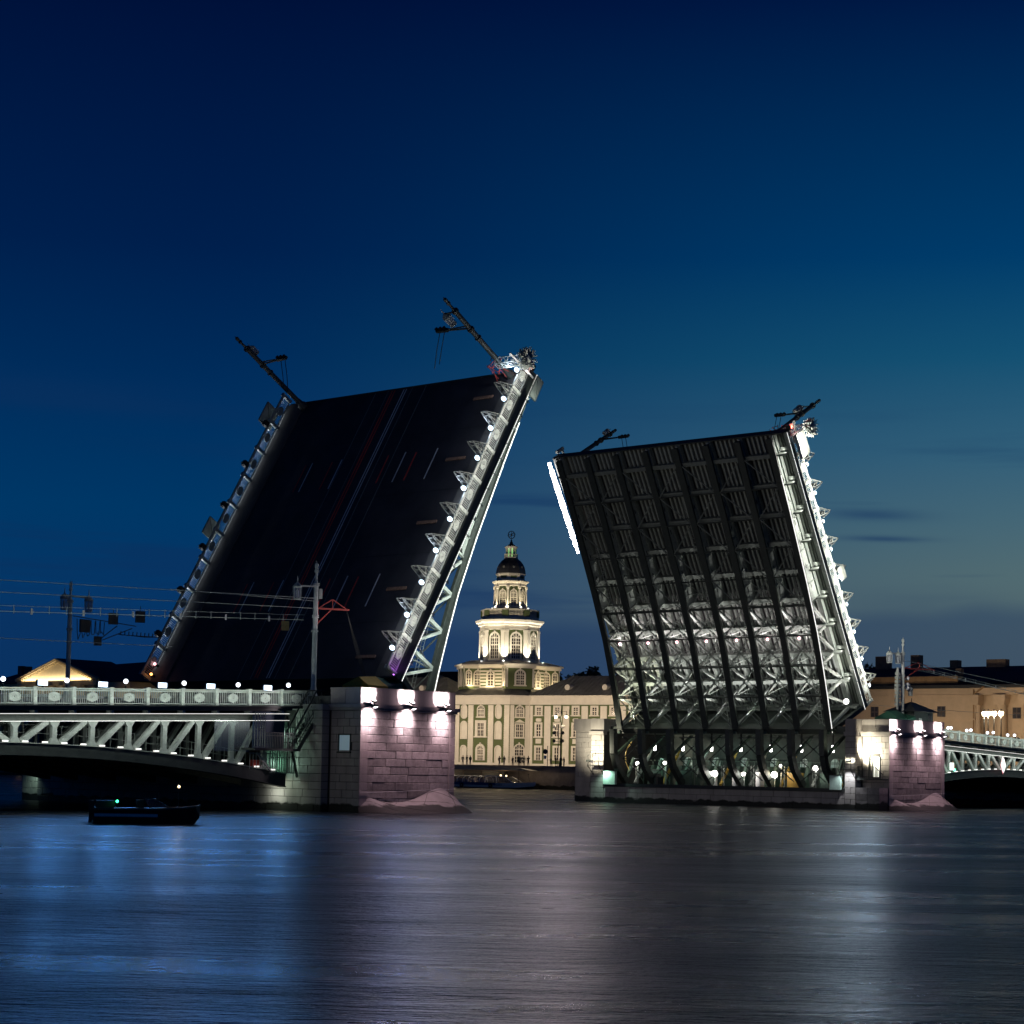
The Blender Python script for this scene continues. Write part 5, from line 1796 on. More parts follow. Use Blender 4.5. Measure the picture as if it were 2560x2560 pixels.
for x in (-4.0, 3.75):
    niche(K, (x, -9.4, 10.2), 0, 1.1, 2.4, True, True)
    niche(K, (x, -9.4, 6.6), 0, 1.2, 3.3, True)
    niche(K, (x, -9.4, 2.1), 0, 1.1, 3.1, True)
# wings
for s in (1, -1):
    x0, x1 = (8.9, 47.0) if s > 0 else (-47.0, -8.9)
    MB().box(x0, x1, -6.7, 6.7, 0, 11.6).build('wall', GREEN, K)
    MB().box(x0, x1, -6.9, 6.9, -.02, .5).build('plinth', CREAM, K)
    MB().box(x0, x1, -6.86, 6.86, 11.6, 12.85).box(x0, x1, -7.15, 7.15, 12.85, 13.1).box(x0, x1, -7.4, 7.4, 13.1, 13.3).build('cornice', CREAM, K)
    r_ = MB()
    xa, xb = (x0 - .2, x1) if s > 0 else (x0, x1 + .2)
    ia, ib = (xa + 5.6, xb - 5) if s > 0 else (xa + 5, xb - 5.6)
    r_.add([(xa, -7.6, 13.3), (xb, -7.6, 13.3), (xb, 7.6, 13.3), (xa, 7.6, 13.3), (ia, 0, 17.3), (ib, 0, 17.3)], [(0, 1, 5, 4), (1, 2, 5), (2, 3, 4, 5), (3, 0, 4), (3, 2, 1, 0)])
    rr = r_.build('roof', SHEET_ROOF, K)
    sm = MB()
    nse = 40
    for i in range(nse):                       # standing seams
        x = xa + (xb - xa) * (i + .5) / nse
        t0 = 1.0
        if x < ia: t0 = (x - xa) / (ia - xa)
        if x > ib: t0 = (xb - x) / (xb - ib)
        sm.bar((x, -7.6, 13.36), (x, -7.6 + 7.6 * t0, 13.36 + 4.0 * t0), .06, .07)
    sm.build('roof_seam', SHEET_ROOF, rr)
    for k in range(9):
        x = s * (11.0 + 4.0 * k)
        if abs(x) > 46: break
        window(K, (x, -6.7, 10.35), 0, .95, 1.4, False, 2, 4, fw_=.38)
        window(K, (x, -6.7, 6.75), 0, .95, 2.3, False, 2, 4, fw_=.38)
        window(K, (x, -6.7, 2.35), 0, .95, 2.4, False, 2, 4, fw_=.38, sill=False)
        pm = MB().box(-.62, .62, -.12, 0, -.25, .25).box(-.45, .45, -.13, 0, -.33, .33)
        pm.build('panel', CREAM, K, loc=(x, -6.7, 8.72))
        MB().box(-.6, .6, -.12, 0, -.45, .45).build('panel', CREAM, K, loc=(x, -6.7, 4.75))
        px_ = s * (12.95 + 4.0 * k)
        MB().box(px_ - .68, px_ + .68, -6.86, -6.69, .5, 11.35).build('pilaster', CREAM, K)
        if k % 2 == 0:
            dm = MB().lathe([(.02, -1.1), (.55, -1.1), (.55, .6), (.02, .6)], (0, 0, 0), 14)
            dm.v = [(v[0], v[2], v[1]) for v in dm.v]
            dm.build('dormer', CREAM, K, loc=(s * (16.5 + 4.0 * k), -4.7, 14.9))
    MB().box(s * 9.35 - .35, s * 9.35 + .35, -6.84, -6.69, .5, 11.4).build('pilaster', CREAM, K)
    MB().tube((s * 9.0, -6.95, .5), (s * 9.0, -6.95, 13.0), .09, 8).build('downpipe', CREAM, K)
# attic storey: octagonal core with four diagonal pavilions
AT = MB().lathe([(octa(6.4), 14.6), (octa(6.4), 18.9)], n=8, rot=OCT).build('attic_core', CREAM, K)
for i in range(4):
    phi = R(45 + 90 * i)
    nrm, tg = Vector((math.sin(phi), -math.cos(phi))), Vector((math.cos(phi), math.sin(phi)))
    def PT(r, t): return tuple(nrm * r + tg * t)
    sq = [PT(5, -2.7), PT(9.4, -2.7), PT(9.4, 2.7), PT(5, 2.7)]
    MB().prism(sq, 14.6, 18.7, 'z').build('pavilion_wall', GREEN, K)
    q2 = [PT(4.5, -3.0), PT(9.75, -3.0), PT(9.75, 3.0), PT(4.5, 3.0)]
    q3 = [PT(4.2, -3.35), PT(10.1, -3.35), PT(10.1, 3.35), PT(4.2, 3.35)]
    MB().prism(q2, 18.55, 19.05, 'z').prism(q3, 19.05, 19.35, 'z').build('pavilion_cornice', CREAM, K)
    q = MB()
    q.add([(*p, 19.36) for p in q3] + [(*PT(4.4, 0), 20.4), (*PT(7.6, 0), 20.2)], [(0, 1, 5, 4), (1, 2, 5), (2, 3, 4, 5), (3, 0, 4)])
    q.build('pavilion_roof', SHEET_ROOF, K)
    for t in (-2.55, 2.55):
        p_ = nrm * 9.4 + tg * t
        MB().box(-.16, .16, -.08, .05, 14.9, 18.5).build('pilaster', CREAM, K, loc=(p_.x, p_.y, 0), rotz=phi)
    c = nrm * 9.4
    window(K, (c.x, c.y, 16.7), phi, 1.6, 2.7, True, 4, 4, fw_=.3)
    for s in (-1, 1):
        ph2 = phi + s * R(90)
        for rr_ in (8.55, 6.75):
            c = nrm * rr_ + tg * (2.7 * s)
            window(K, (c.x, c.y, 16.7), ph2, 1.3 if rr_ < 7.5 else .85, 2.7, True, 4 if rr_ < 7.5 else 2, 4, fw_=.22)
for i in range(4):
    phi = R(90 * i)
    nrm = Vector((math.sin(phi), -math.cos(phi)))
    mb = MB()
    for k in range(6):
        mb.box(-2.4, 2.4, -.12, 0, 14.8 + k * .62, 15.13 + k * .62)
    mb.build('striped_wall', CREAM, K, loc=(*(nrm * 6.4), 0), rotz=phi)
    mb = MB()
    for k in range(6):
        mb.box(-2.4, 2.4, -.10, 0, 15.14 + k * .62, 15.41 + k * .62)
    mb.build('striped_wall', GREEN, K, loc=(*(nrm * 6.4), 0), rotz=phi)
    window(K, (nrm.x * 6.55, nrm.y * 6.55, 16.6), phi, 1.25, 2.8, True, 2, 4, fw_=.32)
MB().lathe([(octa(6.3), 18.6), (octa(6.9), 18.9), (octa(7.2), 19.3), (octa(7.2), 19.36), (octa(5.3), 20.1)], n=8, rot=OCT).build('attic_cornice', CREAM, K)
# great octagonal storey
MB().lathe([(octa(5.35), 19.4), (octa(5.35), 27.2)], n=8, rot=OCT).build('tower_wall', GREEN, K)
MB().lathe([(octa(5.45), 26.1), (octa(5.45), 26.35), (octa(5.42), 26.36), (octa(5.42), 26.9), (octa(5.7), 27.0), (octa(5.75), 27.35), (octa(6.2), 27.6), (octa(6.3), 28.05), (octa(5.9), 28.2)], n=8, rot=OCT).build('tower_cornice', CREAM, K)
MB().lathe([(octa(5.5), 19.7), (octa(5.5), 20.3), (octa(5.4), 20.35)], n=8, rot=OCT).build('tower_base', CREAM, K)
for i in range(8):
    phi = R(45 * i)
    nrm, tg = Vector((math.sin(phi), -math.cos(phi))), Vector((math.cos(phi), math.sin(phi)))
    c = nrm * 5.35
    window(K, (c.x, c.y, 22.95), phi, 1.75, 4.9, True, 4, 6, fw_=.32)
    for s in (-1, 1):
        p_ = nrm * 5.35 + tg * (1.83 * s)
        MB().box(-.37, .37, -.20, .05, 20.1, 26.1).box(-.42, .42, -.26, .05, 19.9, 20.4).box(-.42, .42, -.26, .05, 25.7, 26.1).build('pilaster', CREAM, K, loc=(p_.x, p_.y, 0), rotz=phi)
# balustrade
MB().lathe([(octa(5.25), 28.2), (octa(5.25), 28.75), (octa(5.0), 28.76), (octa(5.0), 28.2)], n=8, rot=OCT).build('balustrade_base', CREAM, K)
bal = MB()
for i in range(8):
    phi = R(45 * i)
    nrm, tg = Vector((math.sin(phi), -math.cos(phi))), Vector((math.cos(phi), math.sin(phi)))
    for k in range(10):
        p_ = nrm * 5.15 + tg * (-1.3 + 2.6 * k / 9)
        bal.lathe([(.07, 28.75), (.11, 29.0), (.05, 29.5), (.08, 29.95)], (p_.x, p_.y, 0), 6)
bal.build('baluster', CREAM, K)
for i in range(8):
    phi = R(45 * i + 22.5)
    p_ = Vector((math.sin(phi), -math.cos(phi))) * octa(5.12)
    MB().box(-.62, .62, -.16, .2, 28.75, 29.95).build('balustrade_pier', GREEN, K, loc=(p_.x, p_.y, 0), rotz=phi)
MB().lathe([(octa(5.35), 29.95), (octa(5.35), 30.2), (octa(4.9), 30.21), (octa(4.9), 29.95)], n=8, rot=OCT).build('balustrade_rail', CREAM, K)
MB().lathe([(octa(5.0), 28.5), (octa(3.2), 30.6)], n=8, rot=OCT).build('terrace_roof', SHEET_ROOF, K)
# upper octagon
MB().lathe([(octa(2.75), 28.6), (octa(2.75), 35.3)], n=8, rot=OCT).build('upper_wall', GREEN, K)
MB().lathe([(octa(2.95), 30.4), (octa(2.95), 30.9), (octa(2.8), 30.95)], n=8, rot=OCT).build('upper_base', CREAM, K)
MB().lathe([(octa(2.8), 34.75), (octa(2.95), 34.85), (octa(2.95), 35.3), (octa(3.15), 35.4), (octa(3.35), 35.75), (octa(2.9), 35.95)], n=8, rot=OCT).build('upper_cornice', CREAM, K)
for i in range(8):
    phi = R(45 * i)
    c = Vector((math.sin(phi), -math.cos(phi))) * 2.75
    window(K, (c.x, c.y, 32.4), phi, 1.1, 3.1, True, 4, 6, fw_=.2)
    ph2 = phi + R(22.5)
    p_ = Vector((math.sin(ph2), -math.cos(ph2))) * (octa(2.75) + .05)
    MB().lathe([(.36, 30.4), (.36, 31.0), (.26, 31.1), (.23, 34.2), (.34, 34.35), (.38, 34.8)], (p_.x, p_.y, 0), 10).build('column', CREAM, K)
MB().lathe([(octa(2.65), 35.9), (octa(2.65), 36.05), (octa(2.55), 36.1), (octa(2.55), 37.0), (octa(2.75), 37.05), (octa(2.75), 37.3)], n=8, rot=OCT).build('drum', CREAM, K)
for i in range(8):
    phi = R(45 * i)
    c = Vector((math.sin(phi), -math.cos(phi))) * 2.55
    MB().box(-.62, .62, -.05, .02, 36.35, 36.8).build('drum_panel', GREEN, K, loc=(c.x, c.y, 0), rotz=phi)
dome = [(2.72, 37.3), (2.66, 37.9), (2.5, 38.6), (2.2, 39.25), (1.75, 39.85), (1.3, 40.25), (1.15, 40.4)]
D_ = MB().lathe([(octa(r_), z) for r_, z in dome], n=8, rot=OCT).build('dome', DOME_ROOF, K)
for i in range(8):
    phi = R(45 * i)
    c = Vector((math.sin(phi), -math.cos(phi))) * 2.5
    o_ = MB()
    o_.lathe([(.02, -.12), (.24, -.1), (.24, .2), (.02, .2)], (0, 0, 0), 10)
    o_.v = [(v[0], v[2], v[1]) for v in o_.v]
    o_.build('lucarne', SHEET_ROOF, D_, loc=(c.x, c.y, 38.55), rotz=phi)
    MB().lathe([(.02, -.14), (.15, -.14), (.02, -.13)], (0, 0, 0), 8).build('lucarne_glass', WINDOW, D_)
    bpy.data.objects.remove(D_.children[-1]) if False else None
# lantern
MB().lathe([(octa(1.2), 40.35), (octa(1.3), 40.5), (octa(1.3), 40.62), (octa(1.0), 40.63)], n=8, rot=OCT).build('gallery_floor', CREAM, K)
g_ = MB()
for i in range(24):
    t = i * math.pi / 12
    g_.bar((1.27 * math.cos(t), 1.27 * math.sin(t), 40.6), (1.27 * math.cos(t), 1.27 * math.sin(t), 41.1), .06, .06)
g_.lathe([(1.22, 41.08), (1.36, 41.1), (1.36, 41.2), (1.22, 41.2)], (0, 0, 0), 16)
g_.build('gallery_rail', CREAM, K)
MB().lathe([(octa(.80), 40.6), (octa(.80), 42.3)], n=8, rot=OCT).build('lantern_core', G_LANTERN, K)
for i in range(8):
    phi = R(45 * i + 22.5)
    MB().box(-.21, .21, -.12, .12, 40.6, 42.35).build('lantern_post', CREAM, K, loc=(math.sin(phi) * .92, -math.cos(phi) * .92, 0), rotz=phi)
MB().lathe([(octa(1.0), 42.3), (octa(1.15), 42.45), (octa(1.2), 42.7), (octa(.9), 42.75)], n=8, rot=OCT).build('lantern_cornice', CREAM, K)
MB().lathe([(octa(.75), 42.72), (octa(.7), 42.95), (.35, 43.2), (.28, 43.6), (.12, 43.7), (.2, 43.85), (.08, 44.0), (.06, 44.2)], n=8, rot=OCT).build('finial', IRON, K)
sp = MB()
for ax in range(3):
    for q in range(20):
        t0, t1 = q * math.pi / 10, (q + 1) * math.pi / 10
        def C_(t):
            v = Vector((math.cos(t), math.sin(t), 0)) * .74
            return (Matrix.Rotation(R(90), 3, 'X') @ v if ax == 0 else (Matrix.Rotation(R(90), 3, 'X') @ Matrix.Rotation(R(60), 3, 'Y') @ v if ax == 1 else Matrix.Rotation(R(24), 3, 'X') @ v)) + Vector((0, 0, 45.0))
        sp.bar(C_(t0), C_(t1), .09, .09)
sp.bar((-.45, 0, 44.5), (.45, 0, 45.5), .06, .06)
sp.ball((0, 0, 45.0), .16, 8, 6)
sp.bar((0, 0, 44.1), (0, 0, 45.8), .07, .07)
sp.build('armillary_sphere', IRON, K)
# uplights on the ledges
for i in range(8):
    phi = R(45 * i + 22.5)
    for rr_, z in ((6.25, 19.95), (3.35, 30.55)):
        p_ = Vector((math.sin(phi), -math.cos(phi))) * octa(rr_)
        MB().box(-.2, .2, -.12, .12, 0, .15).build('uplight', G_LED, K, loc=(p_.x * .97, p_.y * .97, z), rotz=phi)

# ------------------------------------------------------------------ long beige building on the right
Bz = thing('beige_building', 'long beige building with blue grey roof and columns behind the right pier', 'building', (155, 60, 3.55), R(-90))
# local: x = to the right along the front, y = into the building
WB0, WB1 = -40.0, 7.9           # plain left part
MB().box(WB0, WB1, 0, 16, 0, 13.7).build('wall', BEIGE, Bz)
MB().box(WB1, 60, .9, 16, 0, 12.6).build('wall', BEIGE, Bz)
MB().box(WB1, 60, -.25, 16, 12.6, 13.7).build('entablature', BEIGE, Bz)
MB().box(WB0, WB1, -.12, .02, 12.5, 12.7).box(WB0, WB1, -.22, .02, 8.6, 8.85).build('string_course', BEIGE, Bz)
MB().box(WB0, 60, -.35, 16, 13.7, 13.95).box(WB0, 60, -.7, 16.3, 13.95, 14.2).build('cornice', IRON, Bz)
MB().box(WB0, 4.5, .4, 15.6, 14.2, 15.7).build('blocking_course', OCHRE, Bz)
r_ = MB()
r_.add([(WB0, .2, 15.0), (60, .2, 14.4), (60, 8, 17.6), (WB0 + 8, 8, 17.6), (WB0, 16, 15), (60, 16, 14.4)], [(0, 1, 2, 3), (3, 2, 5, 4), (0, 3, 4)])
r_.add([(-8, -.1, 14.3), (60, -.1, 14.3), (60, 6.5, 16.75), (-2, 6.5, 16.75)], [(0, 1, 2, 3)])
rr = r_.build('roof', BLUE_ROOF, Bz)
for x, w, h in ((-7.2, 1.6, 2.9), (0, 1.4, 1.9), (7.6, 3.4, 1.9), (17.6, 2.4, 1.8), (-13.5, 2.4, 2.8)):
    ch_ = MB().box(x - w / 2, x + w / 2, 7.4, 8.8, 16.8, 16.8 + h).build('chimney', BRICKCHIM, rr)
    MB().box(x - w / 2 - .1, x + w / 2 + .1, 7.3, 8.9, 16.8 + h, 17.0 + h).build('cap', IRON, ch_) if False else None
MB().lathe([(.1, 0), (.5, .2), (.6, .5), (.2, .8)], (14.0, 6, 16.9), 10).build('roof_vent', IRON, rr)
MB().box(3.0, 4.0, 2.5, 3.4, 15.9, 17.0).build('roof_hatch', BRICKCHIM, rr)
for x in (-22.6, -10.4, 1.85):
    window(Bz, (x, 0, 9.95), 0, 1.35, 1.65, False, 2, 2, fr=.05, fw_=.06, material=FRAME_DK, sill=False)
    window(Bz, (x, 0, 4.6), 0, 1.5, 3.0, True, 2, 4, fr=.06, fw_=.10, material=FRAME_DK, sill=False)
for x in (14.6, 20.4, 26.2, 32):
    window(Bz, (x, .9, 9.7), 0, 1.35, 1.7, False, 2, 2, fr=.05, fw_=.06, material=FRAME_DK, sill=False)
    window(Bz, (x, .9, 4.2), 0, 1.9, 3.6, True, 2, 4, fr=.18, fw_=.35, material=BEIGE, sill=False)
MB().box(WB1 + .02, 60, .72, .92, 8.3, 8.6).build('string_course', BEIGE, Bz)
for x, r2 in ((8.35, .42), (12.4, .85), (16.9, .85), (23.3, .85), (29.1, .85)):
    c_ = MB()
    c_.lathe([(r2 * 1.2, 0), (r2 * 1.2, .5), (r2 * 1.05, .7), (r2, 1.0), (r2 * .93, 10.9), (r2 * 1.0, 11.0)], (x, .1, 0), 18)
    c_.box(x - r2 * 1.35, x + r2 * 1.35, -1.1, 1.2, 11.9, 12.58)
    c_.prism([(x - r2 * 1.0, 11.0), (x + r2 * 1.0, 11.0), (x + r2 * 1.25, 11.9), (x - r2 * 1.25, 11.9)], -.95, 1.1)
    c_.build('column', BEIGE, Bz, smooth=True)
MB().tube((7.6, -.12, .3), (7.6, -.12, 13.5), .09, 8).build('downpipe', OCHRE, Bz)
MB().bar((7.9, -.3, 12.8), (9.6, -.5, 13.9), .35, .2).build('rain_spout', OCHRE, Bz)

# ------------------------------------------------------------------ pediment building and roofs on the left
P_ = thing('pediment_building', 'yellow lit pediment building showing above the left railing', 'building', (155, 289, 3.55), R(-90))
MB().box(-26, 26, 0, 16, 0, 17.6).build('wall', GOLDEN, P_)
MB().box(-15.2, 15.2, -1.0, 0, 17.0, 18.1).build('entablature', GOLDEN, P_)
tri = [(-14.2, 18.1), (14.2, 18.1), (0, 22.3)]
MB().prism(tri, -.5, 6).build('tympanum', GOLDEN, P_)
for s in (-1, 1):
    MB().bar((s * 15.4, -.75, 18.15), (0, -.75, 22.9), 1.3, .32, (0, 0, 1)).bar((s * 15.4, -1.0, 18.45), (0, -1.0, 23.2), 1.2, .22, (0, 0, 1)).build('raking_cornice', GOLDEN, P_)
    mb = MB()
    for i in range(20):
        t = (i + .6) / 20
        mb.box(s * 14.6 * (1 - t) - .16, s * 14.6 * (1 - t) + .16, -1.2, -.4, 18.05 + 4.5 * t - .32, 18.05 + 4.5 * t)
    mb.build('modillion', GOLDEN, P_)
for i in range(8):
    MB().lathe([(.75, 5), (.7, 6), (.62, 15.8), (.85, 16.2), (.85, 17.0)], (-13.3 + i * 3.8, -.9, 0), 14).build('column', GOLDEN, P_, smooth=True)
mb = MB()
mb.add([(-15.6, -.9, 18.2), (15.6, -.9, 18.2), (15.6, 15, 18.2), (-15.6, 15, 18.2), (0, -.9, 23.4), (0, 15, 23.4)], [(1, 2, 5, 4), (3, 0, 4, 5), (2, 3, 5)])
mb.add([(-30, -.5, 17.7), (30, -.5, 17.7), (30, 17, 17.7), (-30, 17, 17.7), (-22, 8, 21.4), (24, 8, 22.6)], [(0, 1, 5, 4), (1, 2, 5), (2, 3, 4, 5), (3, 0, 4)])
prf = mb.build('roof', BLUE_ROOF, P_)
for x, z in ((-20, 20.6), (-22.6, 20.8), (-6.5, 21.2)):
    MB().box(x - .8, x + .8, 5, 6.2, z - 2.5, z + 1.5).build('chimney', BRICKCHIM, prf)
LB = thing('dark_roofed_building', 'dark roofed building between the yellow pediment and the left leaf foot', 'building', (175, 262, 3.55), R(-82))
MB().box(-20, 22, 0, 14, 0, 17.0).build('wall', OCHRE, LB)
MB().box(-20.4, 22.4, -.5, 14.4, 17.0, 17.6).build('cornice', GOLDEN, LB)
mb = MB()
for i in range(44):
    mb.box(-20 + i * .95, -19.5 + i * .95, -.45, 0, 16.4, 16.95)
mb.build('dentil', GOLDEN, LB)
mb = MB()
mb.add([(-21, -.7, 17.6), (23, -.7, 17.6), (23, 15, 17.6), (-21, 15, 17.6), (-17, 7, 24.8), (14, 7, 22.6)], [(0, 1, 5, 4), (1, 2, 5), (2, 3, 4, 5), (3, 0, 4)])
lrf = mb.build('roof', BLUE_ROOF, LB)
for x, z in ((4.0, 23.6), (9.6, 23.0)):
    MB().box(x - 1.2, x + 1.2, 5.6, 7.4, z - 2.5, z + 1.0).build('chimney', BRICKCHIM, lrf)
for x, z in ((14.8, 19.5), (21.5, 20.3)):
    MB().box(x - .4, x + .4, 2.0, 3.0, z - 1.5, z + .8).build('chimney', GOLDEN, lrf)
DH = thing('dormer_house', 'dark roofed house with arched dormer, just left of the domed tower', 'house', (186, 196, 3.55), R(-78))
MB().box(-12, 9, 0, 12, 0, 13.5).build('wall', OCHRE, DH)
mb = MB()
mb.add([(-12.5, -.5, 13.5), (9.5, -.5, 13.5), (9.5, 12.5, 13.5), (-12.5, 12.5, 13.5), (-12.5, 6, 20.6), (9.5, 6, 20.6)], [(0, 1, 5, 4), (2, 3, 4, 5), (1, 2, 5), (3, 0, 4)])
dr_ = mb.build('roof', IRON, DH)
for x in (-3.0, 4.6):
    dm = MB().prism([(-1.0, 0), (1.0, 0), (1.0, 1.6)] + [(1.0 * math.cos(R(a)), 1.6 + .5 * math.sin(R(a))) for a in range(20, 180, 20)] + [(-1.0, 1.6)], -.6, 3).build('dormer', BEIGE, dr_, loc=(x, 1.6, 17.6))
    window(dr_, (x, 1.0, 18.5), 0, 1.1, 1.5, True, 2, 2, fr=.06, fw_=.1, sill=False)

# ------------------------------------------------------------------ quayside: landing stage, tour boat, lamps, people, trees
q = thing('landing_stage', 'long low landing pavilion with flat hipped roof, moored behind the tour boat', 'landing stage', (125.6, 137, 0))
MB().box(-1.8, 1.8, -18, 20, -.6, .6).build('pontoon', IRON, q)
MB().box(.8, 1.6, -11, 20, .6, 2.7).build('rear_wall', SIGNGREY, q)
mb = MB()
mb.add([(-2.3, -19, 2.75), (2.2, -17.5, 2.75), (2.2, 20, 2.75), (-2.3, 20, 2.75), (0, -13, 3.45), (0, 20, 3.5)], [(0, 1, 4), (1, 2, 5, 4), (3, 0, 4, 5), (0, 3, 2, 1)])
mb.build('roof', SHEET_ROOF, q)
MB().box(-2.32, -2.25, -18.8, 20, 2.62, 2.76).build('eave_board', BRICKCHIM, q)
for i in range(9):
    MB().box(-1.85, -1.7, -16.5 + i * 4.2, -16.38 + i * 4.2, .6, 2.7).build('post', FRAME_DK, q)
MB().box(-1.8, -1.7, -12, 4, 2.30, 2.38).box(-1.8, -1.7, -12, 4, 1.35, 1.42).build('handrail', BRICKCHIM, q)
MB().box(-1.75, -1.5, 4.5, 8.2, 1.2, 2.55).build('ticket_window', SIGNGREY, q)
mb = MB()
for i, x in enumerate((4.9, 5.75, 6.6, 7.45)):
    for k in range(3):
        mb.box(-1.80, -1.755, x + k * .2, x + k * .2 + .06, 1.45, 2.3)
    mb.box(-1.80, -1.755, x, x + .46, 2.2, 2.3)
    mb.box(-1.80, -1.755, x, x + .46, 1.45, 1.53)
mb.build('sign_bars', mat('pale_sign_bars', (.32, .34, .36), .5), q)
tb = thing('tour_boat', 'low glass roofed tour boat with blue hull, moored by the quay under the museum', 'boat', (122.6, 137, WZ))
def hull(sections, closed=True):
    """sections: list of (y, half-width at deck, half-width at keel, z keel, z deck)"""
    mb = MB()
    vs, fs = [], []
    for y, wd, wk, zk, zd in sections:
        vs += [(-wk, y, zk), (-wd, y, zd), (wd, y, zd), (wk, y, zk)]
    for i in range(len(sections) - 1):
        a = i * 4
        for k in range(4):
            j = (k + 1) % 4
            fs.append((a + k, a + j, a + 4 + j, a + 4 + k))
    fs += [(0, 1, 2, 3), tuple(range(len(vs) - 4, len(vs)))]
    return mb.add(vs, fs)
hs_ = [(-21.2, .08, .03, .75, 1.18), (-20.2, .7, .2, .2, 1.12), (-18, 1.5, 1.0, -.4, 1.02), (-14, 2.0, 1.7, -.5, .92), (22, 2.0, 1.8, -.5, .92)]
h_ = hull(hs_).build('hull', WHITE_PAINT, tb)
MB().box(-2.04, -1.98, -14, 22, .55, .93).build('blue_band', HULL_BLUE, tb)
MB().box(-2.06, -2.0, -14, 22, .93, 1.0).build('rub_rail', IRON, tb)
hs2 = [(-20.9, .1, .05, .25, .5), (-18, 1.52, 1.1, -.5, .22), (-14, 2.02, 1.75, -.6, .2), (22, 2.02, 1.85, -.6, .2)]
hull(hs2).build('boot_stripe', HULL_DARK, tb)
cp = MB()
rib_ = MB()
nb = 26
for i in range(nb + 1):
    y = -11.5 + i * 33 / nb
    pts = [(-1.85, 1.0), (-1.7, 1.65), (-1.1, 2.0), (0, 2.1), (1.1, 2.0), (1.7, 1.65), (1.85, 1.0)]
    for a, b in zip(pts[:-1], pts[1:]):
        rib_.bar((a[0], y, a[1]), (b[0], y, b[1]), .07, .06, (0, 1, 0))
pr = [(-1.83, 1.0), (-1.68, 1.63), (-1.08, 1.98), (0, 2.08), (1.08, 1.98), (1.68, 1.63), (1.83, 1.0)]
for a, b in zip(pr[:-1], pr[1:]):
    cp.add([(a[0], -11.5, a[1]), (b[0], -11.5, b[1]), (b[0], 21.5, b[1]), (a[0], 21.5, a[1])], [(0, 1, 2, 3)])
cp.build('canopy_glazing', CANOPY_GLASS, tb)
rib_.build('canopy_rib', WHITE_PAINT, tb)
cb_ = MB()
cb_.add([(-1.75, -11.5, 1.0), (1.75, -11.5, 1.0), (1.3, -17.2, 1.05), (-1.3, -17.2, 1.05), (-1.5, -11.5, 2.15), (1.5, -11.5, 2.15), (1.0, -15.2, 2.05), (-1.0, -15.2, 2.05)], [(0, 3, 7, 4), (1, 5, 6, 2), (3, 2, 6, 7), (4, 7, 6, 5)])
cb_.build('wheelhouse_glazing', CANOPY_GLASS, tb)
f_ = MB()
for a, b in (((-1.75, -11.5, 1.0), (-1.5, -11.5, 2.15)), ((-1.3, -17.2, 1.05), (-1.0, -15.2, 2.05)), ((-1.5, -11.5, 2.15), (-1.0, -15.2, 2.05)), ((1.3, -17.2, 1.05), (1.0, -15.2, 2.05)), ((-1.55, -14.0, 1.0), (-1.25, -13.5, 2.1))):
    f_.bar(a, b, .1, .1)
f_.build('wheelhouse_frame', WHITE_PAINT, tb)
st_ = MB().box(-.55, .55, -.2, .2, .5, .95).box(-.55, .55, .15, .25, .95, 1.4).mesh('seat', FRAME_DK)
for i in range(20):
    put(st_, 'seat', tb, (-.9, -10 + i * 1.55, .35))
for y in (-13, -6.5, -1.2, 9.5):
    ty = MB()
    for k in range(12):
        t0, t1 = k * math.pi / 6, (k + 1) * math.pi / 6
        ty.bar((0, .30 * math.cos(t0), .30 * math.sin(t0)), (0, .30 * math.cos(t1), .30 * math.sin(t1)), .2, .16, (1, 0, 0))
    ty.build('fender_tyre', RUBBER, tb, loc=(-2.12, y, .5))
MB().bar((0, -20, 1.1), (-.1, -19.6, 2.5), .06, .06).bar((0, -19.5, 1.1), (0, -17.6, 2.0), .04, .04).ball((0, -19.6, 2.5), .13, 8, 6).build('bow_staff', IRON, tb)
MB().ball((-.6, -14.0, 2.2), .16, 8, 6).ball((-.2, -14.9, 2.15), .14, 8, 6).build('deck_lamp', G_WARM, tb)
fc = bpy.data.curves.new('boat_name', 'FONT')
fc.body = 'НЕВКА'
fc.size = .5
fc.extrude = .01
fo = bpy.data.objects.new('boat_name', fc)
COL.objects.link(fo)
fc.materials.append(HULL_BLUE)
fme = bpy.data.meshes.new_from_object(fo.evaluated_get(bpy.context.evaluated_depsgraph_get()))
bpy.data.objects.remove(fo)
fo = put(fme, 'boat_name')
fo.parent = tb
fo.location = (-1.98, -13.8, .45)
fo.rotation_euler = (R(90), 0, R(-90))

def street_lamp(loc, label, globes, h, group=None, arm=1.0):
    t = thing('street_lamp', label, 'street lamp', loc, R(-81), group=group)
    MB().lathe([(.28, 0), (.28, .6), (.16, .8), (.12, 1.2), (.09, h - .5), (.13, h - .4), (.05, h + .5)], (0, 0, 0), 10).build('post', IRON, t)
    for x in globes:
        m_ = MB()
        m_.bar((0, 0, h - .1), (x, 0, h), .06, .06)
        m_.bar((x, 0, h), (x, 0, h - .45), .05, .05)
        m_.lathe([(.06, -.5), (.30, -.72), (.32, -.78)], (x, 0, h), 10)
        a_ = m_.build('arm', IRON, t)
        MB().ball((x, 0, h - .98), .30, 12, 8).build('globe', G_WARM, a_)
    return t
street_lamp((138, 123.1, 3.56), 'tall quay street lamp with two glowing globes in front of the museum wing', (-1.05, 1.05), 9.7)
tl = thing('traffic_light', 'post of round traffic signals and signs in front of the museum wing', 'traffic light', (137.4, 123.2, 3.56), R(-81))
mb = MB()
mb.lathe([(.12, 0), (.07, .4), (.07, 7.4)], (0, 0, 0), 8)
mb.build('post', IRON, tl)
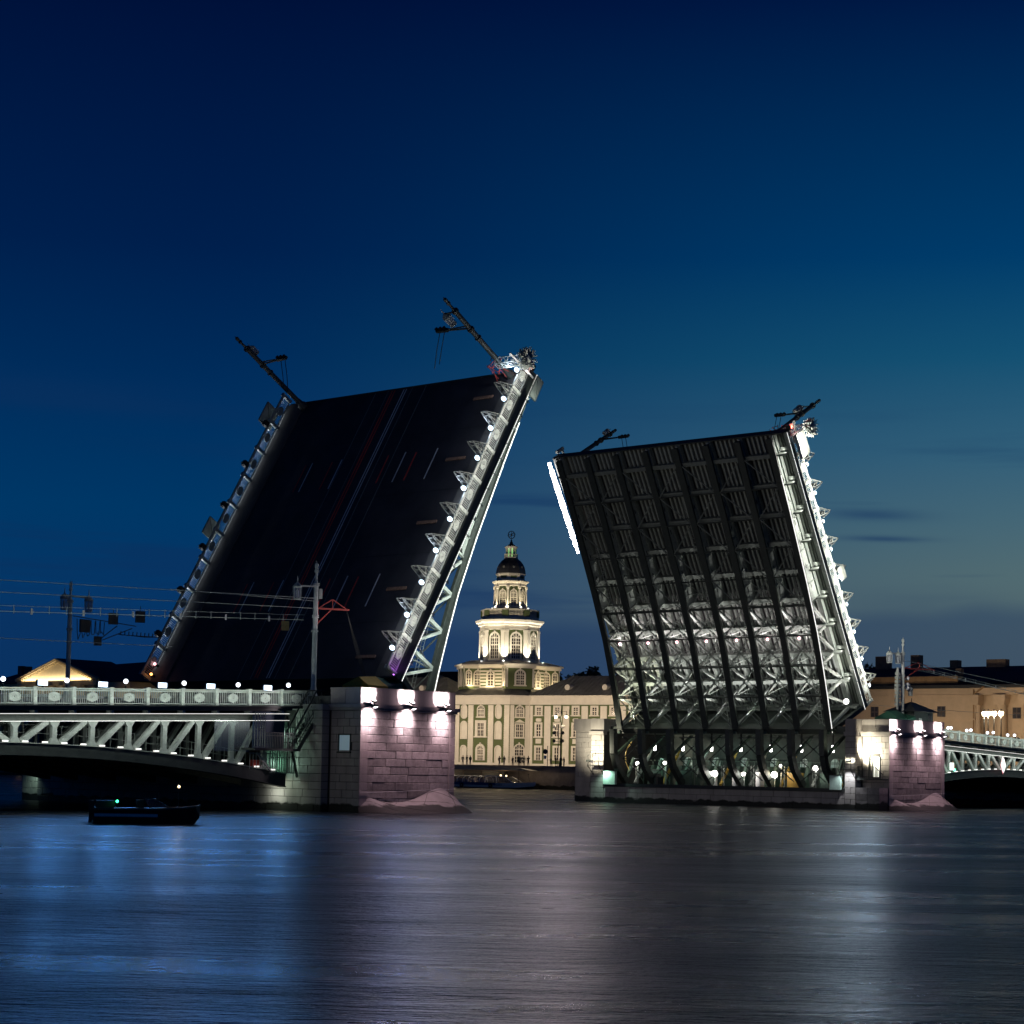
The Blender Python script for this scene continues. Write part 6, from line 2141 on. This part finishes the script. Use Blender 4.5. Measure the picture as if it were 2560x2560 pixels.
for z, m_ in ((7.0, WHITE_PAINT), (5.9, IRON), (4.5, IRON)):
    for x in (-.85, .85):
        d_ = MB()
        d_.lathe([(.02, -.12), (.30, -.10), (.30, .1), (.02, .1)], (0, 0, 0), 12)
        d_.v = [(v[0], v[2], v[1]) for v in d_.v]
        d_.build('signal_head', m_, tl, loc=(x, 0, z))
    MB().bar((-.85, 0, z - .1), (.85, 0, z - .1), .06, .06).build('cross_arm', IRON, tl)
rs = thing('road_sign', 'dark road sign post with round sign left of the quay traffic signals', 'road sign', (136, 124.4, 3.56), R(-81))
MB().tube((0, 0, 0), (0, 0, 3.6), .06, 6).build('post', IRON, rs)
d_ = MB().lathe([(.02, -.04), (.45, -.04), (.45, .04), (.02, .04)], (0, 0, 0), 14)
d_.v = [(v[0], v[2], v[1]) for v in d_.v]
d_.build('round_plate', SIGNGREY, rs, loc=(-.5, 0, 2.6))
MB().box(-.75, -.25, -.03, .03, 1.3, 1.9).build('plate', WHITE_PAINT, rs)
for i, (y, z, nm) in enumerate(((41.7, 12.45, 'leftmost warm street lamp in front of the beige building'), (41.05, 12.5, 'second warm street lamp in front of the beige building'), (40.1, 12.5, 'third warm street lamp in front of the beige building'), (38.95, 12.5, 'large warm street lamp at the right in front of the beige building'))):
    t = thing('street_lamp', nm, 'street lamp', (138, y, 3.56), R(-81), group='warm street lamps before the beige building')
    MB().lathe([(.28, 0), (.28, .6), (.12, .9), (.08, z - 4.4), (.14, z - 4.2), (.08, z - 4.0)], (0, 0, 0), 10).build('post', IRON, t)
    MB().lathe([(.12, -.35), (.34, -.2), (.42, .25), (.3, .42), (.02, .5)], (0, 0, z - 3.56), 12).build('globe', G_WARM, t)
    MB().lathe([(.3, .40), (.2, .55), (.03, .75)], (0, 0, z - 3.56), 10).build('cap', IRON, t)

# people on the quay
def person_mesh(name, pose, jacket):
    me = bpy.data.meshes.new(name)
    V = {'pel': (0, 0, .92), 'ch': (0, 0, 1.2), 'nk': (0, 0, 1.45), 'hd': (0.02, 0, 1.58), 'tp': (0.02, 0, 1.70),
         'kl': (.05, .10, .50), 'al': (-.02, .11, .08), 'tl': (.12, .12, .04), 'kr': (.02, -.10, .50), 'ar': (-.05, -.11, .08), 'tr': (.10, -.12, .04),
         'sl': (0, .19, 1.38), 'el': (-.03, .26, 1.1), 'hl': (.08, .25, .86), 'sr': (0, -.19, 1.38), 'er': (-.03, -.26, 1.1), 'hr': (.08, -.25, .86)}
    if pose == 1:
        V['hl'] = (.26, .18, 1.15); V['kr'] = (.14, -.1, .5); V['ar'] = (.2, -.11, .08); V['tr'] = (.34, -.12, .05)
    if pose == 2:
        V['hr'] = (.2, -.08, 1.42); V['er'] = (.12, -.25, 1.15)
    E_ = [('pel', 'ch'), ('ch', 'nk'), ('nk', 'hd'), ('hd', 'tp'), ('pel', 'kl'), ('kl', 'al'), ('al', 'tl'), ('pel', 'kr'), ('kr', 'ar'), ('ar', 'tr'), ('ch', 'sl'), ('sl', 'el'), ('el', 'hl'), ('ch', 'sr'), ('sr', 'er'), ('er', 'hr')]
    rad = {'pel': .14, 'ch': .15, 'nk': .06, 'hd': .10, 'tp': .08, 'kl': .07, 'kr': .07, 'al': .05, 'ar': .05, 'tl': .045, 'tr': .045, 'sl': .07, 'sr': .07, 'el': .05, 'er': .05, 'hl': .045, 'hr': .045}
    keys = list(V)
    me.from_pydata([V[k] for k in keys], [(keys.index(a), keys.index(b)) for a, b in E_], [])
    o = bpy.data.objects.new('tmp', me)
    COL.objects.link(o)
    md = o.modifiers.new('skin', 'SKIN')
    sv = me.skin_vertices[0].data
    for i, k in enumerate(keys):
        sv[i].radius = (rad[k], rad[k])
        sv[i].use_root = k == 'pel'
    sb = o.modifiers.new('sub', 'SUBSURF')
    sb.levels = sb.render_levels = 1
    dg = bpy.context.evaluated_depsgraph_get()
    out = bpy.data.meshes.new_from_object(o.evaluated_get(dg))
    out.name = name
    bpy.data.objects.remove(o)
    out.materials.clear()
    for m_ in (jacket, SKIN, CLOTH_DK):
        out.materials.append(m_)
    for p in out.polygons:
        z = p.center.z
        p.material_index = 1 if z > 1.47 and p.center.x > 0 else (2 if z < .9 or z > 1.47 else 0)
        p.use_smooth = True
    return out
PM = [person_mesh('person', k, CLOTH_DK if k != 1 else CLOTH_LT) for k in range(3)]
ppl = [(144.2, 'in dark clothes, leftmost of the people on the quay, behind the landing roof'), (143.5, 'in dark clothes standing close by the leftmost one on the quay'), (143.0, 'turned aside, third from the left on the quay'),
       (135.7, 'in dark clothes, left of a pair before the tall arched window'), (134.9, 'in dark clothes, right of the pair before the tall arched window'), (132.6, 'in dark clothes, leftmost of the middle group on the quay'),
       (131.9, 'in dark clothes, second of the middle group on the quay'), (131.3, 'in a pale yellowish jacket in the middle group on the quay'), (130.3, 'in dark clothes right of the pale jacket on the quay'),
       (129.2, 'in dark clothes at the right end of the middle group on the quay'), (124.0, 'in pale clothes left of the road sign on the quay'), (123.2, 'in dark clothes beside the road sign on the quay'), (121.8, 'in dark clothes under the quay street lamp'), (121.2, 'walking at the right of the quay street lamp')]
rnd = random.Random(21)
for i, (y, lb) in enumerate(ppl):
    o = put(PM[1 if 'pale' in lb else (0, 2)[i % 2]], 'person', None, (130.2 + rnd.uniform(0, 1.0), y - 5.0, 3.55), rnd.uniform(0, 6.28), scale=(1, 1, rnd.uniform(.96, 1.06)))
    tag(o, 'person ' + lb, 'person', 'people standing on the quay')

# trees
def tree(loc, h, w, label, seed, group):
    rnd = random.Random(seed)
    t = thing('tree', label, 'tree', loc, group=group)
    mb = MB()
    mb.tube((0, 0, 0), (.2, .1, h * .45), h * .022, 8, h * .014)
    tips = []
    for k in range(9):
        a = k * 2.4
        z0 = h * rnd.uniform(.25, .45)
        e = Vector((math.cos(a) * w * rnd.uniform(.3, .48), math.sin(a) * w * rnd.uniform(.3, .48), h * rnd.uniform(.5, .93)))
        mb.tube((.1, .05, z0), e, h * .008, 5, h * .003)
        tips.append(e)
    mb.build('trunk', BARK, t)
    lf = MB()
    cl = [(Vector(e) + Vector((rnd.gauss(0, .08 * w), rnd.gauss(0, .08 * w), rnd.gauss(0, .05 * h))), w * rnd.uniform(.10, .2)) for e in tips for _ in range(4)]
    for c, r_ in cl:
        for _ in range(70):
            d = Vector((rnd.gauss(0, 1), rnd.gauss(0, 1), rnd.gauss(0, .8))).normalized() * r_ * rnd.uniform(.4, 1.1)
            p = c + d
            s = .22 + .012 * h
            u = Vector((rnd.gauss(0, 1), rnd.gauss(0, 1), rnd.gauss(0, 1))).normalized()
            v = u.orthogonal().normalized()
            lf.add([p - u * s, p - v * s * .6, p + u * s, p + v * s * .6], [(0, 1, 2, 3)])
    lf.build('crown', LEAF, t)
for i, (x, y, h, w, lb) in enumerate(((215, 183.3, 21.2, 9, 'dark tree showing over the museum wing roof, nearest the tower'), (217, 181.0, 22.2, 8, 'dark tree over the museum wing roof, second from the tower'), (219, 178.6, 21.9, 8, 'dark tree over the museum wing roof, third from the tower'), (221, 176.2, 22.7, 9, 'dark tree over the museum wing roof, beside the right leaf'))):
    tree((x, y, 3.5), h, w, lb, 40 + i, 'dark trees behind the museum')
tree((183.7, 89.2, 3.5), 19.6, 6, 'dark tree behind the beige building roof, right of the right leaf', 51, 'dark trees behind the beige building')
tree((185.5, 87.6, 3.5), 19.0, 6, 'dark tree behind the beige building roof, nearer the right mast', 52, 'dark trees behind the beige building')

# ------------------------------------------------------------------ motor boats lying on the river
def motor_boat(loc, rz, L, W, label, hm, green_at, white_at):
    t = thing('motor_boat', label, 'boat', loc, rz)
    k = L / 2
    secs = [(k, .05, .02, .35, .95), (k * .9, W * .22, .08, .0, .9), (k * .65, W * .40, W * .2, -.35, .82), (k * .2, W * .5, W * .36, -.4, .74), (-k, W * .46, W * .38, -.4, .72)]
    hb_ = hull(secs)
    hb_.v = [(v[1], v[0], v[2]) for v in hb_.v]
    hb_.build('hull', hm, t)
    MB().box(-k * .98, k * .55, -W * .44, W * .44, .74, .79).build('deck', DECKWOOD, t)
    rb = MB()
    for s in (-1, 1):
        pts = [(y_, s * (wd + .03), zd) for y_, wd, _, _, zd in secs]
        for a, b in zip(pts[:-1], pts[1:]):
            rb.bar(a, b, .08, .09)
    rb.build('gunwale', DECKWOOD, t)
    MB().box(-k * .97, k * .2, -W * .515, -W * .505, .35, .5).build('hull_stripe', WHITE_PAINT, t)
    c = MB()
    c.add([(k * .05, -W * .40, .79), (k * .42, -W * .30, .79), (k * .42, W * .30, .79), (k * .05, W * .40, .79), (-k * .05, -W * .38, 1.25), (k * .16, -W * .27, 1.25), (k * .16, W * .27, 1.25), (-k * .05, W * .38, 1.25)],
          [(0, 1, 5, 4), (1, 2, 6, 5), (2, 3, 7, 6)])
    cab = c.build('windscreen', SCREEN, t)
    ob = MB().box(-k * 1.08, -k * .98, -.2, .2, .55, 1.15).bar((-k * 1.03, 0, .6), (-k * 1.05, 0, -.3), .12, .2)
    ob.build('outboard_motor', IRON, t)
    MB().box(-k * .2, -k * .05, -.3, .3, .8, 1.2).bar((-k * .05, 0, 1.0), (k * .03, 0, 1.15), .3, .05).build('helm_console', FRAME_DK, t)
    fr = MB()
    for s in (-1, 1):
        fr.bar((k * .05, s * W * .40, .79), (-k * .05, s * W * .38, 1.25), .04, .04).bar((k * .42, s * W * .30, .79), (k * .16, s * W * .27, 1.25), .04, .04).bar((-k * .05, s * W * .38, 1.25), (k * .16, s * W * .27, 1.25), .04, .04)
    fr.bar((k * .16, -W * .27, 1.25), (k * .16, W * .27, 1.25), .04, .04)
    fr.build('mullion', HULL_DARK, cab)
    for s in (-1, 1):
        MB().box(-k * .95, -k * .6, s * W * .15 - .25, s * W * .15 + .25, .8, 1.15).build('seat', FRAME_DK, t)
    MB().bar((white_at, 0, .8), (white_at, 0, 1.85), .05, .05).build('light_mast', IRON, t)
    MB().ball((white_at, 0, 1.9), .07, 10, 6).build('white_light', G_WARM, t)
    MB().ball((green_at, -W * .38, 1.12), .07, 10, 6).build('green_light', G_GREEN, t)
    MB().bar((green_at, -W * .36, .8), (green_at, -W * .37, 1.06), .05, .05).build('light_stem', IRON, t)
motor_boat((-71.5, -20.5, WZ), R(-38), 5.4, 1.9, 'low dark motor boat with green and white running lights under the left span', HULL_DARK, -1.5, 1.6)
lamp('POINT', (-71.5 + 1.6 * math.cos(R(-38)), -20.5 + 1.6 * math.sin(R(-38)), 1.95), None, 14, (1, .85, .6), .06)
# ------------------------------------------------------------------ the light of the lamps
PINKW = (1.0, 0.70, 0.78)
COOLW = (0.93, 1.0, 0.92)
WARMW = (1.0, 0.78, 0.50)
NEUT = (1.0, 0.94, 0.86)
GREENW = (0.62, 1.0, 0.80)
# pier noses: each twin floodlight throws one beam up the parapet and one down the wall
for xs in ((-40.0, -36.2, -32.6), (30.3, 35.1, 38.9)):
    for x in xs:
        lamp('SPOT', (x + .02, -5.98, 7.48), (x + .02, -5.0, 7.66), 520, (1, .86, .92), .05, 88, .25)
        lamp('SPOT', (x, -5.98, 7.45), (x, -5.0, 7.6), 60, PINKW, .05, 160, .9)
        lamp('SPOT', (x, -5.98, 6.50), (x, -5.0, 6.12), 420, (1, .80, .87), .05, 96, .55)
        lamp('SPOT', (x, -5.98, 6.50), (x, -5.0, 5.0), 160, PINKW, .05, 160, .9)
        lamp('SPOT', (x, -6.6, 6.6), (x, -5.4, 1.5), 330, (1, .64, .74), .1, 95, .8)
lamp('SPOT', (-30.3, -4.3, 7.3), (-31.1, -4.3, 7.9), 60, (1, .86, .92), .06, 130, .6)
lamp('SPOT', (-30.2, -4.3, 6.7), (-31.1, -4.3, 4.9), 120, PINKW, .06, 130, .6)
# fixed span railings and trusses
for x0, x1, X_, ZB in ((-92, -42.5, XL_, ZB_L), (-92, -42.5, XR_, ZB_R)):
    a, b = (X_(x0), -.95, ZB(x0) + .0), (X_(x1), -.95, ZB(x1) + .0)
    strip_light(a, b, (0, .1, .995), .10, 900, COOLW)
    x1 -= 3.5
    a, b = (X_(x0), -.55, ZB(x0) - 1.0), (X_(x1), -.55, ZB(x1) - 1.0)
    strip_light(a, b, (0, .5, -.87), .10, 390, COOLW)
# left leaf: both railings and the near truss
def lstrip(Mx, u0, u1, y, v0, v1, aim, w, p, col):
    strip_light(Mx @ Vector((u0, y, v0)), Mx @ Vector((u1, y, v1)), Mx.to_3x3() @ Vector(aim), w, p, col)
lstrip(ML, 0, 27, -14.85, .05, .05, (0, .12, .99), .1, 700, NEUT)
lstrip(ML, 0, 27, -14.0, -2.6, -1.4, (0, .9, -.4), .1, 480, COOLW)
lstrip(ML, 0, 27, 14.9, .2, .2, (0, -.85, .4), .1, 320, (.8, .9, 1))
# right leaf: near railing is ablaze, outer web lit from the root
lstrip(MR, 0, 27, 14.9, .05, .05, (0, -.12, .99), .1, 2400, NEUT)
lamp('SPOT', MR @ Vector((-.2, 14.0, -2.4)), MR @ Vector((16, 12.7, -1.6)), 1200, (1, .95, .80), .15, 60, .5)
lamp('SPOT', MR @ Vector((-.8, 14.0, -3.6)), MR @ Vector((7, 12.6, -2.4)), 700, (1, .97, .84), .15, 90, .6)
lstrip(MR, 1, 26.5, 13.45, -.8, -.8, (0, -.75, -.66), .08, 520, (1, .97, .88))
for j in range(7):
    y = GY[j] + 1.8
    edge = 1.8 if j in (0,) else 1.0
    lamp('SPOT', MR @ Vector((-1.0, y, -4.3)), MR @ Vector((13, y, -.3)), 1900 * edge, (1, .97, .93) if j else (1, .97, .75), .12, 100, .7)
    lamp('SPOT', MR @ Vector((1.0, y, -3.6)), MR @ Vector((22, y, -.9)), 6500, (1, .96, .93), .12, 36, .6)
    lamp('SPOT', MR @ Vector((7.3, y, -3.0)), MR @ Vector((8.4, y, 0)), 220, (1, .88, .88), .1, 165, .4)
lamp('SPOT', MR @ Vector((-.9, -13.2, -4.0)), MR @ Vector((9, -12.8, -1.5)), 900, (1, .97, .72), .12, 80, .7)
lstrip(MR, 17, 26.8, -14.62, -1.2, -1.0, (0, 1, -.1), .1, 400, (1, .95, .92))
# machine hall
for i, (y, z, p_, c) in enumerate(((24.6, 3.7, 60, NEUT), (21.1, 3.8, 60, GREENW), (14.9, 2.8, 110, NEUT), (11.4, 2.8, 70, NEUT), (7.8, 2.8, 110, WARMW), (3.1, 3.5, 80, NEUT))):
    lamp('SPOT', (29.2, y, z + .2), (33.5, y, z + .6), p_ * 2.6, c, .2, 150, .6)
for y in (24, 19, 14, 9, 4):
    lamp('SPOT', (33.8, y, 6.0), (36.5, y, 2.5), 90, GREENW, .3, 140, .7)
lamp('SPOT', (25.6, 28.9, 4.2), (28.5, 28.9, 5.4), 2300, (1, .93, .68), .1, 110, .9)
lamp('SPOT', (27.4, 27.4, 2.9), (28.4, 27.0, 1.2), 200, GREENW, .1, 140, .6)
lamp('SPOT', (28.0, -1.55, 3.9), (28.55, -1.5, 6.2), 600, (1, .97, .72), .08, 130, .6)
lamp('SPOT', (27.6, -1.5, 3.3), (28.5, -1.3, 1.0), 220, (.9, .95, 1), .08, 130, .6)
# near corner of the right pier, yellow lamp between pilaster and nose
lamp('SPOT', (28.75, -2.55, 5.0), (29.7, -2.9, 5.4), 1300, (1, .93, .70), .08, 165, .6)
lamp('SPOT', (28.4, -3.0, 7.0), (29.7, -2.6, 7.5), 60, (1, .92, .66), .08, 120, .7)
# left pier: service niche and wall foot
lamp('POINT', (-43.0, .85, 4.9), None, 60, GREENW, .15)
lamp('POINT', (-42.2, .75, 2.9), None, 30, GREENW, .15)
lamp('SPOT', (-42.2, 2.2, .85), (-41.3, 2.3, .7), 45, (.9, 1, .85), .08, 150, .8)
lamp('SPOT', (-42.6, 1.5, 1.9), (-41.3, 1.0, .3), 60, (.85, 1, .75), .1, 140, .8)
lamp('SPOT', (-41.6, 30.5, 1.9), (-40.6, 30.6, .6), 60, GREENW, .1, 140, .8)
lamp('SPOT', (-46.0, -3.5, 4.5), (-40.6, -3.4, 3.5), 45, (1, .93, .8), .2, 90, .8)
lamp('SPOT', tuple(ML @ Vector((-1.6, -14.6, .6))), tuple(ML @ Vector((.4, -13.85, .5))), 60, (.6, .12, 1), .08, 120, .7)
# domed museum
def KP(x, y, z): return KM @ Vector((x, y, z))
for x in (-18, -6, 6, 18, 30, 40):
    lamp('SPOT', KP(x, -24, 9.5), KP(x, -6.7, 5.5), 5200, (1, .80, .58), .4, 110, .8)
for i in range(8):
    phi = R(45 * i + 22.5)
    d = Vector((math.sin(phi), -math.cos(phi), 0))
    a = d * (octa(5.4) + .95)
    lamp('SPOT', KP(a.x, a.y, 20.0), KP(a.x * .86, a.y * .86, 27), 2600, (1, .92, .74), .1, 90, .6)
    a = d * (octa(2.75) + .8)
    lamp('SPOT', KP(a.x, a.y, 30.5), KP(a.x * .8, a.y * .8, 35), 600, (1, .86, .58), .1, 100, .6)
    a = d * 9.5
    lamp('SPOT', KP(a.x, a.y, 14.9), KP(a.x * .75, a.y * .75, 17), 300, (1, .80, .50), .1, 140, .6)
for i in range(4):
    phi = R(90 * i)
    d = Vector((math.sin(phi), -math.cos(phi), 0))
    lamp('SPOT', KP(d.x * 8.2, d.y * 8.2, 14.7), KP(d.x * 6.5, d.y * 6.5, 17), 350, (1, .80, .48), .1, 140, .6)
for x, y in ((14, -22), (-14, -22)):
    lamp('SPOT', KP(x, y, 12), KP(0, 0, 33), 17000, (1, .86, .62), .5, 42, .8)
# quay lamps
for y in (124.1, 122.1):
    lamp('SPOT', (137.2, y, 12.2), (146, y + 2, 5), 700, WARMW, .3, 150, .7)
# beige building
for y in (66, 55, 45, 36):
    lamp('SPOT', (141, y, 11.5), (155, y - 1, 8.5), 1700, (1, .82, .62), .4, 130, .8)
for y in (41.4, 39.5):
    lamp('SPOT', (137.4, y, 12.5), (152, y - 1, 9), 2600, (1, .80, .55), .3, 150, .7)
# pediment: lamps on the entablature behind the cornice
strip_light((153.9, 302, 21.7), (153.9, 276, 21.7), (.55, 0, 1), .15, 800, (1, .86, .58))
lamp('SPOT', (140, 289, 6), (155, 289, 24), 2600, (1, .84, .58), .5, 80, .8)
lamp('SPOT', (150, 262, 8), (172, 264, 20), 5000, (1, .70, .36), .5, 90, .8)

# bluish flood lamps on the left railing shine out over the river
for x, z in ((-62.9, 7.52), (-58.3, 7.62), (-53.5, 7.78), (-49.4, 7.9), (-44.3, 8.02)):
    lamp('SPOT', (x, -.35, z), (x - 30, -55, 0), 560, (.09, .36, 1), .6, 120, .9)
for x, z in ((-65.8, 7.62), (-61.1, 7.75), (-56.5, 7.9), (-51.7, 8.0), (-47.0, 8.1), (-42.4, 8.28)):  # blue spots added at the white globes to fill the river streaks
    lamp('SPOT', (x, -.25, z), (x - 30, -55, 0), 230, (.10, .38, 1), .4, 120, .9)
# unseen spots added on the left pier to lighten the right pier and leaf
for y in (3, 10, 17, 24):
    lamp('SPOT', (-28.9, y, 4.0), (28.5, y, .5), 1400, (1, .92, .84), .25, 110, .8)
# unseen spots added beside the left leaf to lighten the other leaf's underside
for u in (8, 18, 26):
    lamp('SPOT', ML @ Vector((u, -14.9, -3.2)), (27, 14, 26), 480, (1, .88, .78), .2, 70, .8)
# boat and landing
lamp('POINT', (121.9, 123.2, 2.3), None, 40, WARMW, .15)
for y in (121, 130, 139, 148):
    lamp('POINT', (124.4, y, 2.4), None, 60, WARMW, .1)

# spill of the bluish lamps over the raised roadway
for u in MEDU[1::2]:
    lamp('POINT', ML @ Vector((u, -13.2, 1.7)), None, 90, (.7, .82, 1), .15)
lamp('SPOT', ML @ Vector((24.6, -15.3, -.6)), ML @ Vector((26.3, -14.25, -1.3)), 90, COOLW, .1, 90, .7)  # unseen spot added to brighten the signal board at the tip

for Mx, ns in ((ML, -1), (MR, 1)):
    lamp('SPOT', Mx @ Vector((24.5, ns * 15.6, 1.6)), Mx @ Vector((26.9, ns * 14.3, 2.0)), 160, NEUT, .1, 80, .7)  # unseen spots added to lighten the bristle wheels

for y in (128, 134, 140, 146):
    lamp('POINT', (122.6, y, 1.55), None, 30, (1, .86, .68), .1)  # unseen lamps added inside the tour boat to bring it out
strip_light((126.9, 112, 3.3), (126.9, 150, 3.3), (-.5, 0, -.87), .1, 160, WARMW)  # unseen strip added along the quay to lighten the landing side

# the bluish lamps on the leaf railings, and the far light strip, shine out over the river
for i, u in enumerate(MEDU):
    p_ = ML @ Vector((u, -14.15, 1.5))
    lamp('SPOT', p_, (p_.x - 25, -60, 0), 260, (.30, .42, 1), .35, 110, .9)
    p_ = MR @ Vector((u, 14.25, 1.5))
    lamp('SPOT', p_, (p_.x - 45, -60, 0), 420, (.55, .75, 1), .35, 100, .9)
lstrip(MR, 17, 26.8, -14.62, -1.3, -1.3, (0, -.2, -1), .3, 1500, (1, .78, .88))
